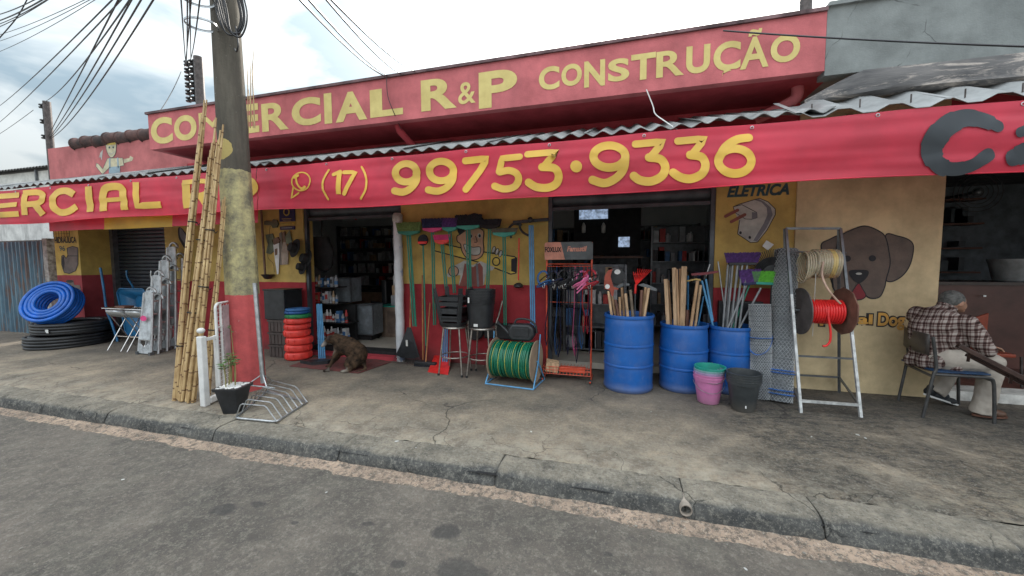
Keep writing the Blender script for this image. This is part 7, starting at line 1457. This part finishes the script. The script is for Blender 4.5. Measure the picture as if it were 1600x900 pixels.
# ---------------------------------------------------------------- inside the hardware shop
gcol = [mt('goods_'+n, c, .5, c2=tuple(x*.6 for x in c), scale=11) for n, c in (('white', (.78, .78, .76)), ('grey', (.38, .40, .42)), ('red', (.62, .06, .05)), ('blue', (.08, .22, .46)), ('black', (.05, .05, .055)), ('tan', (.55, .38, .22)), ('silver', (.62, .64, .66)))]
def shelf_unit(nm, label, x0, x1, y, zs, hs, dens, wt, seed, back=True, depth=.32):
    t = thing(nm, label, 'shelf', ((x0+x1)/2, y, zs[0])); rr = random.Random(seed)
    for z in zs: B().bb(x0, x1, y, y+depth, z-.02, z).build('board', M['greymetal'], t)
    for x in (x0, x1-.03): B().bb(x, x+.03, y+.001, y+depth-.001, .09, zs[-1]+hs).build('upright', M['greymetal'], t)
    if back: B().bb(x0, x1, y+depth, y+depth+.01, zs[0], zs[-1]+hs).build('back_panel', M['greymetal'], t)
    for k, m_ in enumerate(gcol):
        b = B()
        for z in zs:
            x = x0+.04
            r2 = random.Random(seed*77+int(z*100))
            while x < x1-.1:
                w = r2.uniform(*wt); h = r2.uniform(.45, .92)*hs; kk = r2.choices(range(7), dens)[0]
                if kk == k and r2.random() < .93:
                    if k in (0, 6) and r2.random() < .5: b.lathe([(0, 0), (w*.4, 0), (w*.4, h*.75), (w*.2, h*.85), (w*.18, h), (0, h)], (x+w/2, y+.08, z), 8)
                    else: b.bb(x, x+w*.9, y+.03, y+.22, z+.001, z+h)
                x += w+.008
        if b.v: b.build('goods', m_, t, kind='stuff', smooth=30)
    return t
shelf_unit('back_shelf', 'long stocked shelves on the back wall of the shop seen through doorway', -7.9, -5.0, 9.4, [.5, .85, 1.2, 1.55, 1.9, 2.25], .30, (5, 5, 3, 2, 3, 3, 6), (.05, .13), 5)
shelf_unit('back_shelf', 'stocked shelves behind the display rack seen through the wide opening', -2.6, 1.7, 9.4, [.4, .8, 1.2, 1.6, 2.0], .34, (2, 6, 1, 2, 6, 1, 3), (.06, .2), 6)
shelf_unit('bottle_shelf', 'dense dark bottle shelf at the right of the back wall', -4.9, -3.3, 9.1, [.3, .7, 1.05, 1.4, 1.75, 2.1, 2.4], .27, (4, 5, 1, 4, 4, 2, 5), (.04, .08), 7)
shelf_unit('side_shelf', 'low shelves of dark goods just inside the wide opening', -.85, .1, 6.0, [.15, .5, .85, 1.15], .30, (1, 4, 1, 1, 6, 1, 2), (.06, .18), 8)
shelf_unit('side_shelf', 'tall shelves of dark goods standing right inside the wide opening', .55, 1.55, 7.6, [.3, .7, 1.1, 1.5, 1.85], .30, (2, 5, 1, 1, 5, 1, 4), (.05, .12), 9)
# goods rack just inside the doorway: each packet a thing of its own
dr_ = thing('goods_rack', 'black wire goods rack full of packets just inside the doorway', 'rack', (-5.0, 5.75, .1)); rws = [(.16, -5.25, -4.50), (.46, -5.30, -4.50), (.79, -5.32, -4.72), (1.08, -5.32, -4.72)]
for z, xa, xb in rws: B().bb(xa-.03, xb+.03, 5.52, 5.80, z-.018, z).build('shelf', M['blackmatte'], dr_); B().tube([(xa-.03, 5.52, z+.03), (xb+.03, 5.52, z+.03)], .004, 5).build('rail', M['steel'], dr_)
for x in (-5.49, -4.55): B().bb(x, x+.02, 5.79, 5.815, .09, 1.35 if x < -5 else .75).build('upright', M['blackmatte'], dr_)
B().bb(-5.47, -4.53, 5.82, 5.84, .12, .75).build('back_panel', M['blackmatte'], dr_)
OR = ('first', 'second', 'third', 'fourth', 'fifth', 'sixth', 'seventh', 'eighth', 'ninth', 'tenth', 'eleventh', 'twelfth', 'thirteenth', 'fourteenth', 'fifteenth', 'sixteenth'); rown = ('bottom', 'second', 'third', 'top'); cn = ('white', 'grey', 'red', 'blue', 'black', 'tan', 'silver')
for r_, (z, xa, xb) in enumerate(rws):
    x = xa; rr = random.Random(r_+31); np_ = -1
    while x < xb-.04:
        np_ += 1; w = rr.uniform(.045, .085); h = rr.uniform(.13, .22); k = rr.choices(range(7), (5, 3, 3, 2, 2, 1, 5))[0]; t = thing('packet', f'small {cn[k]} packet, {OR[np_]} from the left on the {rown[r_]} shelf of the doorway rack', 'packet', (x+w/2, 5.6, z), f'{cn[k]} packets on the {rown[r_]} shelf of the goods rack')
        if rr.random() < .4:
            B().lathe([(0, 0), (w*.42, 0), (w*.42, h*.7), (w*.2, h*.82), (w*.18, h), (0, h)], (x+w/2, 5.59, z+.001), 12).build('bottle', gcol[k], t, smooth=40); B().lathe([(w*.425, h*.2), (w*.425, h*.5)], (x+w/2, 5.59, z+.001), 12).build('paper_band', gcol[(k+2) % 7], t)
        else: B().box((x+w/2, 5.60, z+h/2+.001), (w*.9, .09, h), rot=(0, rr.uniform(-.05, .05), 0)).build('box', gcol[k], t); B().bb(x+w*.15, x+w*.85, 5.548, 5.552, z+h*.35, z+h*.75).build('print', gcol[(k+3) % 7], t)
        x += w+.006
t = thing('glass_case', 'small dark framed display case beside the goods rack', 'display case', (-4.3, 5.9, .09)); 
for (x0_, x1_, z0_, z1_) in ((-5.05, -4.70, .78, 1.22), (-4.60, -4.25, .20, .74)):
    for (a, c_) in (((x0_, z0_), (x1_, z0_)), ((x1_, z0_), (x1_, z1_)), ((x1_, z1_), (x0_, z1_)), ((x0_, z1_), (x0_, z0_))): B().bar((a[0], 5.9, a[1]), (c_[0], 5.9, c_[1]), .02, .02).build('frame_bar', M['greymetal'], t)
    B().bb(x0_, x1_, 5.93, 6.2, z0_, z1_).build('cabinet', mt('cabinet_glass_grey', (.22, .25, .27), .25), t)
B().bb(-4.99, -4.33, 5.95, 6.18, .09, .20).build('plinth', M['blackmatte'], t)
# black hats and a bag hanging in the doorway
def hat(px, py, Yd, r, lb):
    c = at(px, py, Yd); t = thing('hat', lb, 'hat', c, 'black hats hanging at the left jamb'); B().lathe([(0, .10), (r*.45, .10), (r*.52, .06), (r*.55, .0), (r*.8, -.005), (r, .01), (r*1.01, .016), (r*.55, .012)], c, 24, rot=(rad(75), 0, rad(-20))).build('brim', M['blackmatte'], t, smooth=40)
hat(462, 388, 5.12, .155, 'black wide hat hanging foremost on the left door jamb'); hat(480, 405, 5.20, .16, 'black hat hanging lower, half behind the foremost one'); hat(474, 418, 5.17, .12, 'lowest small black hat hanging on the left jamb')
t = thing('hanging_bag', 'large black bag hanging high inside the doorway', 'bag', at(500, 400, 5.5)); b = B(); c = at(503, 396, 5.5); b.ball(c, (.24, .08, .30), 16, 12); b.ball(c+V(.06, 0, -.12), (.17, .07, .2)); b.bb(c.x-.24, c.x+.15, c.y-.06, c.y+.04, c.z, c.z+.29); o = remesh(b.build('bag', M['blackmatte'], t, smooth=180), .03, 3); B().tube([c+V(0, 0, .28), c+V(.02, 0, .55), c+V(.1, 0, .95)], .01, 6).build('strap', M['blackmatte'], t)
# counter, desk and till in the shop
t = thing('shop_counter', 'long dark counter deep inside the hardware shop', 'counter', (-5.6, 8.2, .085)); B().bb(-6.6, -4.85, 7.9, 8.4, .085, .80).build('body', mt('counter_oak', (.30, .20, .13), .6), t); B().bb(-6.65, -4.8, 7.85, 8.45, .80, .84).build('worktop', M['blackmatte'], t)
t = thing('side_table', 'small wooden cabinet with green top inside the doorway right', 'cabinet', (-4.1, 6.5, .085)); B().bb(-4.35, -3.45, 6.3, 6.8, .085, .66).build('body', mt('dull_oak', (.26, .19, .14), .6), t); B().bb(-4.37, -3.43, 6.28, 6.82, .66, .685).build('worktop', M['teal'], t); B().bb(-4.22, -3.7, 6.29, 6.299, .16, .58).build('door', mt('dull_oak_door', (.18, .13, .10), .6), t)
for k in range(3): t = thing('carton', ('lowest pale carton on the green-topped cabinet', 'middle brown carton on the green-topped cabinet', 'top pale carton on the green-topped cabinet')[k], 'carton', (-4.0, 6.55, .685+.19*k), 'cartons on the green-topped cabinet'); B().bb(-4.2+.03*k, -3.75, 6.4, 6.7, .686+.19*k, .685+.19*k+.186).build('box', gcol[(1, 5, 0)[k]], t); B().bb(-4.1, -3.9, 6.395, 6.399, .73+.19*k, .80+.19*k).build('print', gcol[2], t)
t = thing('office_chair', 'black office chair between the counter and the green-topped cabinet', 'chair', (-4.75, 6.9, .085)); b = B(); b.bb(-4.95, -4.55, 6.7, 7.1, .50, .57); b.build('seat', M['black'], t, bevel=.03); B().bb(-4.62, -4.50, 6.7, 7.1, .62, 1.15).build('backrest', M['black'], t, bevel=.03); B().tube([(-4.75, 6.9, .15), (-4.75, 6.9, .5)], .03, 8).build('column', M['black'], t)
for k in range(5): B().bar((-4.75, 6.9, .13), (-4.75+.27*math.cos(k*1.257), 6.9+.27*math.sin(k*1.257), .105), .04, .03).build('leg', M['black'], t)
for dy in (-.2, .2): B().bar((-4.85, 6.9+dy, .70), (-4.45, 6.9+dy, .66), .05, .03).build('armrest', M['black'], t)
# television cabinet seen through the wide opening
t = thing('television_cabinet', 'dark cabinet with a pale blue lit screen inside the wide opening', 'television', (-.3, 7.5, .085))
def emis(n, c, s_): m = mt(n, c, .3, 0, .3, 30, 0); bs = m.node_tree.nodes['Principled BSDF']; bs.inputs['Emission Strength'].default_value = s_; m.node_tree.links.new(bs.inputs['Base Color'].links[0].from_socket, bs.inputs['Emission Color']); return m
scr = emis('monitor_glow', (.40, .52, .72), .3); scr.node_tree.nodes['Noise Texture'].inputs['Scale'].default_value = 16
B().bb(-.86, .36, 7.5, 7.9, 1.62, 2.62).build('body', M['blackmatte'], t); a, c_ = at(905, 343, 7.49), at(950, 325, 7.49); B().bb(a.x, c_.x, 7.485, 7.499, a.z, c_.z).build('screen', scr, t); B().bb(-.9, .4, 7.45, 7.95, 1.56, 1.60).build('shelf', M['darkwood'], t)
for x in (-.88, .34): B().bb(x, x+.03, 7.5, 7.9, .085, 1.56).build('leg', M['blackmatte'], t)
t = thing('monitor', 'small monitor with pale blue picture below the television', 'monitor', (.1, 7.4, 1.6)); a, c_ = at(966, 386, 7.38), at(984, 370, 7.38); B().bb(a.x-.15, c_.x+.12, 7.385, 7.44, a.z-.12, c_.z+.06).build('case', M['blackmatte'], t); B().bb(a.x, c_.x, 7.376, 7.384, a.z, c_.z).build('screen', scr, t); B().bb(a.x, c_.x, 7.41, 7.44, 1.601, a.z-.11).build('stand', M['blackmatte'], t)
for i in range(2): q = at((912, 943)[i], 356, 7.35); tag(B().lathe([(0, -.10), (.035, -.09), (.04, .03), (.018, .08), (0, .10)], q, 10).build('hanging_glove', M['dirtywhite'], smooth=50, loc=q), ('left', 'right')[i]+' pale work glove hanging before the television cabinet', 'glove', 'work gloves before the television')
t = thing('appliance', 'grey appliance case under the television cabinet', 'appliance', (-.4, 7.4, .09)); B().bb(-.75, .0, 7.2, 7.44, 1.0, 1.45).build('case', gcol[1], t, bevel=.02); B().bb(-.8, .05, 7.15, 7.46, .96, .998).build('shelf', M['darkwood'], t); B().bb(-.8, -.77, 7.15, 7.46, .085, .96).build('leg', M['darkwood'], t); B().bb(.02, .05, 7.15, 7.46, .085, .96).build('leg', M['darkwood'], t)
t = thing('door_lamp', 'tiny red indicator light in the top of doorway', 'light', at(556, 341, 5.6)); q = at(556, 341, 5.6); B().ball(q, (.012, .012, .03), 8, 6).build('lens', M['redplastic'], t); B().bar(q+V(0, 0, .03), V(q.x, q.y, 2.85), .01, .01).build('bracket', M['blackmatte'], t)
